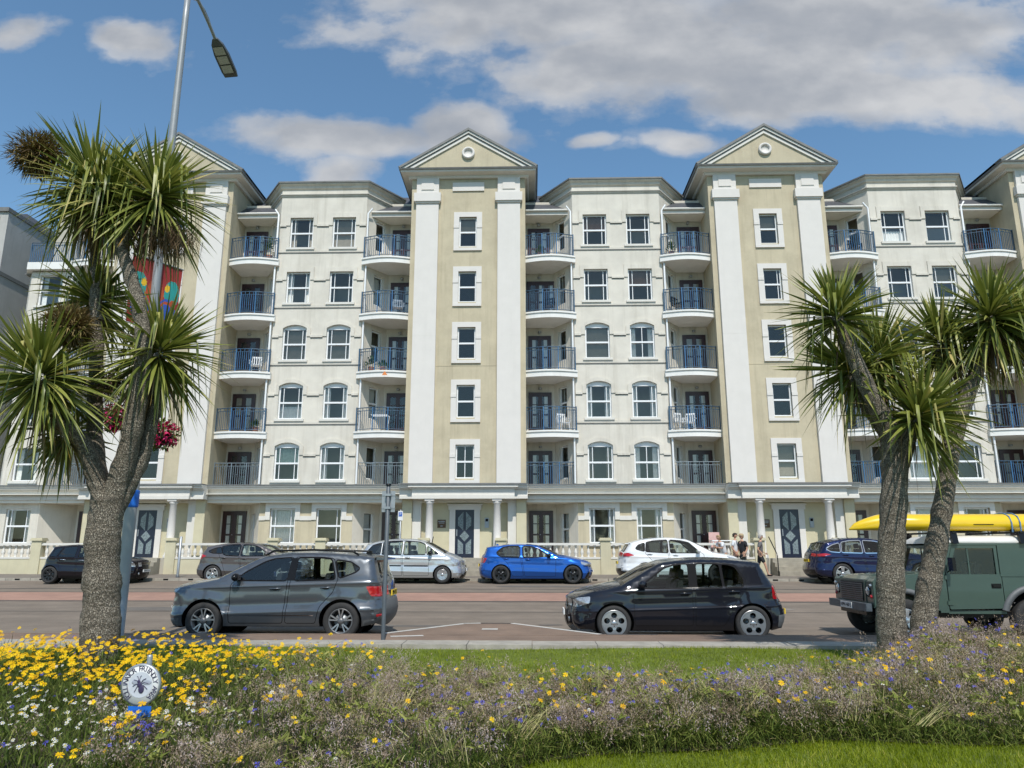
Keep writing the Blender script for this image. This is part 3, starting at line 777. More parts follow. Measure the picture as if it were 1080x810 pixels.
bw = [ # per bay: ground, 1..5 ; (left, right)
 [((m_,'net'),(r_,None)), ((m_,'teal'),(m_,'palegap')), ((m_,'cafe'),(m_,'palegap')), ((m_,'greyblind'),(m_,'greyblind')), ((m_,'palegap'),(m_,None)), ((m_,'drapes'),(m_,'greyblind'))],
 [((m_,'palegap'),(m_,'palegap')), ((m_,'drapes'),(k_,'palegap')), ((m_,'palegap'),(m_,'palegap')), ((p_,'greyblind'),(k_,'palegap')), ((m_,None),(m_,'brown')), ((m_,'brown'),(m_,None))],
 [((m_,'net'),(m_,'palegap')), ((m_,'net'),(r_,None)), ((m_,None),(m_,'palegap')), ((p_,None),(p_,None)), ((m_,None),(m_,'blind')), ((m_,'cafe'),(r_,None))]]
for x, wn in zip(bays, bw): bay(x, wn)
rails = {(-1):['blue']*6}
for i, x in enumerate(bays):
    for mir in (1,0):
        cols = [rc() for _ in range(6)]
        if i == 1 and mir == 1: cols[4]['wide'] = 1
        if (i, mir) in ((0,1),(0,0),(1,0)): cols[1]['rail'] = 'grey'
        recess(x - BW if mir else x + BW, mir, cols)
# left end: one balcony stack, then a narrow splayed end bay with a roof terrace
lb = towers[0]-TWH-GAP
cols = [rc() for _ in range(6)]; cols[1]['rail'] = 'grey'
recess(lb, 0, cols)
b = MB(); EW = 2.0; hs = []
for k in range(4): hs.append(lp_at(win_hole(1.16,1.55), lb-.98, bay_b[k]))
hs.append(lp_at(win_hole(1.16,1.56), lb-.98, GB))
zt = 15.1
b.holes([(lb-EW,.5),(lb,.5),(lb,zt),(lb-EW,zt)], hs, lambda x,z: (x,F,z))
for h in hs: b.reveal(h, lambda x,z,d: (x,F+d,z), .2)
b.face([(lb-EW,F,.5),(lb-EW-.5,F+.6,.5),(lb-EW-.5,F+.6,zt),(lb-EW,F,zt)]); b.face([(lb-EW-.5,F+.6,.5),(lb-EW-.5,F+9,.5),(lb-EW-.5,F+9,zt),(lb-EW-.5,F+.6,zt)])
b.face([(lb,F,.5),(lb+SPL.x,F+SPL.y,.5),(lb+SPL.x,F+SPL.y,19),(lb,F,19)])
b.face([(lb-EW+.8,F+2.2,zt),(lb+SPL.x,F+2.2,zt),(lb+SPL.x,F+2.2,19),(lb-EW+.8,F+2.2,19)])
bp('bay_wall', b.mesh('bay_wall', M['cream']))
for k in range(4): window('up', lb-.98, F, bay_b[k]-.02, 0, 'plain', g.choice([None,'palegap']))
window('ground', lb-.98, F, GB, 0, 'margin', 'palegap')
b = MB(); b.box(lb-EW-.6, lb+.05, F+.3, F+8, zt, zt+.05, 1); b.prism([(lb-EW-.75,F+.65),(lb-EW-.12,F-.28),(lb+.1,F-.28),(lb+.1,F+.5),(lb-EW-.75,F+2)], zt+.051, zt+.42, 'xy')
b.box(lb-EW-.4, lb+.6, F+2.0, F+8, 18.7, 19.0)
bp('roof_terrace', b.mesh('roof_terrace', [M['slab'], M['lead_shadow']]))
b = MB(); pts = [(lb-EW-.65,F+.7)] + [(lb-EW-.1+(EW+.1)*k/22, F-.18) for k in range(23)]
for h in (1.05,.92,.08): b.tube([(x,y,zt+.42+h) for x,y in pts], .018, 6)
for x, y in pts: b.box(x-.01,x+.01,y-.01,y+.01,zt+.42,zt+.42+1.0, 1)
bp('terrace_railing', b.mesh('terrace_railing', [M['rail'],M['rail2']]))
b = MB(); b.box(lb-EW+.2, lb+.3, F+1.8, F+1.9, .6, zt-.1); [b.box(lb-EW+.05, lb-.05, F+.06, F+1.8, 1.2+FH*k-.1, 1.2+FH*k+.1) for k in range(5)]
bp('interior_wall', b.mesh('interior_wall', M['room']))
# entablature over the ground floor along the whole front
b = MB(); x0, x1 = lb-EW-.1, towers[-1]+TWH+3
def run(y, z0, z1, mi=0): b.box(x0, x1, y, F+.05, z0, z1, mi)
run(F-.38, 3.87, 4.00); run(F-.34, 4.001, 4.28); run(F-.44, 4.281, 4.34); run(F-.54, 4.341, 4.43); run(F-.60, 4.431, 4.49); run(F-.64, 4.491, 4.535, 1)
bp('entablature', b.mesh('entablature', [M['trim'], M['lead_shadow']]))
for i, x in enumerate(towers):
    b = MB()
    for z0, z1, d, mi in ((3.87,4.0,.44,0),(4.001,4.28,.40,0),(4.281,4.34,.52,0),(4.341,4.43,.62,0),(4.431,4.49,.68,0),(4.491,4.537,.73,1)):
        b.box(x-TWH-.06, x+TWH+.06, TF-d, TF-.0, z0, z1, mi)
    bp('tower_entablature', b.mesh('tower_entablature', [M['trim'], M['lead_shadow']]))
b = MB(); b.box(x0, x1, F-.3, BK+.5, 3.74, 3.87); b.box(x0, x1, F-.62, BK+.4, 4.10, 4.13); bp('porch_ceiling', b.mesh('porch_ceiling', M['soffit']))
b = MB(); b.box(x0, x1, F-1.0, BK+.3, .5, TER-.002); b.box(x0, x1, BK+.1, BK+7, .5, 18.9); bp('terrace_floor', b.mesh('terrace_floor', M['terrace']))
bp('main_roof', (lambda mb: (mb.face([(x0,F+1.6,19.0),(x1,F+1.6,19.0),(x1,F+6,20.9),(x0,F+6,20.9)]), mb.face([(x0,F+6,20.9),(x1,F+6,20.9),(x1,F+12,18),(x0,F+12,18)]), mb)[-1])(MB()).mesh('main_roof', M['slate']))

# ---- terrace walls with balusters between the porches (a thing each)
def baluster_wall(xa, xb, label, piers):
    t_ = thing('balustrade_wall', label, 'garden wall', ((xa+xb)/2, F-.95, .6), 0, 'balustraded terrace walls')
    ox, oy = (xa+xb)/2, F-.95; L2 = (xb-xa)/2
    b = MB(); b.box(-L2, L2, -.10, .10, -.1, .66); put('base_wall', b.mesh('base_wall', M['pier']), t_)
    b = MB(); b.box(-L2, L2, -.12, .12, .66, .74); put('plinth', b.mesh('plinth', M['trim']), t_)
    b = MB(); b.box(-L2, L2, -.12, .12, 1.24, 1.34); put('coping', b.mesh('coping', M['trim']), t_)
    b = MB(); n = int((xb-xa)/.27)
    for k in range(n):
        x = -L2 + (k+.5)*(2*L2)/n
        b.lathe([(.055,.741),(.055,.77),(.035,.80),(.075,.90),(.08,.95),(.04,1.08),(.03,1.14),(.055,1.20),(.055,1.239)], (x,0,0), 8)
    put('balusters', b.mesh('balusters', M['trim']), t_)
    for x in piers:
        b = MB(); x -= ox; b.box(x-.22, x+.22, -.17, .17, -.1, 1.44); b.box(x-.28, x+.28, -.23, .23, 1.44, 1.50); b.box(x-.25, x+.25, -.2, .2, 1.50, 1.56)
        put('pier', b.mesh('pier', M['pier']), t_)
names = ['cream balustraded terrace wall at the left end behind the black hatchback', 'cream balustraded terrace wall behind the brown grey hatchback and silver people carrier', 'cream balustraded terrace wall between the blue hatchback and the white crossover', 'cream balustraded terrace wall behind the navy estate and palm trunks at the right']
ed = [(lb-EW, towers[0]-1.5)] + [(towers[i]+1.5, towers[i+1]-1.5) for i in range(3)]
for (xa, xb), nm in zip(ed, names):
    ps = [xa+.2, xb-.2] + ([(xa+xb)/2-1.05, (xa+xb)/2+1.05] if xb-xa > 9 else [(xa+xb)/2])
    baluster_wall(xa, xb, nm, ps)

# ---- neighbour at far left
nb = thing('neighbour_building', 'plain grey rendered building with flat roof at the left edge', 'building', (-32.4, 36.3, .6))
b = MB(); b.box(-6, 5.0, -1.0, 9, 0, 18.4); nbw = put('wall', b.mesh('wall', mat('render_grey', (.45,.44,.42), .85, .1, 1.0, .3, 60, streak=.35, streakcol=(.2,.19,.17))), nb)
b = MB(); b.box(-6, 4.6, -1.06, -1.0, 0, 18.2); put('front_face', b.mesh('front_face', M['white']), nb)
b = MB(); b.box(-6.1, 5.06, -1.12, 9.1, 18.4, 18.62); b.box(-6.1, 5.05, -1.10, 9.05, 14.9, 15.1); b.box(-6.1,5.05,-1.1,9.05,9.0,9.12); put('coping', b.mesh('coping', M['lead_shadow']), nb)
b = MB(); b.prism([(-6,0),(4,0),(3,1.6),(-6,1.6)], 3.0, 9.0, 'xz'); put('attic_roof', b.mesh('attic_roof', M['slate']), nb, (0,0,18.62))

# ---- things left out on the balconies
def lawn_chair(x, y, z, rz, label, col):
    t_ = thing('balcony_chair', label, 'chair', (x,y,z), rz, 'chairs on the balconies')
    b = MB(); b.box(-.23,.23,-.22,.22,.40,.44); put('seat', b.mesh('seat', M[col]), t_)
    b = MB(); b.box(-.23,-.19,.20,.24,.44,.88); b.box(.19,.23,.20,.24,.44,.88); b.box(-.23,.23,.20,.24,.82,.9); [b.box(-.14+.11*k,-.10+.11*k,.205,.235,.44,.82) for k in range(3)]; put('backrest', b.mesh('backrest', M[col]), t_)
    for sx in (-1,1):
        for sy in (-1,1):
            b = MB(); b.tube([(sx*.2,sy*.2,.40),(sx*.23,sy*.23,0)], .018, 6); put('leg', b.mesh('leg', M[col]), t_)
        b = MB(); b.box(sx*.26-.025, sx*.26+.025, -.2, .22, .62, .65); b.box(sx*.26-.02, sx*.26+.02, -.2, -.16, .44, .62); put('armrest', b.mesh('armrest', M[col]), t_)
bx = bays[1]+BW
lawn_chair(bx+.55, F+.15, fl(2)+.02, .5, 'white plastic armchair on the second balcony up, right of the middle bay', 'upvc')
lawn_chair(bx+1.0, F+.25, fl(2)+.02, -.4, 'white plastic armchair beside the railing post on the second balcony right of the middle bay', 'upvc')
lawn_chair(bx+.7, F+.2, fl(4)+.02, .8, 'dark armchair on the fourth balcony up, right of the middle bay', 'black')
lawn_chair(bays[0]+BW+1.7, F+.2, fl(4)+.02, .3, 'pale grey armchair on the fourth balcony beside the centre tower', 'alloy')
def balcony_plant(x, y, z, label, r, h, kind=0):
    t_ = thing('potted_plant', label, 'plant', (x,y,z))
    b = MB(); b.lathe([(0,0),(.11,0),(.15,.26),(.13,.26),(.12,.22),(0,.22)], n=12); put('pot', b.mesh('pot', mat('terracotta', (.28,.11,.06), .8)), t_)
    n = 160; V = []; Fc = []; A = []
    for k in range(n):
        th = nrg.uniform(0,2*pi); e = nrg.uniform(.1,1.4); d = np.array([cos(th)*cos(e), sin(th)*cos(e), sin(e)]); p = np.array([0,0,.24]) + d*np.array([r,r,h])*nrg.uniform(.5,1)
        sd_ = np.cross(d, [0,0,1.0]); sd_ /= np.linalg.norm(sd_)+1e-6; l = .10
        V += [p-sd_*.03, p+d*l*.5-sd_*.04+[0,0,.01], p+d*l, p+sd_*.03]; i = 4*k; Fc.append([i,i+1,i+2,i+3]); A += [nrg.uniform()]*4
    put('foliage', fast_mesh('foliage', np.array(V), np.array(Fc), M['shrub'], attr=A), t_)
M['shrub'] = leafmat('shrub_leaf', [(0,(.03,.06,.012)),(.6,(.07,.13,.025)),(1,(.16,.24,.05))])
balcony_plant(bays[0]+BW+.55, F+.0, fl(3)+.02, 'bright green potted plant on the third balcony left of the centre tower', .28, .55)
balcony_plant(bays[0]+BW+1.1, F+.02, fl(3)+.02, 'low trailing potted plant beside the taller one, third balcony left of centre tower', .35, .3)
balcony_plant(bays[0]-BW-.45, F+.0, fl(5)+.02, 'tall potted shrub on the top balcony right of the left tower', .3, 1.0)
balcony_plant(bays[0]-BW-.5, F+.05, fl(2)+.02, 'small potted plant on the second balcony right of the left tower', .25, .35)
lawn_chair(bays[0]-BW-.75, F+.15, fl(3)+.02, .2, 'white plastic chair on the third balcony right of the left tower', 'upvc')
lawn_chair(bays[1]-BW-.6, F+.2, fl(2)+.02, .5, 'white chair on the second balcony right of the centre tower', 'upvc')
lawn_chair(bays[1]-BW-1.2, F+.15, fl(4)+.02, -.3, 'dark chair on the wide doored balcony right of the centre tower', 'black')
lawn_chair(bays[2]-BW-.8, F+.2, fl(5)+.02, .4, 'dark chair on the top balcony right of the right hand tower', 'black')
balcony_plant(bays[1]-BW-1.6, F+.05, fl(5)+.02, 'small potted plant on the top balcony right of the centre tower', .22, .4)
balcony_plant(bays[1]+BW+.5, F+.05, fl(5)+.02, 'leafy potted plant on the top balcony left of the right hand tower', .25, .55)
def airer(x, y, z, label):
    t_ = thing('clothes_airer', label, 'airer', (x,y,z)); b = MB()
    for k in range(6): b.tube([(-.4,-.25+.1*k,.85),(.4,-.25+.1*k,.85)], .008, 5)
    put('rack', b.mesh('rack', M['upvc']), t_)
    for sx in (-1,1):
        for sy in (-1,1): b = MB(); b.tube([(sx*.4,sy*.25,.85),(sx*.4,-sy*.22,0)], .01, 5); put('leg', b.mesh('leg', M['upvc']), t_)
airer(bays[0]+BW+1.0, F+.35, fl(2)+.02, 'white folding clothes airer on the second balcony left of the centre tower')
b = MB(); b.prism([(-.13,0),(.13,0),(0,.2)], F-.66, F-.645, 'xz'); o = bp('warning_triangle', b.mesh('warning_triangle', M['amber']), (bays[0]+BW+1.35, 0, fl(3)-.26)); o['label'] = 'orange triangle on the balcony edge'
# ------------------------------------------------------------------ cars
def catmull(P, n=4):
    out = []
    for i in range(len(P)-1):
        p0 = P[max(i-1,0)]; p1 = P[i]; p2 = P[i+1]; p3 = P[min(i+2,len(P)-1)]
        for k in range(n):
            t = k/n
            f = lambda a,b,c,d: .5*((2*b)+(-a+c)*t+(2*a-5*b+4*c-d)*t*t+(-a+3*b-3*c+d)*t**3)
            out.append((f(p0[0],p1[0],p2[0],p3[0]), f(p0[1],p1[1],p2[1],p3[1]), p1[2]*(1-t)+p2[2]*t, p1[3]))
    out.append(P[-1]); return out
def dens(lp, st=.07):
    o = []
    for i in range(len(lp)):
        a, b = lp[i], lp[(i+1) % len(lp)]; L = hypot(b[0]-a[0], b[1]-a[1]); n = max(1, int(L/st+.5))
        o += [(a[0]+(b[0]-a[0])*k/n, a[1]+(b[1]-a[1])*k/n) for k in range(n)]
    return o
def rounded(lp, r=.05, n=3):
    o = []
    for i in range(len(lp)):
        p = Vector(lp[i][:2]); a = Vector(lp[i-1][:2])-p; b = Vector(lp[(i+1) % len(lp)][:2])-p
        rr = min(r, a.length*.4, b.length*.4); a.normalize(); b.normalize()
        for k in range(n+1):
            t = k/n; q_ = (p+a*rr)*(1-t)**2 + p*2*t*(1-t) + (p+b*rr)*t*t; o.append((q_.x, q_.y))
    return o
def shrink(lp, d):
    A = sum(lp[i][0]*lp[(i+1)%len(lp)][1]-lp[(i+1)%len(lp)][0]*lp[i][1] for i in range(len(lp)))
    s = 1 if A > 0 else -1; o = []
    for i in range(len(lp)):
        a = Vector(lp[i-1]); b = Vector(lp[(i+1) % len(lp)]); t = (b-a).normalized(); nn = Vector((-t.y, t.x))*s
        o.append((lp[i][0]+nn.x*d, lp[i][1]+nn.y*d))
    return o

class Shell:
    def __init__(s, c):
        # outlines are the car's middle line: the bulge across the nose and tail is taken off again
        L0 = max(p[0] for p in c['ol']); ol = []
        for x, z, r, tg in c['ol']:
            if x < .5 and tg in 'nf': x, r = x+.085, r*1.3
            if x > L0-.55 and tg in 'rbg': x, r = x-.085*(1 if tg != 'g' else .5), r*1.45
            ol.append((x,z,r,tg))
        s.c = c; s.ol = catmull(ol, 4); s.P = np.array([(p[0],p[1]) for p in s.ol]); s.R = np.array([p[2] for p in s.ol])
        s.L = max(p[0] for p in s.ol)
        a = s.P[:-1]; b = s.P[1:]; s.a = a; s.d = b-a; s.l2 = (s.d**2).sum(1)
        # normals (outward): path runs front-bottom, over the top, to rear-bottom => left side is outside
        tg = np.zeros_like(s.P); tg[1:-1] = s.P[2:]-s.P[:-2]; tg[0] = s.P[1]-s.P[0]; tg[-1] = s.P[-1]-s.P[-2]
        tg /= np.linalg.norm(tg, axis=1)[:,None]; s.N = np.stack([-tg[:,1], tg[:,0]], 1)
    def w(s, x, z):
        c = s.c; W = c['W']; bx0, bz0, bx1, bz1 = c['belt']
        t = min(max((x-bx0)/(bx1-bx0),-.3),1.3); zb = bz0+(bz1-bz0)*t
        if z > zb: base = W-.035-(z-zb)*c.get('tum',.36)
        else: base = W-.035*(max(z,0)/zb)**5
        if z < .5: base -= .10*((.5-z)/.3)**2
        for zc, am, wd in c.get('crease', []):
            base += am*math.exp(-((z-zc-(.03*x))/wd)**2)
        xt = c.get('xt',.95); e = max(0,(xt-x)/xt); base -= c.get('tf',.11)*e*e
        e = max(0,(x-(s.L-xt))/xt); base -= c.get('tr',.08)*e*e
        for xa in (c['xf'], c['xr']):
            ra = hypot(x-xa, z-c['rw']); R = c['R']
            if ra < R+.16: base += c.get('flare',.022)*(1-max(0,ra-R-.03)/.13 if ra > R+.03 else 1)
        p = np.array((x,z)); tt = np.clip(((p-s.a)*s.d).sum(1)/s.l2, 0, 1)
        q_ = s.a+s.d*tt[:,None]; dd = np.hypot(q_[:,0]-x, q_[:,1]-z); k = int(dd.argmin())
        rho = s.R[k]*(1-tt[k])+s.R[k+1]*tt[k]; u = min(dd[k]/max(rho,1e-4),1)
        return base - rho*.9*(1-sqrt(max(0,1-(1-u)**2)))
    def side(s):
        c = s.c; zs = c['zs']; R = c['R']; rw = c['rw']
        bot = []
        for xa in (c['xr'], c['xf']):
            a0 = math.asin(max(-1,min(1,(zs-rw)/R)))
            bot += [(xa+R*cos(a0+(pi-2*a0)*k/18), rw+R*sin(a0+(pi-2*a0)*k/18)) for k in range(19)]
        outer = [tuple(p) for p in s.P] + dens_open(bot)
        cats = []   # (name, polygon) checked in order
        for nm, lp in c['zones']: cats.append((nm, lp))
        vs = [Vector(p) for p in outer]; es = [(i,(i+1)%len(outer)) for i in range(len(outer))]
        for nm, lp in cats:
            lp = dens(lp, .09); b = len(vs); vs += [Vector(p) for p in lp]; es += [(b+i, b+(i+1)%len(lp)) for i in range(len(lp))]
        for f in (.03,.12,.28,.5,.8):
            for i in range(0,len(s.P)):
                p = s.P[i]-s.N[i]*s.R[i]*f
                if inside(outer, p[0], p[1]): vs.append(Vector(p))
        rows_ = []
        for zc_, am_, wd_ in c.get('crease', []):
            for o_ in (-1.7,-.85,0,.85,1.7):
                prev = None; x = .05; rows_.append((zc_+o_*wd_))
                while x < s.L:
                    z = zc_+.03*x+o_*wd_
                    if inside(outer, x, z):
                        vs.append(Vector((x, z)))
                        if prev is not None: es.append((prev, len(vs)-1))
                        prev = len(vs)-1
                    else: prev = None
                    x += .085
        g_ = .085; x = .05
        while x < s.L:
            z = zs+.02
            while z < 2.1:
                if inside(outer, x, z) and not any(abs(z-.03*x-r_) < .03 for r_ in rows_): vs.append(Vector((x, z)))
                z += g_
            x += g_
        ov, oe, of, *_ = delaunay_2d_cdt(vs, es, [], 0, 1e-4)
        W_ = [s.w(p.x,p.y) for p in ov]
        groups = {}
        for t_ in of:
            cx = sum(ov[k].x for k in t_)/3; cz = sum(ov[k].y for k in t_)/3
            if not inside(outer, cx, cz): continue
            nm = 'body'
            for n_, lp in cats:
                if inside(lp, cx, cz): nm = n_; break
            groups.setdefault(nm, []).append(t_)
        return ov, W_, groups
    def strip_pt(s, i, t, off=0):
        x, z, r, tg = s.ol[i]; w = s.Wd[i]
        bl = s.c['bulge'].get(tg, .04)*(1-abs(t)**2.4)
        e = bl+off; return (x+s.N[i][0]*e, t*w, z+s.N[i][1]*e)
    def strip(s):
        s.Wd = [s.w(p[0],p[1]) for p in s.ol]
    def idx(s, z, front=True, x=None):
        best = None
        for i,p in enumerate(s.ol):
            if (front and p[0] > s.L*.5) or (not front and p[0] < s.L*.5): continue
            d = abs(p[1]-z)
            if best is None or d < best[0]: best = (d,i)
        return best[1]
    def at(s, z, t, front, off):
        """point on the front / rear face at height z and lateral fraction t"""
        rng = range(len(s.ol)-1)
        for i in (rng if front else reversed(rng)):
            z0, z1 = s.ol[i][1], s.ol[i+1][1]
            if min(z0,z1) <= z <= max(z0,z1) and z0 != z1:
                f = (z-z0)/(z1-z0); a = Vector(s.strip_pt(i,t,off)); b = Vector(s.strip_pt(i+1,t,off)); return a.lerp(b,f)
        return Vector(s.strip_pt(0 if front else len(s.ol)-1, t, off))
    def patch(s, mb, z0, z1, t0, t1, front, off=.006, mi=0, nz=4, nt=6):
        mb.grid([[tuple(s.at(z0+(z1-z0)*j/nz, t0+(t1-t0)*k/nt, front, off)) for k in range(nt+1)] for j in range(nz+1)], mi, True)
def dens_open(bot):
    o = []
    for i in range(len(bot)-1):
        a, b = bot[i], bot[i+1]; L = hypot(b[0]-a[0], b[1]-a[1]); n = max(1,int(L/.1))
        o += [(a[0]+(b[0]-a[0])*k/n, a[1]+(b[1]-a[1])*k/n) for k in range(n)]
    return o + [bot[-1]]

def wheel_meshes(r, rim, width, style):
    b = MB(); hw = width/2
    b.lathe([(rim,-hw+.01),(rim+.012,-hw),(r-.03,-hw),(r-.008,-hw+.018),(r,-hw+.05),(r,hw-.05),(r-.02,hw),(rim,hw)], n=40, axis='y')
    for k in range(3): b.lathe([(r+.001,-.04+.04*k-.006),(r+.001,-.04+.04*k+.006)], n=40, axis='y')
    tyre = b.mesh('tyre', M['tyre'])
    b = MB(); y = -hw+.012
    kind, n, ma, mb_ = style
    b.lathe([(rim,y+.12),(rim,y),(rim-.014,y-.004),(rim-.03,y+.01),(rim-.035,y+.10),(0,y+.11)], n=40, axis='y', mi=0)
    b.lathe([(rim-.04,y+.09),(.14,y+.09)], n=28, axis='y', mi=1)
    if kind == 'holes':
        outer = [((rim-.02)*cos(2*pi*k/48),(rim-.02)*sin(2*pi*k/48)) for k in range(48)]
        hs = []
        for k in range(n):
            a = 2*pi*(k+.25)/n; cx, cz = rim*.60*cos(a), rim*.60*sin(a)
            hs.append([(cx+rim*.235*cos(2*pi*j/16), cz+rim*.215*sin(2*pi*j/16)) for j in range(16)])
        b.holes(outer, hs, lambda x,z: (x, y-.008+.02*max(0,.5-hypot(x,z)/rim), z), 0)
        for h in hs: b.reveal(h, lambda x,z,d: (x,y-.004+d,z), .06, 1)
        for k in range(5): a = 2*pi*(k+.75)/5; b.ell((.055*cos(a),y-.0,.055*sin(a)), (.012,.012,.012), 6, 4, 1)
    else:
        for k in range(n):
            a = 2*pi*k/n+pi/2
            for da, wr in (((-.17,.032),(.17,.032)) if kind == 'twin' else ((-.20,.016),(.20,.016)) if kind == 'edge' else ((0,.06 if kind != 'thin' else .03),)):
                a1 = a+da*.35; a2 = a+da
                u = Vector((cos(a1),sin(a1))); v = Vector((cos(a2),sin(a2))); pn = Vector((-sin(a),cos(a)))
                p0 = u*.05; p1 = v*(rim-.015)
                wi = .030 if kind not in ('taper','edge') else .035 if kind == 'taper' else .010; wo = wr if kind != 'taper' else .075
                pts = [p0-pn*wi, p1-pn*wo, p1+pn*wo, p0+pn*wi]
                lo = [(q_.x, y+.012 if i in (0,3) else y-.002, q_.y) for i,q_ in enumerate(pts)]
                bk = [(q_[0], q_[1]+.04, q_[2]) for q_ in lo]
                b.face(lo, 3 if kind == 'edge' else 0)
                for i in range(4): j=(i+1)%4; b.face([lo[i],lo[j],bk[j],bk[i]], 2)
                if kind == 'cut':
                    m = (p0+p1)*.5; b.face([((p0+u*.05).x,y-.003,(p0+u*.05).y),((p1-pn*.028).x,y-.008,(p1-pn*.028).y),((p1+pn*.028).x,y-.008,(p1+pn*.028).y)], 2)
    b.lathe([(0,y-.012),(.03,y-.012),(.055,y),(.07,y+.03)], n=16, axis='y', mi=0)
    return tyre, b.mesh('rim', [M[ma], M['black'], M[mb_], M['alloy']])

def add_wheels(root, pts, r, rim, width, style):
    ty, rm = wheel_meshes(r, rim, width, style)
    hub = MB(); hub.lathe([(.0,-.02),(.13,-.02),(.13,.06),(0,.06)], n=20, axis='y'); hub = hub.mesh('wheel', M['steel'])
    for x, y in pts:
        o = put('wheel', hub, root, (x, y, r), pi if y > 0 else 0)
        put('tyre', ty, o); put('rim', rm, o)

def make_car(name, label, cat, c, loc, flip, col):
    """local x runs from the front bumper to the tail; -y is the near side when not flipped"""
    root = thing(name, label, cat, loc, pi if flip else 0, 'cars parked along the promenade road')
    S_ = Shell(c); S_.strip()
    P = M[col] if col in M else col
    mats = {'window':M[c.get('glass','carglass')],'door':P,'seam':M['black'],'headlight':M['lampclear'],'tail_light':M['lampred'],'clad':c.get('cladmat',M['black']),'trim':M[c.get('trimmat','ink')],'pillar':M['black'],'body':P,'darkglass':M['darkglass'],'silver':M['chrome'],'white_light':M['lampclear']}
    ov, Wv, groups = S_.side()
    body = MB()
    bm_list = [P, M['black'], mats['clad'], mats['trim'], M[c.get('glass','carglass')], M['chrome'], M['lampclear']]
    bidx = {'body':0,'seam':1,'pillar':1,'clad':2,'trim':3,'silver':5}
    for sy in (-1,1):
        i0 = len(body.v); body.v += [(p.x, sy*w_, p.y) for p, w_ in zip(ov, Wv)]
        for nm, mi in bidx.items():
            for t_ in groups.get(nm, []): body.f.append([i0+k for k in (t_ if sy < 0 else t_[::-1])]); body.m.append(mi); body.sm.append(True)
    # strip over front, bonnet, roof and tail
    ts = [-1,-.985,-.95,-.88,-.7,-.4,0,.4,.7,.88,.95,.985,1]
    glassF = MB(); glassR = MB()
    for i in range(len(S_.ol)-1):
        tg = S_.ol[i][3]
        for k in range(len(ts)-1):
            tm = (ts[k]+ts[k+1])/2
            q_ = [S_.strip_pt(i,ts[k]), S_.strip_pt(i+1,ts[k]), S_.strip_pt(i+1,ts[k+1]), S_.strip_pt(i,ts[k+1])]
            if tg == 'w' and abs(tm) < .95: glassF.face(q_, 0, True)
            elif tg == 'g' and abs(tm) < .88: glassR.face(q_, 0, True)
            else: body.face(q_, 2 if tg in ('f','r') else 1 if tg in ('W','G') else 0, True)
    # underside
    body.box(.25, S_.L-.25, -c['W']+.26, c['W']-.26, c['zs']+.0, c['zs']+.10, 1)
    body.box(.5, S_.L-.5, -.5, .5, c['zs']-.04, .55, 1)
    for sy in (-1,1):
        for xa in (c['xf'],c['xr']):
            R = c['R']; rows = [[(xa+R*cos(a), sy*(S_.w(xa+R*cos(a)*.98, c['rw']+R*sin(a))-.002), c['rw']+R*sin(a)), (xa+R*cos(a), sy*(c['W']-.34), c['rw']+R*sin(a))] for a in np.linspace(-.25,pi+.25,16)]
            body.grid(rows, 1, True)
            body.face([(xa+R*cos(a), sy*(c['W']-.34), c['rw']+R*sin(a)) for a in np.linspace(0,2*pi,18)[:-1]], 1)
        if c.get('rails'):
            x0,x1,z = c['rails']; w_ = S_.w((x0+x1)/2, z-.06)
            body.tube([(x0,sy*(w_-.03),z-.07),(x0+.12,sy*(w_-.03),z),((x0+x1)/2,sy*(w_-.03),z+.02),(x1-.12,sy*(w_-.03),z-.01),(x1,sy*(w_-.03),z-.08)], .022, 6, mi=1)
    body.build('body', bm_list, root, weld=True)
    glassF.build('windscreen', M[c.get('glass','carglass')], root, weld=True); glassR.build('rear_window', M['darkglass'], root, weld=True)
    doors = {}
    for sy in (-1,1):
        for nm in groups:
            if nm in bidx: continue
            base = nm.split('#')[0]
            b = MB(); o = .004 if base in ('headlight','tail_light') else 0
            used = sorted({k for t_ in groups[nm] for k in t_}); mp = {k:i for i,k in enumerate(used)}
            b.v = [(ov[k].x, sy*(Wv[k]+o), ov[k].y) for k in used]
            for t_ in groups[nm]: b.f.append([mp[k] for k in (t_ if sy < 0 else t_[::-1])]); b.m.append(0); b.sm.append(True)
            part = {'darkglass':'window'}.get(base, base)
            ob = b.build(part, mats[base], root)
            if base == 'door': doors[nm, sy] = ob
        for k,(hx,hz,dn) in enumerate(c.get('handles',[])):
            w_ = S_.w(hx,hz); b = MB()
            b.tube([(hx-.10,sy*(w_-.005),hz),(hx-.08,sy*(w_+.028),hz+.006),(hx+.08,sy*(w_+.028),hz+.012),(hx+.10,sy*(w_-.005),hz+.012)], .014, 6)
            b.ell((hx,sy*w_,hz-.0),(.075,.006,.03),10,6,1)
            b.build('handle', [M[c.get('handlemat')] if c.get('handlemat') else P, M['black']], doors.get((dn,sy), root))
        mx, mz = c['mirror']; w_ = S_.w(mx,mz); b = MB()
        b.ell((mx-.02, sy*(w_+.13), mz+.06),(.075,.115,.075),14,8,0); b.tube([(mx,sy*(w_-.01),mz-.01),(mx-.01,sy*(w_+.08),mz+.02)],.025,6,mi=1)
        b.face([(mx+.052,sy*(w_+.05),mz+.01),(mx+.052,sy*(w_+.21),mz+.01),(mx+.052,sy*(w_+.21),mz+.11),(mx+.052,sy*(w_+.05),mz+.11)],2)
        b.build('door_mirror', [M[c['mirmat']] if c.get('mirmat') else P, M['black'], M['chrome']], root)
    # front and tail details
    fr = c['front']; re_ = c['rear']
    b = MB(); 
    for (z0,z1,t0,t1) in fr.get('grille',[]): S_.patch(b, z0,z1,t0,t1,True,.008)
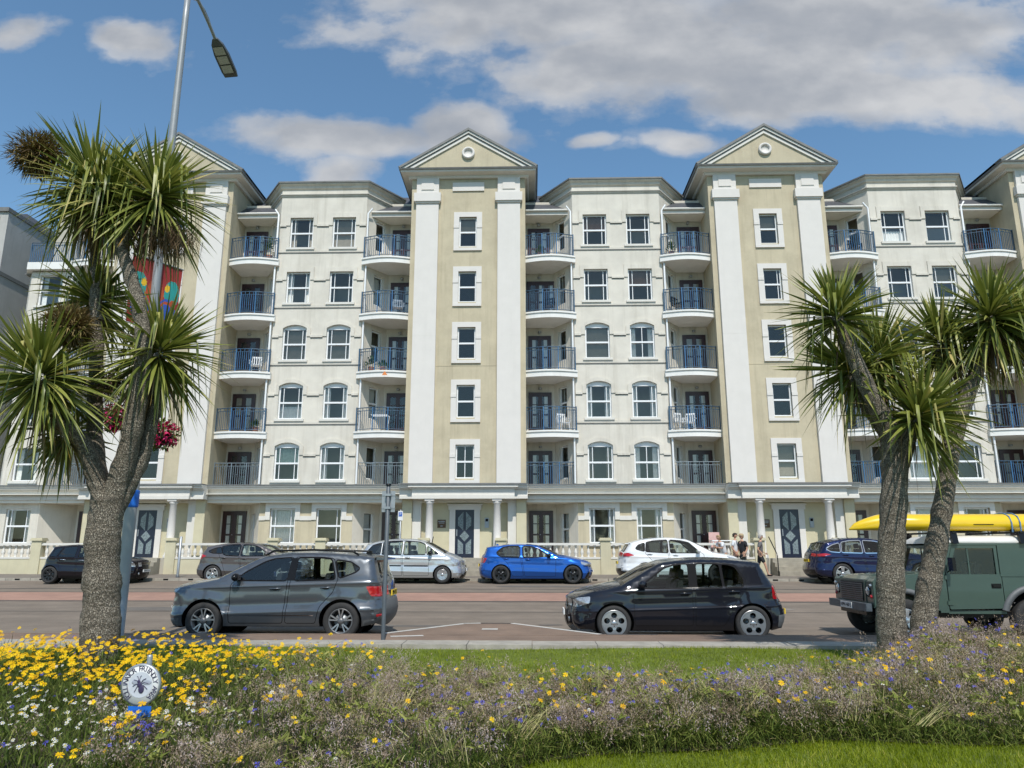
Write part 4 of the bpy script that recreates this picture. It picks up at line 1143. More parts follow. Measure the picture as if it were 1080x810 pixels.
    if b.v: b.build('grille', M['black'], root)
    for sy in (-1,1):
        if 'head' in fr:
            z0,z1,t0,t1 = fr['head']; b = MB(); S_.patch(b,z0,z1,sy*t0,sy*t1,True,.009); b.build('headlight', M['lampclear'], root)
        if 'fog' in fr:
            z0,z1,t0,t1 = fr['fog']; b = MB(); S_.patch(b,z0,z1,sy*t0,sy*t1,True,.010); p = S_.at((z0+z1)/2, sy*(t0+t1)/2, True, .012); b.lathe([(0,0),(.04,0),(.05,.02)], tuple(p), 12, 'x', 1); b.build('fog_light', [M['black'],M['lampclear']], root)
        if 'tail' in re_:
            z0,z1,t0,t1 = re_['tail']; b = MB(); S_.patch(b,z0,z1,sy*t0,sy*t1,False,.009); b.build('tail_light', M['lampred'], root)
    for front, d in ((True,fr),(False,re_)):
        if 'plate' in d:
            z0,z1 = d['plate']; p = S_.at((z0+z1)/2, 0, front, .022); s_ = -1 if front else 1
            b = MB(); b.box(p.x-.012, p.x+.012, -.26, .26, z0, z1, 0); pl = b.build('number_plate', M['platew'] if front else M['platey'], root)
            if d.get('ptext'):
                tx = text_mesh(d['ptext'], .095, .001); tx.materials.append(M['ink']); o = put('plate_lettering', tx, pl)
                o.matrix_local = Matrix.Translation((p.x+s_*.014, 0, (z0+z1)/2)) @ (Matrix.Rotation(-pi/2 if front else pi/2,4,'Z') @ Matrix.Rotation(pi/2,4,'X'))
    if 'clad' in re_:
        b = MB(); [S_.patch(b,*q_,False,.007) for q_ in re_['clad']]; b.build('rear_bumper_trim', mats['clad'], root)
    if 'spoiler' in c:
        x, z, ln, wd = c['spoiler']; b = MB(); b.prism([(x,z),(x+ln,z-.035),(x+ln,z-.06),(x,z-.07)], -wd, wd, 'xz'); b.build('roof_spoiler', P, root)
    if 'aerial' in c:
        x, z = c['aerial']; b = MB(); b.prism([(x,z-.02),(x+.12,z+.07),(x+.16,z+.06),(x+.17,z-.02)], -.02, .02, 'xz'); b.build('roof_aerial', P if c.get('fin') else M['black'], root)
    # cabin
    b = MB(); zc = c['belt'][1]; cx = c['seats']
    for sx, ys_ in ((cx,(-.38,.38)),(cx+.95,(-.36,0,.36))):
        for y_ in ys_:
            b.prism(rounded([(sx,.3),(sx+.12,.3),(sx+.30,zc+.16),(sx+.2,zc+.17)],.06), y_-.23, y_+.23, 'xz', sm=False)
            b.prism(rounded([(sx+.21,zc+.2),(sx+.31,zc+.19),(sx+.33,zc+.36),(sx+.24,zc+.37)],.04), y_-.12, y_+.12, 'xz')
            b.box(sx-.45, sx+.1, y_-.23, y_+.23, .3, .55)
    b.box(cx-.95, cx-.75, -.62, .62, .4, zc-.02); b.box(.6,S_.L-.5,-.6,.6,.28,.34)
    b.lathe([(.17,-.012),(.19,0),(.17,.012),(.165,0),(.17,-.012)], (cx-.52,.37,zc-.02), 18, 'x')
    b.build('cabin', M['seat'], root)
    w_ = c['W']-.12
    add_wheels(root, [(x,s_*w_) for x in (c['xf'],c['xr']) for s_ in (-1,1)], c['rw'], c['rim'], .215, c['style'])
    return root, S_

def Z(nm, lp, r=.04): return (nm, rounded(lp, r))
def std_zones(fd, rd, wins, lamps, clad=(), gap=.011):
    z = []
    for k, lp in enumerate(lamps): z.append((lp[0]+'#%d' % k, rounded(lp[1], .03)))
    for k, (nm, lp) in enumerate(wins): z.append((nm+'#w%d' % k, rounded(lp,.045)))
    for k, (nm, lp) in enumerate(wins): z.append(('trim', shrink(rounded(lp,.05), -.028)))
    for k, lp in enumerate((fd, rd)):
        if lp: 
            rr = rounded(lp,.05); z.append(('door#%d' % k, shrink(rr, gap)));
    for lp in (fd, rd):
        if lp: z.append(('seam', shrink(rounded(lp,.05), -.001)))
    for lp in clad: z.append((lp[0], rounded(lp[1], .02)))
    # clad inside doors must win over the door panel
    cl = [q_ for q_ in z if q_[0] in ('clad','silver')]
    return z
BUL = {'b':.10,'w':.085,'g':.07,'n':.11,'f':.11,'r':.11,'h':.06,'t':.035,'W':.06,'G':.04}

# grey crossover, facing left
ATE = dict(W=.92, belt=(1.0,1.05,3.9,1.14), tum=.34, xf=.87, xr=3.50, rw=.345, R=.405, rim=.235, zs=.25, xt=.9, tf=.12, tr=.07, flare=.03,
  crease=[(.93,.020,.022),(.60,-.022,.06),(.44,.022,.035)], bulge=BUL,
  ol=[(.14,.24,.10,'f'),(.05,.33,.2,'f'),(.01,.48,.26,'n'),(.02,.64,.28,'n'),(.06,.80,.28,'n'),(.16,.93,.24,'h'),(.42,1.00,.2,'h'),(.75,1.06,.17,'h'),(1.06,1.115,.12,'W'),(1.14,1.15,.07,'w'),(1.80,1.49,.07,'t'),(2.1,1.565,.08,'t'),(2.5,1.60,.08,'t'),(3.0,1.605,.08,'t'),(3.5,1.575,.08,'t'),(4.02,1.515,.08,'G'),(4.10,1.46,.09,'g'),(4.24,1.12,.12,'b'),(4.28,1.03,.16,'b'),(4.30,.86,.2,'b'),(4.345,.72,.2,'r'),(4.37,.58,.2,'r'),(4.34,.42,.16,'r'),(4.22,.29,.1,'r')],
  zones=std_zones([(1.36,.30),(1.35,1.02),(1.44,1.10),(1.92,1.43),(2.12,1.50),(2.50,1.53),(2.45,1.05),(2.39,.30)], [(2.43,.30),(2.49,1.05),(2.54,1.53),(3.05,1.53),(3.30,1.50),(3.42,1.12),(3.33,.86),(3.10,.62),(3.02,.30)],
   [('window',[(1.46,1.10),(1.62,1.235),(1.95,1.42),(2.14,1.48),(2.46,1.50),(2.42,1.095)]),('window',[(2.58,1.095),(2.60,1.50),(3.05,1.495),(3.24,1.475),(3.35,1.12)]),('darkglass',[(3.44,1.14),(3.34,1.46),(3.62,1.42),(3.80,1.31),(3.73,1.25)])],
   [('headlight',[(.02,.74),(.10,.86),(.36,.97),(.30,.88),(.14,.76)]),('tail_light',[(3.95,.98),(4.4,.98),(4.4,.77),(4.05,.80)]),('tail_light',[(4.16,.47),(4.30,.47),(4.30,.42),(4.16,.42)])],
   [('clad',[(.0,.24),(.0,.36),(.40,.40),(.38,.24)]),('silver',[(1.42,.43),(2.98,.44),(2.98,.455),(1.42,.445)]),('clad',[(3.92,.22),(3.94,.36),(4.4,.40),(4.4,.2)])]),
  handles=[(2.22,.93,'door#0'),(3.19,.95,'door#1')], mirror=(1.50,1.09), mirmat='black', rails=(1.95,3.75,1.64),
  front=dict(grille=[(.62,.82,-.72,.72),(.32,.52,-.85,.85)], plate=(.48,.58)), rear=dict(tail=(.79,.98,.62,.97), plate=(.78,.89), clad=[(.30,.55,-.98,.98)], ptext='PMN 412 C'),
  spoiler=(4.0,1.53,.24,.56), seats=1.95, rimw=.2, style=('edge',5,'rimface','alloydark'), aerial=(3.7,1.58))
_pz = [('pillar',[(2.30,1.085),(2.30,1.505),(2.75,1.505),(2.75,1.085)])]
ATE['zones'] = [q_ for q_ in ATE['zones'] if q_[0] == 'silver'] + [q_ for q_ in ATE['zones'] if q_[0].split('#')[0] in ('window','darkglass','headlight','tail_light')] + _pz + [q_ for q_ in ATE['zones'] if q_[0].split('#')[0] not in ('silver','window','darkglass','headlight','tail_light')]
M['paint_grey'] = paint('paint_grey', (.115,.126,.142), .6, .3)
M['paint_black'] = paint('paint_black', (.012,.013,.019), .1, .3)
M['paint_black2'] = paint('paint_black_purple', (.010,.008,.014), .3, .3)
M['paint_brown'] = paint('paint_grey_brown', (.125,.115,.115), .5, .32)
M['paint_silver'] = paint('paint_silver', (.58,.60,.61), .6, .3)
M['paint_blue'] = paint('paint_blue', (.012,.10,.42), .45, .28)
M['paint_white'] = paint('paint_white', (.72,.73,.74), .05, .35)
M['paint_navy'] = paint('paint_navy', (.009,.015,.058), .45, .28)
M['rimface'] = mat('rim_face', (.16,.16,.165), .4, .05, 10, metal=.5)
M['cladgrey'] = mat('bumper_grey', (.11,.115,.12), .55, .1, 8)
ATE['cladmat'] = M['cladgrey']

GOLF = dict(W=.88, belt=(.9,.93,3.5,.99), tum=.34, xf=.87, xr=3.448, rw=.322, R=.368, rim=.238, zs=.19, xt=.95, tf=.13, tr=.07, flare=.02,
  crease=[(.86,.016,.022),(.52,.012,.018),(.62,-.012,.06)], bulge=BUL,
  ol=[(.12,.20,.08,'f'),(.04,.27,.2,'n'),(.005,.40,.28,'n'),(.02,.55,.30,'n'),(.05,.66,.30,'n'),(.13,.765,.26,'h'),(.36,.855,.22,'h'),(.7,.94,.18,'h'),(1.02,1.0,.12,'W'),(1.10,1.035,.08,'w'),(1.72,1.375,.07,'t'),(1.98,1.44,.08,'t'),(2.4,1.478,.08,'t'),(2.9,1.483,.08,'t'),(3.4,1.452,.08,'t'),(3.70,1.41,.08,'G'),(3.76,1.365,.09,'g'),(3.99,1.03,.14,'b'),(4.05,.93,.18,'b'),(4.09,.78,.2,'b'),(4.16,.65,.2,'b'),(4.205,.50,.2,'b'),(4.19,.36,.18,'b'),(4.12,.24,.1,'r')],
  zones=std_zones([(1.25,.27),(1.24,.90),(1.33,.96),(1.85,1.33),(2.05,1.40),(2.37,1.425),(2.36,.95),(2.345,.27)], [(2.385,.27),(2.40,.95),(2.41,1.425),(2.95,1.42),(3.22,1.385),(3.38,1.10),(3.36,.92),(3.12,.66),(2.98,.36),(2.92,.27)],
   [('window',[(1.40,.965),(1.50,1.05),(1.86,1.305),(2.06,1.37),(2.30,1.39),(2.295,.965)]),('window',[(2.455,.965),(2.47,1.392),(2.90,1.388),(2.92,.975)]),('window',[(2.97,.975),(2.95,1.386),(3.08,1.375),(3.20,1.335),(3.33,1.10),(3.30,.985)])],
   [('headlight',[(.0,.60),(.08,.71),(.20,.77),(.44,.80),(.42,.68),(.20,.60)]),('tail_light',[(3.86,1.0),(4.0,1.03),(4.2,1.0),(4.2,.74),(3.86,.76)])],
   [('clad',[(3.92,.26),(3.94,.47),(4.3,.49),(4.3,.15)])]),
  handles=[(2.22,.85,'door#0'),(3.13,.885,'door#1')], mirror=(1.42,.97),
  front=dict(grille=[(.56,.70,-.55,.55),(.28,.42,-.5,.5)], head=(.60,.74,.62,.96), fog=(.30,.44,.66,.97), plate=(.43,.53)), rear=dict(tail=(.76,.99,.66,.97), plate=(.45,.55), clad=[(.24,.44,-.98,.98)]),
  seats=1.95, style=('holes',5,'alloydark','alloy'), aerial=(3.45,1.46))
GOLF['zones'] = [q_ for q_ in GOLF['zones'] if q_[0].split('#')[0] in ('window','darkglass','headlight','tail_light')]+[('pillar',[(2.18,.955),(2.18,1.395),(2.60,1.397),(2.60,.955)])]+[q_ for q_ in GOLF['zones'] if q_[0].split('#')[0] not in ('window','darkglass','headlight','tail_light')]; GOLF['style'] = ('holes',5,'alloy','alloydark'); GOLF['cladmat'] = M['cladgrey']
Y_NEAR = 14.48
def wx(px, Y):   # world x of a photograph column at road level and distance Y
    u = (px-540)/780.0; c_, s_ = cos(radians(PITCH)), sin(radians(PITCH))
    # solve on the horizontal plane through z ~ .35
    v = None
    yw = radians(YAW); 
    # direction for small depression
    lo, hi = -60.0, 60.0
    for _ in range(50):
        m = (lo+hi)/2; xx = m*cos(yw)+Y*sin(yw); yy = -m*sin(yw)+Y*cos(yw); d = yy*c_ + (.35-EYE)*s_
        if xx/d < u: lo = m
        else: hi = m
    return lo
def car_left(name, label, cat, c, px_front_wheel, Y, col, zf=road_z):
    x = wx(px_front_wheel, Y) - c['xf']; yc = Y + c['W']
    return make_car(name, label, cat, c, (x, yc, zf(yc)), False, col)
def car_right(name, label, cat, c, px_rear_wheel, Y, col):
    x = wx(px_rear_wheel, Y) + c['xr']; yc = Y + c['W']
    return make_car(name, label, cat, c, (x, yc, road_z(yc)), True, col)
car_left('parked_car', 'dark grey crossover with roof rails parked nearest on the left', 'car', ATE, 213, Y_NEAR, 'paint_grey')
_, GS = car_left('parked_car', 'black hatchback with five hole alloy wheels parked nearest in the middle', 'car', GOLF, 648, Y_NEAR, 'paint_black')

def hatch(L, W, H, wb, fo, rw, rim, style, ol, wins, fd, rd, lamps, clad=(), **k):
    d = dict(W=W, tum=.34, xf=fo, xr=fo+wb, rw=rw, R=rw+.05, rim=rim, zs=.2, xt=.9, tf=.12, tr=.08, flare=.02, crease=[(.86,.016,.022),(.60,-.018,.06),(.36,.016,.03)], bulge=BUL, ol=ol,
             zones=std_zones(fd, rd, wins, lamps, clad), style=style, handles=k.pop('handles',[]))
    d.update(k); return d
MINI = hatch(3.82,.84,1.414,2.495,.77,.31,.22,('thin',8,'alloydark','alloy'),
  [(.10,.2,.1,'f'),(.03,.32,.2,'f'),(.0,.5,.26,'n'),(.03,.68,.26,'n'),(.14,.82,.22,'h'),(.5,.89,.16,'h'),(.98,.95,.1,'W'),(1.03,.98,.06,'w'),(1.40,1.33,.07,'t'),(1.65,1.395,.07,'t'),(2.2,1.414,.07,'t'),(2.9,1.39,.07,'t'),(3.32,1.345,.08,'G'),(3.38,1.30,.08,'g'),(3.58,1.0,.12,'b'),(3.66,.88,.16,'b'),(3.72,.68,.2,'b'),(3.80,.5,.2,'r'),(3.78,.32,.16,'r'),(3.68,.22,.1,'r')],
  [('window',[(1.26,.96),(1.52,1.30),(1.72,1.335),(2.22,1.345),(2.22,.96)]),('darkglass',[(2.37,.96),(2.37,1.345),(2.85,1.325),(3.02,.98)]),('darkglass',[(3.10,.99),(2.93,1.315),(3.18,1.27),(3.34,1.0)])],
  [(1.16,.28),(1.14,.92),(1.22,.97),(1.50,1.35),(2.26,1.38),(2.24,.28)], [(2.28,.28),(2.29,1.38),(2.85,1.36),(3.06,.95),(2.92,.6),(2.80,.28)],
  [('headlight',[(.12,.60),(.16,.78),(.36,.80),(.38,.62)]),('tail_light',[(3.56,.92),(3.74,.92),(3.78,.66),(3.60,.64)])],
  [('clad',[(.0,.15),(.0,.30),(.40,.32),(.40,.15)]),('clad',[(3.62,.15),(3.62,.32),(3.9,.34),(3.9,.1)]),('clad',[(1.15,.19),(1.15,.27),(2.85,.27),(2.85,.19)])],
  handles=[(2.08,.84,'door#0'),(2.8,.86,'door#1')], handlemat='chrome', belt=(1,.94,3.4,.97), mirror=(1.30,.97), mirmat='black', seats=1.75,
  front=dict(grille=[(.42,.64,-.6,.6)], head=(.60,.76,.66,.95), plate=(.40,.50), ptext='KMN 95 G', fog=(.3,.42,.66,.86)), rear=dict(tail=(.66,.9,.7,.96), plate=(.6,.7)))
FOC = hatch(4.358,.91,1.484,2.648,.90,.325,.225,('twin',5,'alloy','alloy'),
  [(.14,.2,.1,'f'),(.04,.32,.2,'n'),(.0,.48,.28,'n'),(.05,.66,.28,'n'),(.2,.82,.24,'h'),(.55,.93,.18,'h'),(1.0,1.03,.12,'W'),(1.08,1.06,.08,'w'),(1.8,1.39,.07,'t'),(2.1,1.45,.07,'t'),(2.5,1.482,.07,'t'),(3.0,1.47,.07,'t'),(3.5,1.41,.07,'t'),(3.9,1.34,.08,'G'),(3.95,1.30,.08,'g'),(4.16,1.07,.14,'b'),(4.22,.98,.2,'b'),(4.27,.8,.22,'b'),(4.33,.62,.22,'b'),(4.35,.45,.2,'r'),(4.30,.3,.14,'r'),(4.2,.22,.1,'r')],
  [('window',[(1.42,1.02),(1.9,1.32),(2.14,1.38),(2.48,1.40),(2.50,1.0)]),('window',[(2.60,1.0),(2.58,1.405),(2.95,1.39),(3.28,1.33),(3.20,1.08),(3.06,1.02)]),('darkglass',[(3.24,1.10),(3.33,1.32),(3.55,1.27),(3.78,1.17),(3.6,1.11)])],
  [(1.3,.27),(1.28,.95),(1.38,1.02),(1.9,1.36),(2.1,1.42),(2.55,1.44),(2.54,.95),(2.42,.27)], [(2.46,.27),(2.58,.95),(2.59,1.44),(2.95,1.43),(3.30,1.37),(3.38,1.1),(3.2,.72),(3.02,.27)],
  [('headlight',[(.05,.66),(.2,.80),(.72,.93),(.6,.80),(.25,.66)]),('tail_light',[(3.83,1.0),(4.08,1.09),(4.3,.98),(4.3,.80),(4.16,.80),(4.0,.92)])], (),
  handles=[(2.36,.88,'door#0'),(3.16,.93,'door#1')], belt=(1,.97,3.9,1.06), mirror=(1.5,1.02), seats=2.0,
  front=dict(grille=[(.3,.56,-.7,.7)], head=(.70,.80,.7,.97), plate=(.5,.6)), rear=dict(tail=(.80,1.04,.72,.97), plate=(.75,.86)))
PIC = hatch(4.276,.875,1.637,2.76,.82,.31,.20,('taper',7,'alloy','alloydark'),
  [(.12,.2,.1,'f'),(.03,.32,.22,'n'),(.0,.48,.28,'n'),(.03,.66,.28,'n'),(.16,.84,.26,'h'),(.42,.98,.22,'h'),(.72,1.09,.14,'W'),(.80,1.12,.08,'w'),(1.50,1.49,.08,'t'),(1.85,1.585,.14,'t'),(2.3,1.625,.15,'t'),(2.9,1.60,.15,'t'),(3.4,1.52,.14,'t'),(3.72,1.42,.12,'G'),(3.78,1.42,.09,'g'),(4.06,1.05,.14,'b'),(4.14,.92,.2,'b'),(4.2,.7,.22,'b'),(4.27,.5,.2,'b'),(4.25,.35,.16,'r'),(4.15,.24,.1,'r')],
  [('window',[(.98,1.08),(1.42,1.36),(1.42,1.06)]),('window',[(1.48,1.06),(1.49,1.40),(1.75,1.505),(2.28,1.53),(2.30,1.05)]),('window',[(2.40,1.05),(2.38,1.535),(2.8,1.52),(3.1,1.49),(3.12,1.06)]),('darkglass',[(3.2,1.07),(3.18,1.47),(3.5,1.38),(3.72,1.12)])],
  [(1.34,.27),(1.32,1.02),(1.44,1.42),(1.7,1.53),(2.34,1.57),(2.35,1.0),(2.30,.27)], [(2.34,.27),(2.39,1.0),(2.37,1.57),(2.8,1.56),(3.16,1.52),(3.22,1.0),(3.1,.62),(2.96,.27)],
  [('headlight',[(.05,.66),(.16,.82),(.55,.98),(.50,.84),(.25,.68)]),('tail_light',[(3.95,1.05),(4.1,1.1),(4.25,.8),(4.1,.72)])],
  [('clad',[(1.36,.60),(1.36,.65),(2.28,.66),(2.28,.61)]),('clad',[(2.38,.61),(2.38,.66),(3.02,.67),(3.02,.62)])],
  handles=[(2.14,.93,'door#0'),(2.98,.95,'door#1')], belt=(.8,1.03,3.9,1.08), mirror=(1.30,1.05), mirmat='black', seats=1.8,
  front=dict(grille=[(.56,.64,-.5,.5),(.26,.42,-.7,.7)], head=(.68,.84,.66,.97), plate=(.44,.54)), rear=dict(tail=(.8,1.1,.75,.97), plate=(.7,.8)), tf=.20, tum=.42)
PIC['zones'] = [q_ for q_ in PIC['zones'] if q_[0] == 'clad'] + [q_ for q_ in PIC['zones'] if q_[0] != 'clad']
BMW = hatch(4.324,.883,1.42,2.69,.76,.325,.235,('twin',5,'alloydark','alloydark'),
  [(.14,.18,.1,'f'),(.04,.28,.2,'n'),(.0,.42,.28,'n'),(.04,.60,.28,'n'),(.13,.73,.24,'h'),(.5,.86,.18,'h'),(1.0,.96,.14,'h'),(1.28,1.0,.12,'W'),(1.36,1.03,.07,'w'),(1.98,1.33,.07,'t'),(2.25,1.39,.07,'t'),(2.7,1.42,.07,'t'),(3.2,1.405,.07,'t'),(3.75,1.34,.07,'t'),(4.0,1.29,.08,'G'),(4.04,1.25,.08,'g'),(4.17,1.0,.12,'b'),(4.22,.93,.18,'b'),(4.25,.78,.2,'b'),(4.31,.6,.2,'b'),(4.32,.44,.2,'b'),(4.27,.28,.14,'r'),(4.17,.2,.1,'r')],
  [('window',[(1.62,.96),(1.75,1.06),(2.06,1.26),(2.26,1.32),(2.62,1.345),(2.62,.955)]),('darkglass',[(2.76,.955),(2.76,1.345),(3.15,1.335),(3.42,1.29),(3.62,1.12),(3.55,1.02),(3.40,.97)])],
  [(1.40,.25),(1.38,.90),(1.52,.96),(2.02,1.29),(2.24,1.36),(2.66,1.38),(2.67,.9),(2.56,.25)], [(2.60,.25),(2.71,.9),(2.70,1.38),(3.15,1.375),(3.4,1.33),(3.44,.95),(3.2,.72),(3.04,.3),(3.0,.25)],
  [('headlight',[(.03,.60),(.10,.70),(.46,.80),(.44,.70),(.18,.62)]),('tail_light',[(3.98,.92),(4.3,.94),(4.3,.74),(4.08,.74)])],
  [('clad',[(.0,.15),(.0,.42),(.2,.40),(.3,.22),(.3,.15)])],
  handles=[(2.44,.86,'door#0'),(3.26,.89,'door#1')], belt=(1.2,.93,4,.98), mirror=(1.66,.95), mirmat='black', seats=2.25, zs=.17,
  front=dict(grille=[(.46,.64,-.34,.34),(.22,.40,-.8,.8)], head=(.58,.71,.6,.95), plate=(.40,.48)), rear=dict(tail=(.74,.94,.6,.97), plate=(.6,.7)), aerial=(3.5,1.38), fin=1)
NX = hatch(4.66,.93,1.66,2.69,.98,.36,.25,('twin',5,'alloydark','alloy'),
  [(.16,.24,.1,'f'),(.05,.36,.2,'f'),(.0,.55,.28,'n'),(.05,.75,.28,'n'),(.2,.93,.24,'h'),(.6,1.03,.18,'h'),(1.1,1.12,.12,'W'),(1.2,1.16,.08,'w'),(1.95,1.55,.07,'t'),(2.25,1.62,.07,'t'),(2.7,1.66,.07,'t'),(3.3,1.64,.07,'t'),(3.8,1.57,.07,'t'),(4.2,1.46,.08,'G'),(4.26,1.42,.09,'g'),(4.50,1.12,.14,'b'),(4.56,1.05,.16,'b'),(4.57,.9,.2,'b'),(4.62,.72,.22,'b'),(4.65,.55,.2,'r'),(4.6,.38,.16,'r'),(4.45,.28,.1,'r')],
  [('window',[(1.62,1.12),(2.02,1.47),(2.3,1.54),(2.72,1.57),(2.72,1.12)]),('darkglass',[(2.82,1.12),(2.82,1.57),(3.3,1.55),(3.6,1.49),(3.64,1.16)]),('darkglass',[(3.70,1.17),(3.68,1.47),(3.9,1.40),(4.02,1.26)])],
  [(1.5,.32),(1.48,1.06),(1.6,1.13),(2.0,1.5),(2.26,1.58),(2.76,1.61),(2.78,1.1),(2.68,.32)], [(2.72,.32),(2.82,1.1),(2.8,1.61),(3.3,1.60),(3.62,1.53),(3.68,1.1),(3.4,.8),(3.2,.32)],
  [('headlight',[(.05,.76),(.2,.90),(.66,1.0),(.5,.88),(.2,.78)]),('tail_light',[(4.06,1.02),(4.3,1.12),(4.7,1.06),(4.7,.96),(4.3,.98)])],
  [('clad',[(3.95,.2),(4.08,.36),(4.3,.44),(4.7,.46),(4.7,.2)]),('clad',[(1.4,.24),(1.4,.31),(3.2,.31),(3.2,.24)])],
  handles=[(2.54,1.02,'door#0'),(3.5,1.06,'door#1')], belt=(1.2,1.09,4.3,1.17), mirror=(1.72,1.12), seats=2.3, zs=.24,
  front=dict(grille=[(.4,.8,-.6,.6)], head=(.78,.9,.66,.97), plate=(.42,.52)), rear=dict(tail=(.98,1.08,.0,.97), plate=(.7,.8), clad=[(.3,.5,-.98,.98)]), spoiler=(4.12,1.50,.26,.56), flare=.03)
FP = hatch(4.75,.955,1.665,2.874,.86,.37,.26,('twin',5,'alloy','alloydark'),
  [(.16,.24,.1,'f'),(.05,.36,.2,'n'),(.0,.55,.28,'n'),(.05,.75,.28,'n'),(.2,.93,.24,'h'),(.7,1.05,.18,'h'),(1.3,1.14,.12,'W'),(1.4,1.18,.08,'w'),(2.1,1.53,.07,'t'),(2.4,1.61,.07,'t'),(2.8,1.655,.07,'t'),(3.3,1.645,.07,'t'),(3.9,1.56,.07,'t'),(4.25,1.47,.08,'G'),(4.30,1.43,.09,'g'),(4.52,1.16,.14,'b'),(4.60,1.08,.18,'b'),(4.66,.9,.22,'b'),(4.70,.72,.22,'b'),(4.74,.55,.2,'b'),(4.69,.38,.16,'r'),(4.55,.28,.1,'r')],
  [('window',[(1.72,1.13),(2.15,1.46),(2.42,1.53),(2.85,1.56),(2.85,1.12)]),('darkglass',[(2.95,1.12),(2.95,1.56),(3.35,1.55),(3.66,1.49),(3.70,1.14)]),('darkglass',[(3.77,1.14),(3.75,1.47),(4.0,1.40),(4.25,1.27),(4.1,1.17)])],
  [(1.6,.32),(1.58,1.06),(1.7,1.13),(2.12,1.5),(2.4,1.58),(2.9,1.61),(2.92,1.1),(2.8,.32)], [(2.84,.32),(2.96,1.1),(2.94,1.61),(3.35,1.60),(3.72,1.53),(3.78,1.1),(3.5,.8),(3.3,.32)],
  [('headlight',[(.05,.76),(.2,.90),(.66,1.0),(.5,.88),(.2,.78)]),('tail_light',[(4.10,1.06),(4.3,1.10),(4.8,1.05),(4.8,.97),(4.4,.99)])], [('clad',[(1.5,.24),(1.5,.31),(3.2,.31),(3.2,.24)])],
  handles=[(2.64,1.0,'door#0'),(3.58,1.03,'door#1')], belt=(1.2,1.09,4.4,1.16), mirror=(1.80,1.12), mirmat='black', seats=2.35, zs=.24, trimmat='chrome',
  front=dict(grille=[(.4,.8,-.6,.6)], head=(.78,.9,.66,.97), plate=(.42,.52)), rear=dict(tail=(.97,1.07,.5,.97), plate=(.78,.89), clad=[(.3,.5,-.98,.98)], ptext='JMN 70 T'), flare=.03)
YF = 28.55
car_right('parked_car', 'small black hatchback parked half behind the left palm trunk', 'car', MINI, 49.5, 28.3, 'paint_black2')
car_right('parked_car', 'grey brown hatchback parked behind the grey crossover', 'car', FOC, 222.3, 28.45, 'paint_brown')
car_right('parked_car', 'silver rounded people carrier parked left of the centre doorway', 'car', PIC, 462 - 2.76*26.6, YF, 'paint_silver')
car_right('parked_car', 'bright blue hatchback with black wheels parked right of the centre doorway', 'car', BMW, 528.3, YF, 'paint_blue')
car_right('parked_car', 'white crossover with black tinted windows parked behind the black hatchback', 'car', NX, 682, 28.5, 'paint_white')
car_right('parked_car', 'navy estate with chrome window line parked behind the palm trunks at right', 'car', FP, 891, 28.4, 'paint_navy')
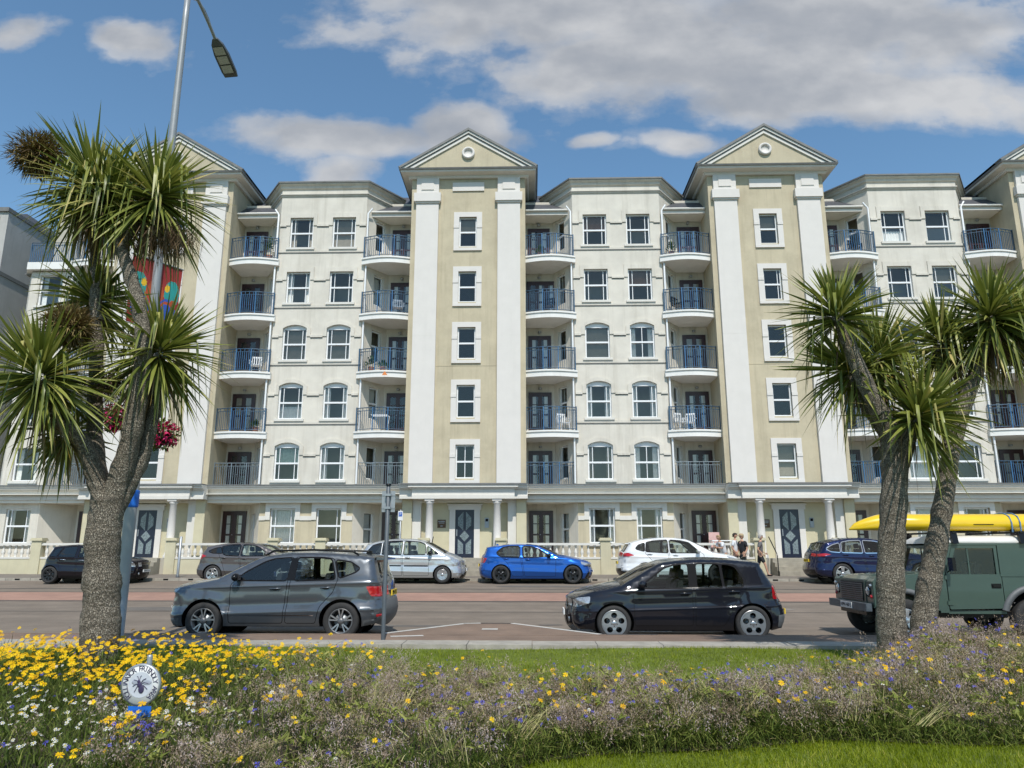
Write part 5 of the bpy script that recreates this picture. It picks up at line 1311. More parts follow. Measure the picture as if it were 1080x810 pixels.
# ------------------------------------------------------------------ boxy green 4x4 with a kayak on the roof
M['paint_green'] = mat('paint_green', (.050,.082,.066), .38, .06, 5, coat=.5, metal=.1)
M['roofwhite'] = mat('roof_white', (.70,.68,.64), .5, .08, 4, coat=.2, grime=.15)
def offroader(px_fw, Y):
    W = .895; xf, xr = .66, 3.02; rw = .385
    x0 = wx(px_fw, Y) - xf; yc = Y + W
    R_ = thing('off_road_car', 'dark green boxy off road car with white roof parked at the right', 'car', (x0, yc, road_z(yc)), 0, 'cars parked along the promenade road')
    G = M['paint_green']; K = M['black']
    b = MB()
    # wings / engine bay
    for s in (-1,1):
        pr = [(.10,.62),(.10,1.08),(.14,1.12),(1.30,1.17),(1.30,.56),(1.12,.56)] + [(xf+.46*cos(a), rw+.02+.46*sin(a)) for a in np.linspace(.42,pi-.9,12)]
        b.prism([(p[0],p[1]) for p in pr], s*(W-.24), s*W, 'xz')
    b.box(.13, 1.30, -W+.24, W-.24, .6, 1.10)
    b.box(.06, 1.3, -W+.30, W-.30, .45, .62, 1)
    b.prism([(.16,1.101),(.30,1.165),(1.32,1.225),(1.32,1.101)], -W+.17, W-.17, 'xz')        # bonnet
    b.prism([(.34,1.17),(1.2,1.222),(1.2,1.235),(.36,1.19)], -.3, .3, 'xz')
    # bulkhead, sills, floor
    b.box(1.30, 1.46, -W, W, .52, 1.19); b.box(1.46, 2.52, -W+.03, W-.03, .50, .56)
    b.box(1.3, 3.7, -W+.12, W-.12, .42, .52, 1)
    # rear body side with wheel arch, hard side panel
    for s in (-1,1):
        pr = [(2.50,.56),(2.50,1.18),(3.72,1.18),(3.72,.60)] + [(xr+.52*cos(a), rw+.02+.52*sin(a)) for a in np.linspace(.35,pi-.36,14)]
        b.prism(pr, s*(W-.05), s*W, 'xz')
        b.box(2.50, 3.72, s*(W-.075), s*(W-.03), 1.18, 1.745)
        b.box(2.47, 3.74, s*(W-.02), s*(W+.012), 1.175, 1.20)
        b.box(1.36, 3.74, s*(W-.10), s*(W-.03), 1.745, 1.780)
        b.box(3.65, 3.74, s*(W-.10), s*(W-.028), 1.20, 1.745)
    b.box(3.68, 3.74, -W+.05, W-.05, .6, 1.740)
    # screen frame
    for s in (-1,1): b.prism([(1.40,1.19),(1.47,1.19),(1.66,1.750),(1.59,1.750)], s*(W-.11), s*(W-.04), 'xz')
    b.prism([(1.55,1.690),(1.57,1.750),(1.68,1.750),(1.66,1.690)], -W+.11, W-.11, 'xz'); b.prism([(1.39,1.19),(1.46,1.19),(1.475,1.24),(1.41,1.24)], -W+.11, W-.11, 'xz')
    b.prism([(1.445,1.24),(1.465,1.24),(1.60,1.690),(1.58,1.690)], -.02, .02, 'xz')
    b.build('body', [G, K], R_)
    b = MB()
    for s in (-1,1):
        pr = [(1.47,1.19),(2.50,1.19),(2.50,1.40),(1.47,1.40)]
    # doors with framed window
    for s in (-1,1):
        d = MB()
        d.prism(rounded([(1.475,.58),(1.475,1.215),(2.485,1.215),(2.485,.60)],.03), s*(W-.035), s*(W+.004), 'xz')
        fr = [[(1.49,1.216),(1.55,1.216),(1.72,1.690),(1.66,1.740)],[(1.66,1.740),(1.715,1.690),(2.43,1.690),(2.485,1.740)],[(2.43,1.216),(2.485,1.216),(2.485,1.740),(2.43,1.690)]]
        for q_ in fr: d.prism(q_, s*(W-.075), s*(W-.035), 'xz')
        d.box(1.93,1.955, s*(W-.07), s*(W-.045), 1.216, 1.690)
        o = put('door', d.mesh('door', G), R_)
        g_ = MB(); g_.face([(1.54,s*(W-.056),1.216),(2.44,s*(W-.056),1.216),(2.44,s*(W-.056),1.700),(1.71,s*(W-.056),1.700)]); put('window', g_.mesh('window', M['carglass']), o)
        h = MB(); h.box(2.30,2.44, s*(W+.002), s*(W+.03), .985, 1.02); h.box(2.28,2.46, s*W, s*(W+.01), .96, 1.045); put('handle', h.mesh('handle', K), o)
        for z in (.66,1.12): h = MB(); h.box(1.44,1.54, s*(W), s*(W+.02), z, z+.07); put('hinge', h.mesh('hinge', G), o)
        m_ = MB(); m_.box(1.50,1.56, s*(W+.06), s*(W+.22), 1.28, 1.52); m_.tube([(1.50,s*W,1.25),(1.52,s*(W+.12),1.30)],.012,6); put('door_mirror', m_.mesh('door_mirror', K), R_)
        # arches
        for cx, R, a0, a1 in ((xf,.46,.30,pi-.3),(xr,.52,.28,pi-.28)):
            a_ = MB(); rows = []
            for a in np.linspace(a0,a1,16):
                c_, n_ = cos(a), sin(a); rows.append([(cx+R*c_, s*(W-.02), rw+.02+R*n_),(cx+R*c_, s*(W+.05), rw+.02+R*n_),(cx+(R+.09)*c_, s*(W+.045), rw+.02+(R+.085)*n_),(cx+(R+.10)*c_, s*(W), rw+.02+(R+.095)*n_)])
            a_.grid(rows, 0, True)
            rows = [[(cx+R*cos(a), s*(W-.02), rw+.02+R*sin(a)),(cx+R*cos(a), s*(W-.42), rw+.02+R*sin(a))] for a in np.linspace(a0,a1,14)]
            a_.grid(rows, 0, True); put('wheel_arch', a_.mesh('wheel_arch', M['cladgrey']), R_)
        sd_ = MB(); sd_.prism([(1.05,.50),(1.12,.62),(1.18,.62),(1.16,.22),(1.06,.20)], s*(W-.28), s*(W-.02), 'xz'); put('mud_flap', sd_.mesh('mud_flap', K), R_)
    g_ = MB(); g_.face([(1.455,-W+.11,1.24),(1.455,W-.11,1.24),(1.59,W-.11,1.690),(1.59,-W+.11,1.690)]); put('windscreen', g_.mesh('windscreen', M['carglass']), R_)
    # roof
    r_ = MB(); prof = [(-W+.05,1.83),(-W+.03,1.86),(-W+.10,1.93),(-W+.28,1.975),(0,1.995),(W-.28,1.975),(W-.10,1.93),(W-.03,1.86),(W-.05,1.83)]
    rows = [[(x,y*(1 if x > 1.5 else .97),1.78+(z-1.83)*f) for y,z in prof] for x,f in ((1.52,.0),(1.55,.5),(1.66,.9),(1.9,1),(3.5,1),(3.70,.9),(3.76,.3),(3.77,0))]
    r_.grid(rows, 0, True); r_.build('roof', M['roofwhite'], R_)
    # front: grille panel, lamps, bumper
    f = MB(); f.box(.075,.13,-W+.30,W-.30,.66,1.09,0)
    for s in (-1,1): f.box(.09,.14,s*(W-.30),s*(W-.02),.60,1.08,0)
    put('front_panel', f.mesh('front_panel', G), R_)
    f = MB(); f.box(.06,.075,-.50,.50,.70,1.05,0)
    for k in range(9): f.box(.045,.06,-.50,.50,.715+.037*k,.730+.037*k,1)
    put('grille', f.mesh('grille', [K, M['cladgrey']]), R_)
    for s in (-1,1):
        f = MB(); f.lathe([(0,-.035),(.05,-.032),(.088,-.015),(.09,0)], (.088,s*(W-.20),.90), 20, 'x'); h_ = put('headlight', f.mesh('headlight', M['lampclear']), R_)
        f = MB(); f.lathe([(.088,-.02),(.105,-.012),(.108,.004)], (.088,s*(W-.20),.90), 20, 'x'); put('headlight_ring', f.mesh('headlight_ring', K), h_)
        f = MB(); f.lathe([(0,-.03),(.03,-.025),(.036,0)], (.09,s*(W-.08),1.0), 12, 'x'); put('side_light', f.mesh('side_light', M['lampclear']), R_)
        f = MB(); f.lathe([(0,-.03),(.03,-.025),(.036,0)], (.09,s*(W-.08),.80), 12, 'x'); put('indicator', f.mesh('indicator', M['lampred']), R_)
    f = MB(); f.box(-.06,.05,-W+.02,W-.02,.54,.68); f.box(.05,.5,-.45,.45,.5,.6); put('bumper', f.mesh('bumper', M['postgrey']), R_)
    f = MB(); f.box(-.075,-.062,-.26,.26,.55,.665); p_ = put('number_plate', f.mesh('number_plate', M['platew']), R_)
    tx = text_mesh('HMN 460 S', .10, .001); tx.materials.append(M['ink']); o = put('plate_lettering', tx, p_)
    o.matrix_local = Matrix.Translation((-.077,0,.607)) @ (Matrix.Rotation(-pi/2,4,'Z') @ Matrix.Rotation(pi/2,4,'X'))
    # cabin, spare
    c_ = MB()
    for y_ in (-.42,.42): c_.prism(rounded([(1.98,.6),(2.12,.6),(2.30,1.42),(2.18,1.44)],.05), y_-.24, y_+.24, 'xz'); c_.box(1.6,2.1,y_-.24,y_+.24,.6,.86)
    c_.box(1.46,1.66,-.8,.8,.7,1.2); c_.lathe([(.18,-.012),(.20,0),(.18,.012),(.175,0),(.18,-.012)], (1.72,.42,1.2), 18, 'x'); put('cabin', c_.mesh('cabin', M['seat']), R_)
    t_ = MB(); t_.lathe([(0,.0),(.36,.0),(.385,.03),(.385,.2),(.36,.23),(0,.23)], (3.75,0,1.12), 28, 'x'); put('spare_wheel', t_.mesh('spare_wheel', M['tyre']), R_)
    add_wheels(R_, [(x,s*(W-.11)) for x in (xf,xr) for s in (-1,1)], rw, .21, .235, ('taper',5,'paint_silver','paint_silver'))
    for x in (1.72, 2.98):
        rb = MB(); rb.box(x-.03,x+.03,-W+.0,W-.0,1.965,2.005)
        for s in (-1,1): rb.prism([(s*(W-.03),1.79),(s*(W+.03),1.775),(s*(W-.02),2.005),(s*(W-.09),2.005)], x-.055, x+.055, 'yz')
        for y_ in (-.62,-.08): rb.box(x-.03,x+.03,y_-.03,y_+.03,2.005,2.05)
        put('roof_bar', rb.mesh('roof_bar', K), R_)
    return R_, x0, yc
OFF, ox, oy = offroader(957, 14.52)
# kayak strapped to the roof bars
M['kayak'] = mat('kayak_yellow', (.78,.52,.012), .28, .05, 3, coat=.4)
def kayak(x0, yc, z0):
    t_ = thing('kayak', 'long yellow kayak strapped on the roof of the green off road car', 'kayak', (x0+2.2, yc, z0))
    L = 4.6; n = 44; rows = []
    for i in range(n+1):
        u = i/n; x = -2.22 + L*u; e = min(1, min(u,1-u)*2*1.9)
        hw = .33*e**.75 + .008
        top = .29*(min(1, u*7.5))**.55*(min(1,(1-u)*7.5))**.55 + .03     # keel side up: the hull sheers down to the bow
        lo = -.02 + .03*max(0,.25-u)/.25 + .02*max(0,.3-abs(u-.35))
        row = []
        for k in range(20):
            a = 2*pi*k/20; ca, sa = cos(a), sin(a)
            y_ = hw*math.copysign(abs(ca)**.75, ca); zc = lo+.13*min(1,e+.2)
            z_ = zc + ((top-zc) if sa > 0 else (zc-lo))*math.copysign(abs(sa)**.85, sa)
            row.append((x, y_, max(z_, lo)))
        rows.append(row)
    b = MB(); b.grid(rows, 0, True, True); b.face(rows[0]); b.face(rows[-1]); put('hull', b.mesh('hull', M['kayak']), t_)
    b = MB(); b.ell((-.05,0,-.02),(.42,.20,.03),20,6); put('cockpit_rim', b.mesh('cockpit_rim', M['black']), t_)
    M['strap'] = mat('strap_blue', (.10,.20,.36), .7)
    for x in (.74,.90):
        b = MB(); b.tube([(x,-.34,-.04),(x,-.345,.14),(x,-.29,.26),(x,-.15,.32),(x,0,.332),(x,.15,.32),(x,.29,.26),(x,.345,.14),(x,.34,-.04)], .014, 6); put('strap', b.mesh('strap', M['strap']), t_)
    b = MB(); b.box(.02,.40,-.340,-.325,.10,.114); put('hull_stripe', b.mesh('hull_stripe', M['ink']), t_)
    return t_
kayak(ox, oy-.36, road_z(oy)+2.03)
# ------------------------------------------------------------------ vegetation
def at(px, py, Y):
    """point seen at a photograph pixel, at distance Y"""
    u = (px-540)/780.0; v = (405-py)/780.0; c_, s_ = cos(radians(PITCH)), sin(radians(PITCH)); a = radians(YAW)
    dx, dy, dz = u, c_-v*s_, s_+v*c_
    X = dx*cos(a)-dy*sin(a); Yd = dx*sin(a)+dy*cos(a); k = Y/Yd
    return Vector((X*k, Y, EYE+dz*k))
def blades(base, dirv, length, width, bend, twist=None, seg=2):
    """numpy: tapered bent blades, seg quads each -> V, F"""
    n = len(base); d = dirv/np.linalg.norm(dirv,axis=1)[:,None]
    side = np.cross(d, np.array([0,0,1.0])+nrg.normal(0,.3,(n,3))); side /= np.linalg.norm(side,axis=1)[:,None]+1e-9
    V = np.zeros((n, (seg+1)*2, 3))
    for k in range(seg+1):
        t = k/seg; p = base + d*(length*t)[:,None]; p = p + np.array([0,0,-1.0])*(bend*length*t*t)[:,None]
        w_ = (width*(1-.9*t)*.5 if k else width*.5)[:,None]
        V[:,2*k] = p-side*w_; V[:,2*k+1] = p+side*w_
    q_ = np.array([[2*k,2*k+1,2*k+3,2*k+2] for k in range(seg)])
    Fc = (np.arange(n)*(seg+1)*2)[:,None,None] + q_[None]
    return V.reshape(-1,3), Fc.reshape(-1,4), (seg+1)*2
M['palmleaf'] = leafmat('palm_leaf', [(0,(.06,.08,.014)),(.3,(.14,.17,.028)),(.6,(.26,.28,.055)),(.85,(.42,.40,.12)),(1,(.56,.47,.18))], .25, .42, .5)
M['deadleaf'] = leafmat('dead_leaf', [(0,(.08,.05,.03)),(.5,(.20,.135,.08)),(.85,(.33,.25,.14)),(1,(.48,.30,.05))], .15, .7, .2)
M['panicle'] = leafmat('seed_panicle', [(0,(.10,.065,.03)),(.5,(.20,.14,.055)),(1,(.32,.25,.10))], .1, .7, .2)
def barkmat():
    m, t, b = newmat('palm_bark'); pos = t.n('ShaderNodeNewGeometry').outputs['Position']
    mp = t.n('ShaderNodeMapping', Vector=pos, Scale=(1,1,.55)).outputs[0]
    nz = t.n('ShaderNodeTexNoise', Vector=mp, Scale=9.0, Detail=3.0)
    ds = t.n('ShaderNodeVectorMath', _operation='MULTIPLY_ADD', i0=nz.outputs['Color'], i1=(.05,.05,.05), i2=mp).outputs[0]
    vo = t.n('ShaderNodeTexVoronoi', Vector=ds, Scale=60.0, _feature='DISTANCE_TO_EDGE'); vc = t.n('ShaderNodeTexVoronoi', Vector=ds, Scale=60.0)
    crack = t.ramp(vo.outputs[0], [(.0,(0,0,0)),(.16,(1,1,1))])
    n2 = t.noise(pos, 3.0, 5, .6)
    base = t.mix(vc.outputs['Color'], (.15,.12,.085,1), (.50,.44,.35,1))
    base = t.mix(t.math('MULTIPLY', n2, .55), base, (.25,.21,.16,1))
    c = t.mix(crack, (.05,.04,.03,1), base)
    t.set(b, 'Base_Color', c); t.set(b, 'Roughness', .92)
    rg = t.ramp(t.noise(ds, 2.2, 4, .6, (1,1,9)), [(.40,(0,0,0)),(.62,(1,1,1))])
    c = t.mix(t.math('MULTIPLY', rg, .42), c, (.10,.08,.055,1)); t.set(b, 'Base_Color', c)
    h = t.math('ADD', t.math('MULTIPLY', t.math('SUBTRACT', crack, rg), .7), t.math('MULTIPLY', vc.outputs[0], .4))
    bp_ = t.n('ShaderNodeBump', Strength=.9, Distance=.02, Height=h); t.set(b, 'Normal', bp_.outputs[0]); return m
M['bark'] = barkmat()
def limb(mb, pts, r0, r1, bumps=.08, n=22):
    P = [Vector(p) for p in pts]; path = []
    for i in range(len(P)-1):
        p0, p1, p2, p3 = P[max(i-1,0)], P[i], P[i+1], P[min(i+2,len(P)-1)]; m = max(3, int((p2-p1).length/.07))
        for k in range(m):
            t_ = k/m; path.append(.5*((2*p1)+(p2-p0)*t_+(2*p0-5*p1+4*p2-p3)*t_*t_+(3*p1-p0-3*p2+p3)*t_**3))
    path.append(P[-1]); L = len(path)-1
    rad = [(r0+(r1-r0)*i/L)*(1+bumps*.5*sin(i*.9)+rnd.uniform(-bumps,bumps)*.4) for i in range(L+1)]
    i0 = len(mb.v); mb.tube(path, rad, n, True)
    for i in range(i0, len(mb.v)):
        v = Vector(mb.v[i]); h = sin(v.x*61+v.z*23)*sin(v.y*57-v.z*31)*.012; mb.v[i] = (v.x+h, v.y+h*.6, v.z)
def rosette(c, axis, n, length, wd, rng, dead=40, yellow=.08, low=-.75):
    """sword leaves around a growing tip; returns (green mesh, dead mesh)"""
    ax = np.array(axis)/np.linalg.norm(axis); c = np.array(c)
    u = np.cross(ax, [0.,1,.2]); u /= np.linalg.norm(u); v = np.cross(ax, u)
    res = []
    for cnt, isdead in ((n, False), (dead, True)):
        if cnt == 0: res.append(None); continue
        th = rng.uniform(0,2*pi,cnt); f = np.arange(cnt)/cnt
        el = (1.5 - (1.5-low)*f**.85 + rng.normal(0,.12,cnt)) if not isdead else rng.uniform(-1.45,-.7,cnt)
        d = np.cos(el)[:,None]*(np.cos(th)[:,None]*u+np.sin(th)[:,None]*v)+np.sin(el)[:,None]*ax
        L = length*rng.uniform(.78,1.12,cnt)*(np.where(f < .15, .75, 1) if not isdead else .7)
        bend = np.where(f < .3, rng.uniform(.0,.08,cnt), rng.uniform(.03,.34,cnt)) if not isdead else rng.uniform(.1,.4,cnt)
        kink = rng.uniform(0,1,cnt) < .24
        seg = 6; W_ = wd*rng.uniform(.75,1.2,cnt)*(1 if not isdead else .55)
        side = np.cross(d, ax+1e-3); side /= np.linalg.norm(side,axis=1)[:,None]+1e-9
        nor = np.cross(side, d)
        tw = rng.normal(0,.5,cnt); side, nor = side*np.cos(tw)[:,None]+nor*np.sin(tw)[:,None], nor*np.cos(tw)[:,None]-side*np.sin(tw)[:,None]
        V = np.zeros((cnt,(seg+1)*3,3)); prof = [.45,.85,1,.95,.75,.42,.04]
        st = c + d*.06 - ax*(.16*f)[:,None]*(1 if not isdead else 2.2)
        for k in range(seg+1):
            t = k/seg
            p = st + d*(L*t)[:,None]; p[:,2] -= bend*L*t**2.2
            kk = np.where(kink & (t > .5), (t-.5)*1.1, 0)*L; p[:,2] -= kk; p -= d*(kk*.7)[:,None]
            w_ = (W_*prof[k]*.5)[:,None]
            V[:,3*k] = p-side*w_+nor*w_*.35; V[:,3*k+1] = p-nor*w_*.15; V[:,3*k+2] = p+side*w_+nor*w_*.35
        q_ = np.array([[3*k+a,3*k+a+1,3*k+4+a,3*k+3+a] for k in range(seg) for a in (0,1)])
        Fc = ((np.arange(cnt)*(seg+1)*3)[:,None,None]+q_[None]).reshape(-1,4)
        a = np.clip(.25+.5*rng.uniform(0,1,cnt)**1.3-.15*f+np.where(rng.uniform(0,1,cnt) < yellow,.45,0),0,1) if not isdead else rng.uniform(0,.92,cnt)
        at_ = np.repeat(a[:,None],(seg+1)*3,1); at_[:,-6:] = np.clip(at_[:,-6:]+np.where(rng.uniform(0,1,(cnt,1)) < .4,.3,.05),0,1)
        res.append((V.reshape(-1,3), Fc, at_.ravel()))
    return res
def panicle_mesh(c, r, rng, n=2600):
    th = rng.uniform(0,2*pi,n); el = np.arcsin(rng.uniform(-1,1,n)); d = np.stack([np.cos(th)*np.cos(el),np.sin(th)*np.cos(el),np.sin(el)],1)
    base = np.array(c)+d*np.array(r)*rng.uniform(.15,.95,n)[:,None]
    dd = d+rng.normal(0,.45,(n,3)); V, Fc, k = blades(base, dd, rng.uniform(.08,.17,n), np.full(n,.020), rng.uniform(-.1,.4,n))
    return fast_mesh('seed_panicle', V, Fc, M['panicle'], attr=np.repeat(rng.uniform(0,1,n),k))
def palm(label, base, limbs, heads, panicles, dead_bunch=(), seed=1):
    rng = np.random.default_rng(seed); base = Vector(base)
    t_ = thing('cabbage_palm', label, 'palm tree', base, 0, 'cabbage palms in the flower bed')
    b = MB()
    for pts, r0, r1 in limbs: limb(b, [Vector(p)-base for p in pts], r0, r1)
    put('trunk', b.mesh('trunk', M['bark']), t_)
    for c, ax, n, L, dead, yel, low in heads:
        g_, d_ = rosette(Vector(c)-base, ax, int(n*1.75), L*1.0, .044, rng, int(dead*1.3), yel*1.3, low)
        o = put('crown', fast_mesh('crown', g_[0], g_[1], M['palmleaf'], attr=g_[2]), t_)
        if d_: put('dead_leaves', fast_mesh('dead_leaves', d_[0], d_[1], M['deadleaf'], attr=d_[2]), o)
    for c, r in panicles: put('seed_panicle', panicle_mesh(Vector(c)-base, r, rng), t_)
    for c, r in dead_bunch:
        n = 420; d = rng.normal(0,1,(n,3))*[.55,.55,.25]+[0,0,-1.0]; V, Fc, k = blades(np.array(Vector(c)-base)+rng.normal(0,1,(n,3))*np.array(r)*[.4,.4,.25], d, rng.uniform(.15,.42,n), np.full(n,.010), rng.uniform(.0,.3,n))
        put('dry_flower_stalks', fast_mesh('dry_flower_stalks', V, Fc, M['deadleaf'], attr=np.repeat(rng.uniform(.1,.6,n),k)), t_)
Y1 = 9.0
A = lambda x,y,dy=0: at(x,y,Y1+dy)
gz = lambda p: Vector((p.x,p.y,.12))
tb = A(106,690); tb = Vector((tb.x, Y1, .12))
palm('large multi headed cabbage palm with forked trunk at the left', tb,
  [([tb, A(107,640), A(108,580), A(113,528)], .215, .185),
   ([A(111,545), A(103,510,.0), A(90,472,-.1), A(72,452,-.25), A(52,438,-.4), A(42,412,-.45)], .125, .07),
   ([A(110,530), A(101,480,.1), A(100,430,.25), A(102,370,.3), A(101,310,.3), A(100,250,.25), A(99,210,.2)], .108, .056),
   ([A(114,550), A(126,505), A(138,462,-.05), A(147,410,-.1), A(151,365,-.12), A(147,325,-.1), A(137,290,-.05), A(126,258,0)], .135, .070),
   ([A(128,262), A(141,240,.05), A(158,218,.1)], .06, .05), ([A(127,260), A(116,243,.05), A(108,222,.1)], .06, .05),
   ([A(120,540,.05), A(146,490,.15), A(161,440,.2), A(168,390,.2)], .11, .06),
   ([A(103,340,.3), A(100,315,.4)], .08, .07), ([A(95,480,.1), A(76,462,.3)], .08, .07)],
  [(A(98,192,.15),(-.1,-.15,1),175,.98,60,.06,-.85), (A(114,205,.05),(.15,-.2,1),120,.9,30,.1,-.7), (A(166,202,.1),(.25,-.1,1),170,.95,70,.05,-.8),
   (A(41,392,-.5),(-.15,-.35,1),170,.95,45,.09,-.8), (A(170,366,.2),(.2,0,1),170,.92,50,.06,-.9), (A(100,312,.5),(-.1,.2,1),110,.75,30,.04,-.9), (A(66,452,.35),(-.5,.1,.7),80,.62,12,.03,-.9)],
  [(A(42,163,.1),(.40,.34,.32)), (A(72,344,-.25),(.30,.28,.25)), (A(118,190,.5),(.25,.25,.2))], [(A(178,248,.1),(.42,.4,.3)), (A(120,400,.3),(.2,.2,.3))], 3)
Y2 = 9.9; A2 = lambda x,y,dy=0: at(x,y,Y2+dy)
b1 = A2(939,690); b1 = Vector((b1.x,Y2,.12)); b2 = at(968,690,10.3); b2 = Vector((b2.x,10.3,.12)); A3 = lambda x,y,dy=0: at(x,y,10.3+dy)
palm('leaning cabbage palm with straight trunk left of the pair at the right', b1,
  [([b1, A2(939,620), A2(941,560), A2(944,500), A2(944,468)], .172, .155), ([A2(945,490), A2(938,455,-.05), A2(920,420,-.1), A2(903,382,-.12), A2(888,345,-.12), A2(882,333,-.1)], .135, .075),
   ([A2(948,492), A2(958,462,-.08), A2(968,442,-.12)], .12, .08), ([A2(940,480,.1), A2(930,430,.3), A2(926,390,.4)], .11, .08), ([A2(938,462,.1), A2(912,425,.3), A2(895,395,.3)], .10, .07)],
  [(A2(881,328,-.1),(-.25,-.1,1),110,.82,5,.07,-.35), (A2(893,388,.35),(-.6,.1,.55),110,.92,14,.05,-.8), (A2(926,372,.45),(.1,.1,1),130,.85,30,.12,-.7), (A2(971,434,-.15),(.55,-.2,.85),160,.86,26,.07,-.6)],
  [], [(A2(950,402,.3),(.35,.3,.2))], 7)
palm('cabbage palm with trunk leaning right behind its twin at the right', b2,
  [([b2, A3(976,640), A3(985,590), A3(995,530), A3(1003,478), A3(1016,430), A3(1034,380), A3(1043,345)], .165, .075), ([A3(1003,470), A3(998,410,.2), A3(992,365,.3)], .11, .08)],
  [(A3(1044,330),(.05,-.1,1),185,.95,60,.05,-.9), (A3(991,358,.35),(-.15,.1,1),140,.9,30,.1,-.8), (A3(1072,335,.3),(.3,.1,1),110,.85,40,.06,-.8)], [], [], 9)

# ---- lawn blades and the wild flower bed
def fbm(x, y, s=1.0):
    return (np.sin(x*1.7*s+1.3)*np.cos(y*2.3*s-.7)+.6*np.sin(x*3.9*s-y*2.7*s+2.1)+.4*np.cos(x*7.3*s+y*6.1*s))/2
lawn_np = lambda x,y: .10+.012*(y-4)+.02*np.sin(x*.9+y)
fb_v = np.vectorize(bed_front); bb_v = np.vectorize(bed_back)
def stuff(name, me, label, cat):
    return tag(put(name, me), label, cat, None, 'stuff')
M['grass'] = leafmat('grass_blade', [(0,(.13,.17,.004)),(.5,(.22,.28,.008)),(.85,(.32,.36,.02)),(1,(.44,.40,.08))], .35, .5, .3)
n = 120000
x = nrg.uniform(-7.5,8.5,n); y = nrg.uniform(7.4,11.9,n)
x2 = nrg.uniform(-.8,6.2,70000); y2 = nrg.uniform(4.9,6.7,70000); x = np.r_[x,x2]; y = np.r_[y,y2]
k = ~((y > fb_v(x)+nrg.uniform(.0,.30,n+70000)) & (y < bb_v(x)-.15)); x, y = x[k], y[k]; n = len(x)
bs = np.stack([x,y,lawn_np(x,y)-.005],1); d = nrg.normal(0,.35,(n,3)); d[:,2] = 1
V, Fc, kk = blades(bs, d, nrg.uniform(.03,.075,n)*(1+.25*fbm(x,y,1.4)), nrg.uniform(.004,.008,n), nrg.uniform(.05,.5,n), seg=1)
stuff('grass', fast_mesh('grass', V, Fc, M['grass'], attr=np.repeat(np.clip(nrg.beta(2,2.5,n)+.22*fbm(x,y,.8)+.2*fbm(x,y,3.1),0,1),kk)), 'short mown green grass around the flower bed', 'grass')

def in_bed(n, xa=-8.2, xb=9.2):
    x = nrg.uniform(xa,xb,n); f = nrg.uniform(0,1,n); a, b = fb_v(x), bb_v(x); y = a+(b-a)*f
    return x, y, f
def height(x, y, f):
    h = .40+.12*fbm(x,y,1.1)+.08*fbm(x,y,2.9)
    h += np.clip((x-2.6)*.045,0,.18)*f + .05*np.clip((-x-2)*.2,0,.5)
    h *= (.70+.30*np.clip(f*5,0,1))*(1-.24*np.exp(-((x-.2)/2.2)**2)*f)
    return h
left = lambda x,y,f: 1/(1+np.exp((x+2.8+.9*fbm(x,y,.9)-.5*(f-.5))*2.6))      # 1 = green daisy end, 0 = dry end
M['stemgreen'] = leafmat('meadow_green', [(0,(.028,.048,.010)),(.5,(.095,.135,.022)),(.85,(.21,.24,.05)),(1,(.38,.38,.11))], .3, .6, .2)
M['dry'] = leafmat('meadow_dry', [(0,(.13,.10,.04)),(.4,(.30,.245,.115)),(.75,(.48,.42,.20)),(1,(.56,.54,.24))], .2, .7, .2)
M['mauve'] = leafmat('dry_seed_head', [(0,(.14,.10,.058)),(.4,(.31,.235,.165)),(.75,(.48,.38,.31)),(1,(.53,.44,.46))], .2, .8, .1)
# stems and narrow leaves
x, y, f = in_bed(88000); h = height(x,y,f); g_ = nrg.uniform(0,1,len(x)) < left(x,y,f)*.93+.75*np.clip(.75-f*1.6,0,1)+.20+.22*np.clip(fbm(x,y,1.9),-.4,.8)
hz = nrg.uniform(0,.75,len(x))*h
bs = np.stack([x,y,lawn_np(x,y)+hz],1); d = nrg.normal(0,.55,(len(x),3)); d[:,2] = 1
L = np.minimum(h-hz, nrg.uniform(.10,.28,len(x)))+.03
V, Fc, kk = blades(bs[g_], d[g_], L[g_], nrg.uniform(.005,.013,g_.sum()), nrg.uniform(.1,.7,g_.sum()))
shade = np.clip(nrg.beta(2,2.4,g_.sum())+.15*fbm(x[g_],y[g_],2.),0,1)
stuff('meadow_foliage', fast_mesh('meadow_foliage', V, Fc, M['stemgreen'], attr=np.repeat(shade,kk)), 'green stems and leaves filling the wild flower bed', 'plants')
g_ = ~g_
m_ = g_.sum(); dd_ = nrg.normal(0,1,(m_,3))*[1,1,.8]+[0,0,.45]
V, Fc, kk = blades(bs[g_], dd_, nrg.uniform(.05,.17,m_), nrg.uniform(.003,.009,m_), nrg.uniform(-.2,.6,m_))
stuff('dry_stems', fast_mesh('dry_stems', V, Fc, M['dry'], attr=np.repeat(np.clip(nrg.beta(2,2,m_)+.2*fbm(x[g_],y[g_],2.2),0,1),kk)), 'dry straw coloured stems through the wild flower bed', 'plants')
# fringe hanging over the lawn at the front edge
n = 15000; x = nrg.uniform(-1.5,9.0,n); y = fb_v(x)+nrg.normal(.06,.08,n); z = lawn_np(x,y)+nrg.uniform(0,.16,n)
d = nrg.normal(0,.6,(n,3))+[0,-.25,.7]; V, Fc, kk = blades(np.stack([x,y,z],1), d, nrg.uniform(.06,.18,n), nrg.uniform(.004,.011,n), nrg.uniform(.1,.8,n))
stuff('bed_fringe', fast_mesh('bed_fringe', V, Fc, M['stemgreen'], attr=np.repeat(np.clip(nrg.beta(2,2,n)+.1,0,1),kk)), 'green leaves spilling from the flower bed onto the front lawn', 'plants')
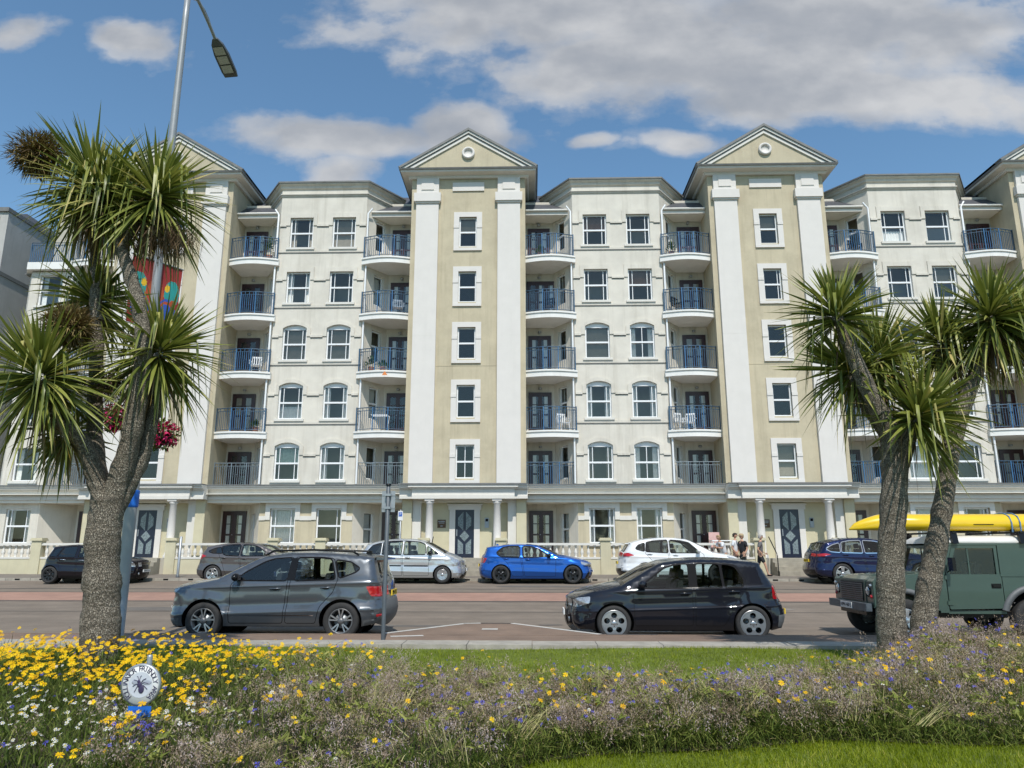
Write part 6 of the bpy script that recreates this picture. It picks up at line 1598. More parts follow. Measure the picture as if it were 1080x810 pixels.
# lodged bundles of straw
nb_ = 190; bx_, by_, bf_ = in_bed(nb_,-2.5,9); keep = left(bx_,by_,bf_) < .5; bx_,by_,bf_ = bx_[keep],by_[keep],bf_[keep]; Vs=[]; 
cx = np.repeat(bx_,26)+nrg.normal(0,.05,len(bx_)*26); cy = np.repeat(by_,26)+nrg.normal(0,.05,len(bx_)*26); cf = np.repeat(bf_,26)
dr = np.repeat(nrg.normal(0,1,(len(bx_),3))*[1,.6,.0]+[0,0,.75],26,0)+nrg.normal(0,.13,(len(cx),3))
V, Fc, kk = blades(np.stack([cx,cy,lawn_np(cx,cy)+height(cx,cy,cf)*.55],1), dr, nrg.uniform(.2,.42,len(cx)), np.full(len(cx),.005), nrg.uniform(0,.3,len(cx)))
stuff('straw_bundles', fast_mesh('straw_bundles', V, Fc, M['dry'], attr=np.repeat(nrg.uniform(.4,1,len(cx)),kk)), 'bent over straw coloured stalks lying in the flower bed', 'plants')
# feathery dead seed heads: many tiny bracts around curled tips
nc = 3000; kx, ky, kf = in_bed(nc); keep = nrg.uniform(0,1,nc) > left(kx,ky,kf)*1.12+.02; kx,ky,kf = kx[keep],ky[keep],kf[keep]
cl = fbm(kx,ky,1.7)+.5*fbm(kx,ky,4.1); keep = nrg.uniform(0,1,len(kx)) < np.clip(.62+.9*cl,.12,1); kx,ky,kf = kx[keep],ky[keep],kf[keep]
kh = height(kx,ky,kf)*nrg.uniform(.75,1.15,len(kx)); kc = nrg.beta(2,2,len(kx)); H_ = 13
hx_ = np.repeat(kx,H_)+nrg.normal(0,.075,len(kx)*H_); hy_ = np.repeat(ky,H_)+nrg.normal(0,.075,len(kx)*H_); rr_ = np.hypot(hx_-np.repeat(kx,H_),hy_-np.repeat(ky,H_))
hh = np.repeat(kh,H_)*(1-2.2*rr_*rr_/.05*.18)*nrg.uniform(.72,1.06,len(hx_)); hc_ = np.repeat(kc,H_)+nrg.normal(0,.12,len(hx_)); K = 18
cx = np.repeat(hx_,K); cy = np.repeat(hy_,K); cz = np.repeat(lawn_np(hx_,hy_)+hh,K)
off = nrg.normal(0,1,(len(cx),3))*[.017,.017,.020]
V, Fc, kk = blades(np.stack([cx,cy,cz],1)+off, off+nrg.normal(0,.012,off.shape)+[0,0,.008], nrg.uniform(.010,.026,len(cx)), nrg.uniform(.004,.009,len(cx)), nrg.uniform(-.2,.4,len(cx)), seg=1)
stuff('seed_heads', fast_mesh('seed_heads', V, Fc, M['mauve'], attr=np.repeat(np.clip(np.repeat(hc_,K)+nrg.normal(0,.16,len(cx)),0,1),kk)), 'brownish mauve dried seed heads through the flower bed', 'plants')
# tall wisps standing above the rest
nw = 240; tx_, ty_, tf_ = in_bed(nw,-2,9.2); tf_ = np.clip(tf_*.6+.4,0,1); a_, b_ = fb_v(tx_), bb_v(tx_); ty_ = a_+(b_-a_)*tf_
th = height(tx_,ty_,tf_)+nrg.uniform(.02,.15,nw)+.10*(nrg.uniform(0,1,nw) < .14); K = 40
V1, F1, k1 = blades(np.stack([tx_,ty_,lawn_np(tx_,ty_)],1), nrg.normal(0,.08,(nw,3))*[1,1,0]+[0,0,1], th, np.full(nw,.006), np.full(nw,.02))
zz = nrg.uniform(.6,1.0,(nw,K)); cx = (tx_[:,None]+nrg.normal(0,.022,(nw,K))).ravel(); cy = (ty_[:,None]+nrg.normal(0,.022,(nw,K))).ravel(); cz = (lawn_np(tx_,ty_)[:,None]+th[:,None]*zz).ravel()
V2, F2, k2 = blades(np.stack([cx,cy,cz],1), nrg.normal(0,1,(len(cx),3))*[1,1,.6]+[0,0,.5], nrg.uniform(.015,.035,len(cx)), np.full(len(cx),.007), np.full(len(cx),.1), seg=2)
stuff('tall_wisps', fast_mesh('tall_wisps', np.r_[V1,V2], np.r_[F1,F2+len(V1)], M['mauve'], attr=nrg.uniform(.1,.8,len(V1)+len(V2))), 'tall dried flower spikes standing above the bed', 'plants')
# pale green leafy tufts
nt = 700; tx_, ty_, tf_ = in_bed(nt,-3,8); K = 16; cx = np.repeat(tx_,K)+nrg.normal(0,.035,nt*K); cy = np.repeat(ty_,K)+nrg.normal(0,.035,nt*K); cz = np.repeat(lawn_np(tx_,ty_)+height(tx_,ty_,tf_)*nrg.uniform(.5,1.0,nt),K)
dd = nrg.normal(0,1,(nt*K,3))*[1,1,.4]+[0,0,.5]
V, Fc, kk = blades(np.stack([cx,cy,cz],1), dd, nrg.uniform(.04,.09,nt*K), nrg.uniform(.015,.032,nt*K), nrg.uniform(0,.4,nt*K))
stuff('leafy_tufts', fast_mesh('leafy_tufts', V, Fc, M['stemgreen'], attr=np.repeat(nrg.uniform(.7,1,nt*K),kk)), 'pale yellow green leafy tufts in the flower bed', 'plants')
# flower heads
def flowers(name, label, x, y, z, r, npet, m, tilt=.5, dome=.25, wd=.6):
    n = len(x); rows = []
    nx = nrg.normal(0,tilt*.6,n); ny = nrg.normal(-.45,tilt*.6,n); N = np.stack([nx,ny,np.ones(n)],1); N /= np.linalg.norm(N,axis=1)[:,None]
    U = np.cross(N,[1.,.2,0]); U /= np.linalg.norm(U,axis=1)[:,None]; Wv = np.cross(N,U); C = np.stack([x,y,z],1); R_ = r*nrg.uniform(.75,1.2,n)
    V = []; 
    for k in range(npet):
        a = 2*pi*k/npet+nrg.uniform(0,.4,n); da = pi/npet*wd
        P = lambda ang, rr, hh: C+(np.cos(ang)[:,None]*U+np.sin(ang)[:,None]*Wv)*(R_*rr)[:,None]+N*(R_*hh)[:,None]
        dz = nrg.uniform(-.2,.35,n)*dome*2
        V += [P(a,.12+0*a,dome*.4), P(a-da,.72,dz), P(a,1.0+0*a,dz-dome*.3), P(a+da,.72,dz)]
    # centre: small six sided button
    cb = [C+N*(R_*dome*.9)[:,None]]
    V = np.stack(V,1); per = 4*npet
    D = []
    for k in range(6):
        a = np.full(n, 2*pi*k/6); D.append(C+(np.cos(a)[:,None]*U+np.sin(a)[:,None]*Wv)*(R_*.30)[:,None]+N*(R_*dome*.55)[:,None])
    D = np.stack(D,1); VV = np.concatenate([V,D],1); tot = per+6
    q_ = np.array([[4*k,4*k+1,4*k+2,4*k+3] for k in range(npet)]+[[per,per+1,per+2,per+3],[per,per+3,per+4,per+5]])
    Fc = ((np.arange(n)*tot)[:,None,None]+q_[None]).reshape(-1,4)
    at_ = np.clip(np.repeat(nrg.uniform(0,.8,n)[:,None],tot,1),0,.8); at_[:,per:] = 1.0
    return stuff(name, fast_mesh(name, VV.reshape(-1,3), Fc, m, attr=at_.ravel()), label, 'flowers')
M['yellow'] = leafmat('petal_yellow', [(0,(.72,.40,.004)),(.8,(.86,.60,.01)),(.9,(.80,.45,.006)),(1,(.72,.36,.005))], .2, .5, .2)
M['bluefl'] = leafmat('petal_blue', [(0,(.055,.06,.42)),(.8,(.16,.15,.62)),(.95,(.05,.04,.25)),(1,(.05,.03,.2))], .2, .6, .2)
M['whitefl'] = leafmat('petal_white', [(0,(.62,.61,.58)),(.8,(.80,.80,.76)),(.95,(.7,.6,.2)),(1,(.65,.5,.08))], .2, .6, .2)
M['pinkfl'] = leafmat('petal_pink', [(0,(.45,.16,.30)),(.8,(.62,.32,.45)),(1,(.3,.1,.2))], .2, .6, .2)
def pick(n, xa, xb, w_): 
    x, y, f = in_bed(n*12, xa, xb); p = w_(x,y,f); k = np.nonzero(nrg.uniform(0,1,len(x)) < p)[0][:n]; x,y,f = x[k],y[k],f[k]
    return x, y, lawn_np(x,y)+height(x,y,f)*nrg.uniform(.84,1.16,len(x))+.02, f
x,y,z,f = pick(2300,-8.2,9,lambda x,y,f: np.clip(left(x,y,f)*(.22+.78*np.clip((f-.12)*2.2,0,1))*(.55+.7*fbm(x,y,1.3)),0,1)**1.2+.004)
flowers('yellow_daisies','yellow corn daisies crowding the left of the bed and dotted to the right',x,y,z,.027,9,M['yellow'],.6,.3,.85)
x,y,z,f = pick(230,-2,9,lambda x,y,f: np.clip(.25+.8*fbm(x,y,.8),0.05,1)*np.where((x > 2.2)&(x < 6),1.5,.6)*.5)
flowers('scattered_yellow_daisies','single yellow daisies scattered over the dry part of the bed',x,y,z,.023,8,M['yellow'],.7,.3,.85)
x,y,z,f = pick(760,-8.2,9,lambda x,y,f: .35+.3*fbm(x,y,1.0)); flowers('cornflowers','blue cornflowers sprinkled through the bed',x,y,z,.019,8,M['bluefl'],.8,.6,.6)
x,y,z,f = pick(1100,-8.2,-1.6,lambda x,y,f: left(x,y,f)*np.clip(1.25-f*2.6,0,1)); flowers('white_daisies','small white daisies at the front left of the bed',x,y,z-.04,.017,8,M['whitefl'],.7,.3,.7)
x,y,z,f = pick(60,-2,9,lambda x,y,f: .3+0*x); flowers('pale_flowers','a few small white flowers in the dry part of the bed',x,y,z-.04,.015,7,M['whitefl'],.7,.3,.7)
# ------------------------------------------------------------------ lamp column with banners and baskets
PY = 12.9; pc = at(150,430,PY); px_, zb = pc.x, PAVE
lamp = thing('street_lamp', 'tall grey tapered street lamp with blue tape band and LED head', 'street lamp', (px_,PY,zb))
HT = 12.85
pr_ = lambda z: .108-.052*z/HT
b = MB(); b.lathe([(.13,0),(.13,.02)]+[(pr_(z),z) for z in np.linspace(.02,HT,16)]+[(0,HT)], n=20); put('pole', b.mesh('pole', M['polegrey']), lamp)
tz = at(139,526,PY).z-zb; b = MB(); b.lathe([(pr_(tz)+.004,tz-.15)]+[(pr_(tz)+.012+.006*(k%2),tz-.13+.02*k) for k in range(14)]+[(pr_(tz)+.004,tz+.15)], n=20)
M['bluetape'] = mat('blue_tape', (.01,.13,.55), .45, .2, 12); put('tape_band', b.mesh('tape_band', M['bluetape']), lamp)
hd = at(236,66,14.4); a0 = Vector((0,0,HT-.35)); h1 = Vector((hd.x-px_, hd.y-PY, hd.z-zb))
b = MB(); up_ = Vector((0,0,HT)); dirn = (h1-up_); p_ = [up_+dirn*t_+Vector((0,0,.10*sin(pi*t_))) for t_ in np.linspace(0,.72,9)]
b.tube(p_, .035, 10); p2 = [a0.lerp(p_[-1],t_)+Vector((0,0,.30*sin(pi*t_))) for t_ in np.linspace(0,1,8)]; b.tube(p2, .012, 6)
put('arm', b.mesh('arm', M['polegrey']), lamp)
d_ = dirn.normalized(); e1 = p_[-1]; sdv = d_.cross(Vector((0,0,1))).normalized(); upv = sdv.cross(d_)
b = MB(); rows = []
for t_, wd, th in ((0,.06,.05),(.12,.13,.08),(.35,.17,.09),(.75,.17,.075),(.88,.15,.05)):
    c_ = e1+d_*t_; rows.append([tuple(c_+sdv*wd*sx+upv*th*sz) for sx,sz in ((-1,-.4),(-1,.3),(-.6,1),(.6,1),(1,.3),(1,-.4))])
b.grid(rows, 0, False, True); b.face(rows[0]); b.face(rows[-1]); hd_ = put('lamp_head', b.mesh('lamp_head', M['postgrey']), lamp)
b = MB()
for k in range(3):
    c_ = e1+d_*(.26+.21*k)-upv*.045; b.face([tuple(c_+d_*u*.09+sdv*v*.12) for u,v in ((-1,-1),(1,-1),(1,1),(-1,1))])
put('lens', b.mesh('lens', mat('lamp_lens', (.45,.46,.45), .2, .1, 20)), hd_)
for z in (tz+.9, 4.15, 7.15, 5.55):
    b = MB(); b.lathe([(pr_(z)+.002,z-.05),(pr_(z)+.014,z-.05),(pr_(z)+.014,z+.05),(pr_(z)+.002,z+.05)], n=20); put('clamp', b.mesh('clamp', M['steel']), lamp)
# banners: cloth with bands of colour, hung from stub arms on both sides
def banner(s, label):
    dx, dy = .27*s, .42*s; z1, z0 = 6.75, 5.45; t_ = thing('banner', label, 'banner', (px_,PY,zb), 0, 'banners on the lamp column')
    b = MB()
    for z in (z1,z0): b.tube([(.06*dx/.83*s*s,.06*dy/.83,z),(dx*1.03,dy*1.03,z)], .014, 6)
    put('arm', b.mesh('arm', M['steel']), t_)
    nx, nz = 22, 48; cols = {'r':0,'o':1,'t':2,'b':3,'y':4}; mm = [mat('banner_red',(.30,.022,.02),.7,.1,8), mat('banner_orange',(.42,.07,.02),.7,.1,8), mat('banner_teal',(.02,.28,.26),.7,.1,8), mat('banner_blue',(.03,.09,.40),.7,.1,8), mat('banner_yellow',(.75,.45,.02),.7,.1,8)] if s > 0 else BMATS
    globals()['BMATS'] = mm
    b = MB(); P = lambda u,v: (dx*(.12+.86*u), dy*(.12+.86*u)+.02*sin(6*v+2*u), z1+(z0-z1)*v)
    for i in range(nx):
        for j in range(nz):
            u, v = (i+.5)/nx, (j+.5)/nz; m_ = 0
            r1 = hypot((u-.62)/.36, (v-.42)/.20); r2 = hypot((u-.45)/.42,(v-.72)/.20); r3 = hypot((u-.40)/.12,(v-.36)/.06)
            if u+.12*sin(v*9) < .16: m_ = 1
            if r1 < 1: m_ = 2
            if r2 < 1: m_ = 3
            if .62 < r2 < .8: m_ = 1
            if r3 < 1: m_ = 4
            if hypot((u-.7)/.13,(v-.58)/.06) < 1: m_ = 1
            if v > .93 or v < .10: m_ = 0
            b.face([P(i/nx,j/nz),P((i+1)/nx,j/nz),P((i+1)/nx,(j+1)/nz),P(i/nx,(j+1)/nz)], m_, True)
    put('cloth', b.mesh('cloth', mm, True), t_)
banner(1, 'red banner with teal and blue swirls on the road side of the lamp column')
banner(-1, 'red banner with teal and blue swirls on the lawn side of the lamp column')
M['petunia'] = leafmat('petunia_pink', [(0,(.35,.008,.05)),(.6,(.60,.015,.11)),(1,(.72,.06,.24))], .2, .6, .2)
def basket(px, py, Y, r, label):
    c_ = at(px,py,Y); t_ = thing('hanging_basket', label, 'flower basket', c_, 0, 'flower baskets on the lamp column')
    b = MB(); b.lathe([(0,-r*.8),(r*.4,-r*.72),(r*.62,-r*.4),(r*.68,-.02),(.0,-.02)], n=16); put('basket', b.mesh('basket', M['black']), t_)
    b = MB(); e_ = Vector((px_,PY,c_.z+.25))-c_; b.tube([(0,0,0),(0,0,.22),tuple(e_*.6+Vector((0,0,.06))),tuple(e_)], .01, 6); put('bracket', b.mesh('bracket', M['black']), t_)
    for nm, n, m_, sz, lo in (('foliage',260,'shrub',.075,.4),('flowers',380,'petunia',.068,.5)):
        d = nrg.normal(0,1,(n,3)); d /= np.linalg.norm(d,axis=1)[:,None]; d[:,2] = d[:,2]*.95-.05
        p = d*r*nrg.uniform(lo,1.08,n)[:,None]; V, Fc, k = blades(p, d+nrg.normal(0,.8,(n,3)), np.full(n,sz)*nrg.uniform(.7,1.2,n), np.full(n,sz*.9), nrg.uniform(0,.4,n))
        put(nm, fast_mesh(nm, V, Fc, M[m_], attr=np.repeat(nrg.uniform(0,1,n),k)), t_)
basket(171,457,12.75,.27,'fuller basket of crimson pink flowers right of the lamp column')
basket(120,440,13.0,.24,'basket of pink flowers left of the lamp column behind the palm trunk')

# ---- sign post seen from behind, at the pavement edge
sp = at(403,674,12.85); tp = at(410,511,12.85)
SX = (at(407,590,12.85)).x
t_ = thing('sign_post', 'thin dark grey sign post seen from behind beside the grey crossover', 'sign post', (SX,12.85,PAVE)); hh = tp.z-PAVE
b = MB(); b.lathe([(.036,0),(.036,hh-.03),(.0,hh)], n=12); put('post', b.mesh('post', M['postgrey']), t_)
b = MB(); b.box(-.115,.115,.042,.050,hh-.47,hh-.11); b.box(-.113,.113,.050,.0515,hh-.468,hh-.112,1); sg = put('sign_plate', b.mesh('sign_plate', [M['steel'],M['platew']]), t_)
for z in (hh-.18,hh-.40): b = MB(); b.box(-.05,.05,-.044,.042,z-.02,z+.02); b.box(-.115,.115,.034,.043,z-.012,z+.012); put('bracket', b.mesh('bracket', M['steel']), sg)
b = MB(); b.lathe([(.05,hh-.02),(.052,hh+.01),(0,hh+.02)], n=12); put('cap', b.mesh('cap', M['black']), t_)
# parking notice and plain post on the far pavement
FP_ = at(422,560,30.6)
t_ = thing('parking_sign', 'small white and blue notice on a post behind the silver people carrier', 'sign', (FP_.x,30.6,FARZ))
zt = at(422,539,30.6).z-FARZ
b = MB(); b.lathe([(.03,0),(.03,zt+.05),(0,zt+.06)], n=10); put('post', b.mesh('post', M['steel']), t_)
b = MB(); b.box(-.10,.10,-.05,-.04,zt-.38,zt); put('plate', b.mesh('plate', M['platew']), t_)
b = MB(); b.box(-.07,.07,-.056,-.051,zt-.22,zt-.05); o = put('blue_panel', b.mesh('blue_panel', mat('sign_blue',(.02,.10,.42),.5,0)), t_)
tx = text_mesh('P', .15, .001); tx.materials.append(M['platew']); o2 = put('lettering', tx, o); o2.matrix_local = Matrix.Translation((0,-.058,zt-.135)) @ Matrix.Rotation(pi/2,4,'X')
GP = at(188,600,30.7); t_ = thing('post', 'plain grey steel post in front of the balustrade left of the brown grey hatchback', 'post', (GP.x,30.7,FARZ))
b = MB(); b.lathe([(.055,0),(.055,1.62),(.0,1.64)], n=12); put('shaft', b.mesh('shaft', M['steel']), t_)
b = MB(); b.lathe([(.075,0),(.075,.06),(.056,.08)], n=12); put('collar', b.mesh('collar', M['postgrey']), t_)

# ---- round pollinator sign in the flower bed
SY = 5.75; sc_ = at(149,722,SY); R0 = .136
t_ = thing('flower_bed_sign', 'round white sign with a bee and lettering among the yellow daisies', 'sign', (sc_.x,SY,.1)); cz = sc_.z-.1
b = MB(); b.lathe([(.02,0),(.02,cz+R0+.05),(.018,cz+R0+.065),(0,cz+R0+.068)], (.02,.05,0), 12); put('stake', b.mesh('stake', M['steel']), t_)
b = MB(); b.lathe([(0,-.012),(R0,-.012),(R0+.004,-.006),(R0+.004,.006),(0,.006)], (0,0,cz), 48, 'y'); pl = put('disc', b.mesh('disc', M['platew']), t_)
b = MB(); b.lathe([(R0+.001,-.016),(R0+.012,-.012),(R0+.012,.008),(R0+.003,.010)], (0,0,cz), 48, 'y'); put('rim', b.mesh('rim', M['steel']), pl)
M['signgrey'] = mat('sign_grey', (.55,.57,.63), .5, .1, 30); M['signpurple'] = mat('sign_ink', (.045,.035,.09), .6, 0)
b = MB(); b.lathe([(0,-.0135),(R0*.66,-.0135)], (0,0,cz), 40, 'y'); put('inner_disc', b.mesh('inner_disc', M['signgrey']), pl)
txt = 'POLLINATOR FRIENDLY AREA'; 
for i, ch in enumerate(txt):
    if ch == ' ': continue
    a = radians(228 - 276*i/(len(txt)-1)); g_ = text_mesh(ch, .052, .0006); g_.materials.append(M['signpurple'])
    o = put('letter', g_, pl); o.matrix_local = Matrix.Translation((R0*.82*cos(a), -.0145, cz+R0*.82*sin(a))) @ Matrix.Rotation(-(a-pi/2),4,'Y') @ Matrix.Rotation(pi/2,4,'X')
b = MB(); y_ = -.016
def leg(p, q, w_=.0028):
    b.tube([(p[0],y_,cz+p[1]),((p[0]+q[0])/2,y_,cz+(p[1]+q[1])/2+.012),(q[0],y_,cz+q[1])], w_, 5)
b.ell((-.012,y_,cz+.022),(.013,.003,.013),10,6); b.ell((-.006,y_,cz+.0),(.018,.004,.019),12,6); b.ell((.010,y_,cz-.030),(.022,.004,.030),12,6)
for q_ in ((-.05,.035),(-.055,-.01),(-.04,-.05),(.04,.045),(.06,.01),(.055,-.03)): leg((-.004,.0), q_)
leg((-.014,.03),(-.03,.06),.002); leg((-.010,.03),(.005,.065),.002)
put('bee', b.mesh('bee', M['signpurple']), pl)
b = MB()
for s in (-1,1): b.ell((.008+s*.040, y_+.001, cz+.018),(.034,.0015,.018),12,6)
put('bee_wing', b.mesh('bee_wing', mat('wing', (.36,.38,.45), .4, 0)), pl)
b = MB(); b.box(-.075,.095,-.012,-.004,cz-R0-.095,cz-R0-.012); bl = put('caption_plate', b.mesh('caption_plate', M['bluetape']), t_)
# ---- white cafe table and pink chair on the terrace
tp_ = at(760,577,33.55)
t_ = thing('terrace_table', 'white table on the terrace beside the people', 'table', (tp_.x,33.55,TER))
b = MB(); b.box(-.42,.42,-.3,.3,.72,.76); put('table_top', b.mesh('table_top', M['upvc']), t_)
for sx in (-1,1):
    for sy in (-1,1): b = MB(); b.tube([(sx*.36,sy*.25,.72),(sx*.38,sy*.27,0)], .02, 6); put('leg', b.mesh('leg', M['upvc']), t_)
M['pinkchair'] = mat('pale_pink', (.62,.40,.38), .6, .1, 8)
t_ = thing('terrace_chair', 'pale pink chair behind the white terrace table', 'chair', (tp_.x-.1,34.0,TER))
b = MB(); b.box(-.22,.22,-.22,.22,.42,.46); put('seat', b.mesh('seat', M['pinkchair']), t_)
b = MB(); b.box(-.24,.24,.2,.24,.46,1.12); put('backrest', b.mesh('backrest', M['pinkchair']), t_)
for sx in (-1,1):
    for sy in (-1,1): b = MB(); b.tube([(sx*.2,sy*.2,.42),(sx*.2,sy*.2,0)], .016, 6); put('leg', b.mesh('leg', M['pinkchair']), t_)

# daisies and stems growing close in front of the sign
n = 26; x = sc_.x+nrg.normal(0,.13,n); y = SY-nrg.uniform(.06,.35,n); z = .1+cz-R0-.13+nrg.uniform(-.06,.16,n)*(1-np.clip(np.abs(x-sc_.x)/.1,0,1)*-.2)-.25*(SY-y)
flowers('sign_daisies','yellow daisies growing close around the round sign',x,y,z,.029,9,M['yellow'],.6,.3,.85)
n = 30; x = sc_.x+.04+nrg.normal(0,.10,n); y = SY-nrg.uniform(.05,.3,n); z = .1+cz-R0-.16+nrg.uniform(-.06,.10,n)-.25*(SY-y)
flowers('sign_cornflowers','blue cornflowers growing close in front of the round sign',x,y,z,.022,8,M['bluefl'],.7,.6,.6)
n = 260; x = sc_.x+nrg.normal(0,.2,n); y = SY-nrg.uniform(.02,.4,n); V, Fc, kk = blades(np.stack([x,y,lawn_np(x,y)],1), nrg.normal(0,.16,(n,3))*[1,1,0]+[0,0,1], nrg.uniform(.14,.30,n)+.04, np.full(n,.008), nrg.uniform(.05,.3,n))
stuff('sign_stems', fast_mesh('sign_stems', V, Fc, M['stemgreen'], attr=np.repeat(nrg.beta(2,2,n),kk)), 'green stems around the foot of the round sign', 'plants')
# ------------------------------------------------------------------ people
def skinned(name, V, Eg, Rr, m, root=0, sub=1):
    me = bpy.data.meshes.new('sk'); me.from_pydata([tuple(v) for v in V], Eg, [])
    o = bpy.data.objects.new('sk', me); COL.objects.link(o)
    md = o.modifiers.new('s', 'SKIN'); md.use_smooth_shade = True
    for i, r in enumerate(Rr):
        sv = me.skin_vertices[0].data[i]; sv.radius = r if hasattr(r,'__len__') else (r,r); sv.use_root = (i == root)
    ss = o.modifiers.new('u','SUBSURF'); ss.levels = sub; ss.render_levels = sub
    bpy.context.view_layer.update()
    r = bpy.data.meshes.new_from_object(o.evaluated_get(bpy.context.evaluated_depsgraph_get()))
    bpy.data.objects.remove(o); bpy.data.meshes.remove(me); r.name = name
    r.materials.clear(); r.materials.append(m)
    for p in r.polygons: p.use_smooth = True; p.material_index = 0
    return r
def merge(name, meshes):
    bm = bmesh.new()
    for m in meshes: bm.from_mesh(m)
    me = bpy.data.meshes.new(name); bm.to_mesh(me); bm.free()
    me.materials.append(meshes[0].materials[0])
    for p in me.polygons: p.use_smooth = True
    return me
def person(label, loc, rz, H=1.68, elbows=None, hands=None, feet=None, knees=None, lean=0., head=(0,0), top='black', topcol=None, legs='shorts', legcol=None, hair='hairgrey', cap=None, fem=False, long_hair=False):
    """faces -y; joints in metres for a 1.7 m figure"""
    k = H/1.70; t_ = thing('person', label, 'person', loc, rz)
    J = {}; J['pel'] = Vector((0,0,.92)); ly = -lean
    J['sp'] = Vector((0,ly*.3,1.10)); J['ch'] = Vector((0,ly*.75,1.32)); J['nk'] = Vector((0,ly-.015,1.46)); J['hb'] = Vector((head[0]*.3,ly-.03+head[1]*.3,1.54))
    sw = .165 if fem else .185
    for s, n in ((-1,'l'),(1,'r')):
        J['sh'+n] = Vector((s*sw,ly,1.39)); J['el'+n] = Vector(elbows[n]) if elbows else Vector((s*.24,ly+.03,1.11)); J['wr'+n] = Vector(hands[n]) if hands else Vector((s*.25,ly-.08,.87))
        J['hp'+n] = Vector((s*.09,0,.88)); J['kn'+n] = Vector(knees[n]) if knees else Vector((s*.10,-.02,.48)); J['an'+n] = Vector(feet[n]) if feet else Vector((s*.10,.02,.085))
    hd = J['hb']+Vector((head[0]*.5,head[1]*.5-.015,.10))
    names = ['pel','sp','ch','nk','hb','shl','ell','wrl','shr','elr','wrr','hpl','knl','anl','hpr','knr','anr']
    V = [J[n]*k for n in names]; ix = {n:i for i,n in enumerate(names)}
    toes = [(J['an'+n]+Vector((0,-.15,-.05)))*k for n in 'lr']; V += toes
    Eg = [(0,1),(1,2),(2,3),(3,4),(2,5),(5,6),(6,7),(2,8),(8,9),(9,10),(0,11),(11,12),(12,13),(0,14),(14,15),(15,16),(13,17),(16,18)]
    R_ = {'pel':(.15,.11),'sp':(.135,.10),'ch':(.155,.11),'nk':.058,'hb':.055,'sh':.058,'el':.040,'wr':.027,'hp':.085,'kn':.055,'an':.036}
    rr = [R_[n] if n in R_ else R_[n[:2]] for n in names]+[.035,.035]
    rr = [tuple(x*k for x in r) if hasattr(r,'__len__') else r*k for r in rr]
    parts = [skinned('body', V, Eg, rr, M['skin'])]
    # head: cranium, jaw, nose, ears grown as one chain
    hv = [hd+Vector((0,.02,-.07)), hd+Vector((0,.012,.02)), hd+Vector((0,.01,.085)), hd+Vector((0,-.055,-.065)), hd+Vector((0,-.105,-.005)), hd+Vector((-.083,.015,-.005)), hd+Vector((.083,.015,-.005))]
    parts.append(skinned('head', [v*k for v in hv], [(0,1),(1,2),(0,3),(1,4),(1,5),(1,6)], [x*k for x in (.068,.088,.062,.040,.016,.016,.016)], M['skin'], 1))
    for n, s in (('l',-1),('r',1)):
        w0 = J['wr'+n]; e_ = (w0-J['el'+n]).normalized(); sd_ = e_.cross(Vector((0,1,0))).normalized(); pal = e_.cross(sd_).normalized()
        hv = [w0, w0+e_*.05, w0+e_*.09]; parts.append(skinned('palm', [v*k for v in hv], [(0,1),(1,2)], [(.026*k,.018*k),(.034*k,.016*k),(.034*k,.014*k)], M['skin']))
        for q_, L_ in ((-1.5,.066),(-.5,.078),(.5,.074),(1.5,.058)):
            f0 = w0+e_*.075+pal*q_*.017; parts.append(skinned('finger', [f0*k,(f0+e_*L_*.55)*k,(f0+e_*L_*.9+sd_*.02)*k,(f0+e_*L_*1.1+sd_*.045)*k], [(0,1),(1,2),(2,3)], [x*k for x in (.009,.0085,.008,.0065)], M['skin']))
        f0 = w0+e_*.03-pal*.028; parts.append(skinned('thumb', [f0*k,(f0+e_*.03-pal*.02)*k,(f0+e_*.06-pal*.024+sd_*.015)*k], [(0,1),(1,2)], [x*k for x in (.012,.010,.008)], M['skin']))
    put('body', merge('body', parts), t_)
    b = MB()
    for s in (-1,1): b.ell(tuple((hd+Vector((s*.032,-.082,.012)))*k), (.012*k,.008*k,.008*k), 8, 6, 0); b.ell(tuple((hd+Vector((s*.032,-.089,.012)))*k), (.005*k,.003*k,.005*k), 6, 4, 1)
    put('eyes', b.mesh('eyes', [M['platew'],M['ink']]), t_)
    b = MB(); b.ell(tuple((hd+Vector((0,-.088,-.062)))*k), (.024*k,.008*k,.006*k), 8, 5); put('mouth', b.mesh('mouth', mat('lips',(.36,.13,.11),.5,0)), t_)
    b = MB(); rows = []
    for j in range(9):
        a = -.35+(pi/2+.35)*j/8; row = []
        for q_ in range(20):
            th = 2*pi*q_/20; fr = sin(th) < -.25; rz_ = .102*cos(a)*(1+.03*sin(q_*5+j)); lift = (.055 if fr and a < .35 else 0); low = -.04 if sin(th) > .2 and j < 3 else 0
            row.append(tuple((hd+Vector((rz_*cos(th)*.93, .018+rz_*sin(th)*1.05, .018+.098*sin(a)+lift+low)))*k))
        rows.append(row)
    b.grid(rows, 0, True, True); put('hair', b.mesh('hair', M[hair]), t_)
    if long_hair: pass
    if cap:
        b = MB(); b.lathe([(.108*k,.03*k),(.105*k,.075*k),(.08*k,.115*k),(0,.13*k)], tuple((hd+Vector((0,.015,.0)))*k), 18)
        c_ = hd*k; b.prism([(c_.x-.075*k,c_.y-.06*k),(c_.x+.075*k,c_.y-.06*k),(c_.x+.06*k,c_.y-.165*k),(c_.x-.06*k,c_.y-.165*k)], c_.z+.035*k, c_.z+.045*k, 'xy'); put('cap', b.mesh('cap', cap), t_)
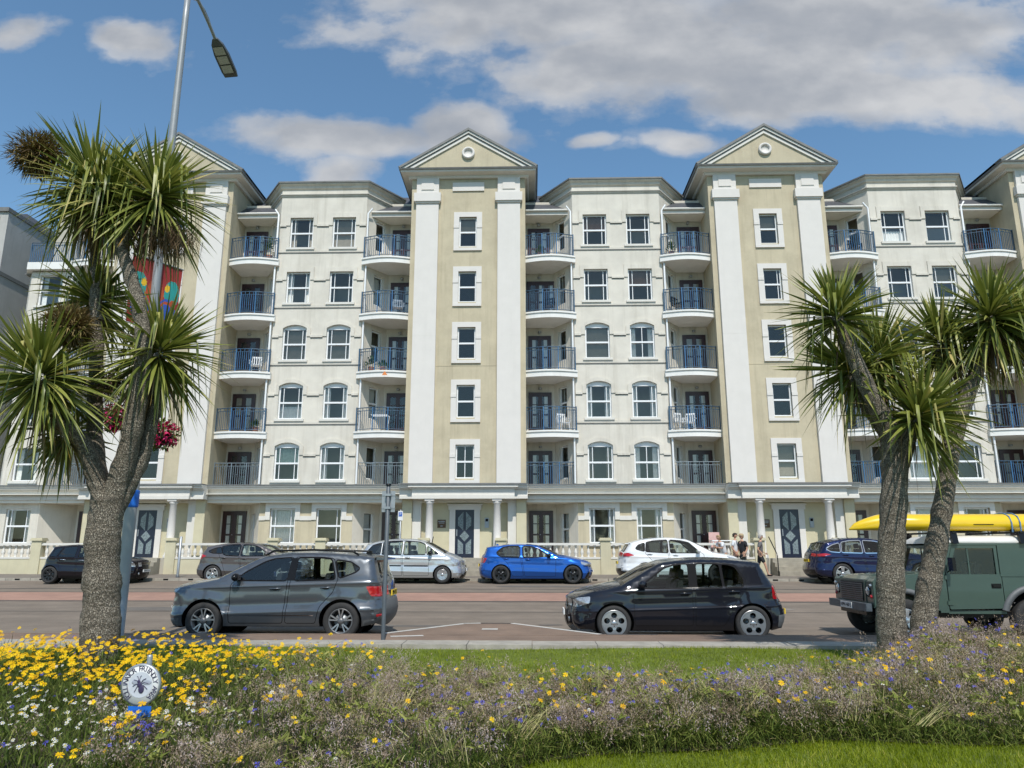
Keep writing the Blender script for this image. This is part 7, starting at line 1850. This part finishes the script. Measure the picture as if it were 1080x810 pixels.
    # clothes follow the same bones, a little larger
    tv = ['pel','sp','ch','nk','shl','ell','shr','elr']; P = [J[n].copy() for n in tv]; P[0].z = .86; P[3] = J['ch'].lerp(J['nk'],.75); P[5] = J['shl'].lerp(J['ell'],.75); P[7] = J['shr'].lerp(J['elr'],.75)
    put('shirt', skinned('shirt', [p*k for p in P], [(0,1),(1,2),(2,3),(2,4),(4,5),(2,6),(6,7)], [tuple(x*k for x in r) if hasattr(r,'__len__') else r*k for r in ((.172,.135),(.158,.125),(.172,.132),.07,.078,.066,.078,.066)], topcol), t_)
    f_ = .55 if legs == 'shorts' else .97
    lv = [Vector((0,0,.95)), Vector((0,0,.88)), J['hpl'], J['hpl'].lerp(J['knl'], .9), J['hpr'], J['hpr'].lerp(J['knr'], .9)]; rr = [(.158,.12),(.155,.12),.10,.085,.10,.085]; Eg = [(0,1),(1,2),(2,3),(1,4),(4,5)]
    if legs != 'shorts':
        lv += [J['knl'].lerp(J['anl'],.9), J['knr'].lerp(J['anr'],.9)]; rr += [.058,.058]; Eg += [(3,6),(5,7)]
    put('shorts' if legs == 'shorts' else 'trousers', skinned('legwear', [p*k for p in lv], Eg, [tuple(x*k for x in r) if hasattr(r,'__len__') else r*k for r in rr], legcol), t_)
    for n in 'lr':
        a = J['an'+n]; put('shoe', skinned('shoe', [(a+Vector((0,.05,-.03)))*k,(a+Vector((0,-.05,-.035)))*k,(a+Vector((0,-.18,-.05)))*k], [(0,1),(1,2)], [(.046*k,.046*k),(.048*k,.044*k),(.042*k,.030*k)], M['ink']), t_)
    return t_
c_grey = mat('shirt_grey', (.13,.125,.13), .85, .35, 60); c_dk = mat('shorts_dark', (.022,.024,.028), .85, .15, 30); c_wh = mat('shirt_white', (.70,.71,.74), .85, .06, 20); c_bk = mat('shirt_black', (.016,.016,.02), .85, .15, 30); c_tan = mat('cap_tan', (.40,.30,.18), .8, .1, 30)
w1 = at(803,606,31.2)
person('woman in grey top and dark knee length shorts walking right past the doorway steps', (w1.x,31.2,FARZ+.025), radians(80), 1.63, fem=True, hair='hairgrey', topcol=c_grey, legcol=c_dk,
  elbows=dict(l=(-.22,.10,1.13),r=(.24,.02,1.12)), hands=dict(l=(-.20,-.08,.95),r=(.22,-.20,1.0)), knees=dict(l=(-.09,-.17,.52),r=(.09,.06,.48)), feet=dict(l=(-.09,-.27,.10),r=(.09,.30,.16)), lean=.04)
w2 = at(776,590,32.0)
person('man in white t-shirt with dark hair standing on the far pavement', (w2.x,32.0,FARZ+.035), radians(60), 1.70, hair='hairdark', topcol=c_wh, legcol=c_dk, elbows=dict(l=(-.22,.06,1.12),r=(.23,-.05,1.12)), hands=dict(l=(-.20,-.10,.92),r=(.17,-.24,1.0)))
w3 = at(784,590,31.75)
person('person in black t-shirt and tan cap standing on the far pavement', (w3.x,31.75,FARZ+.033), radians(-65), 1.66, hair='hairfair', cap=c_tan, topcol=c_bk, legcol=c_dk, elbows=dict(l=(-.23,.02,1.12),r=(.23,.05,1.12)), hands=dict(l=(-.20,-.14,.93),r=(.22,-.10,.90)))
w4 = at(765,590,32.3)
person('person in white top stooping with head down beside the white terrace table', (w4.x,32.3,FARZ+.035), radians(-70), 1.62, hair='hairfair', topcol=c_wh, legcol=c_dk, lean=.22, head=(0,-.06), elbows=dict(l=(-.22,-.28,1.16),r=(.22,-.28,1.16)), hands=dict(l=(-.08,-.44,1.24),r=(.08,-.44,1.22)))
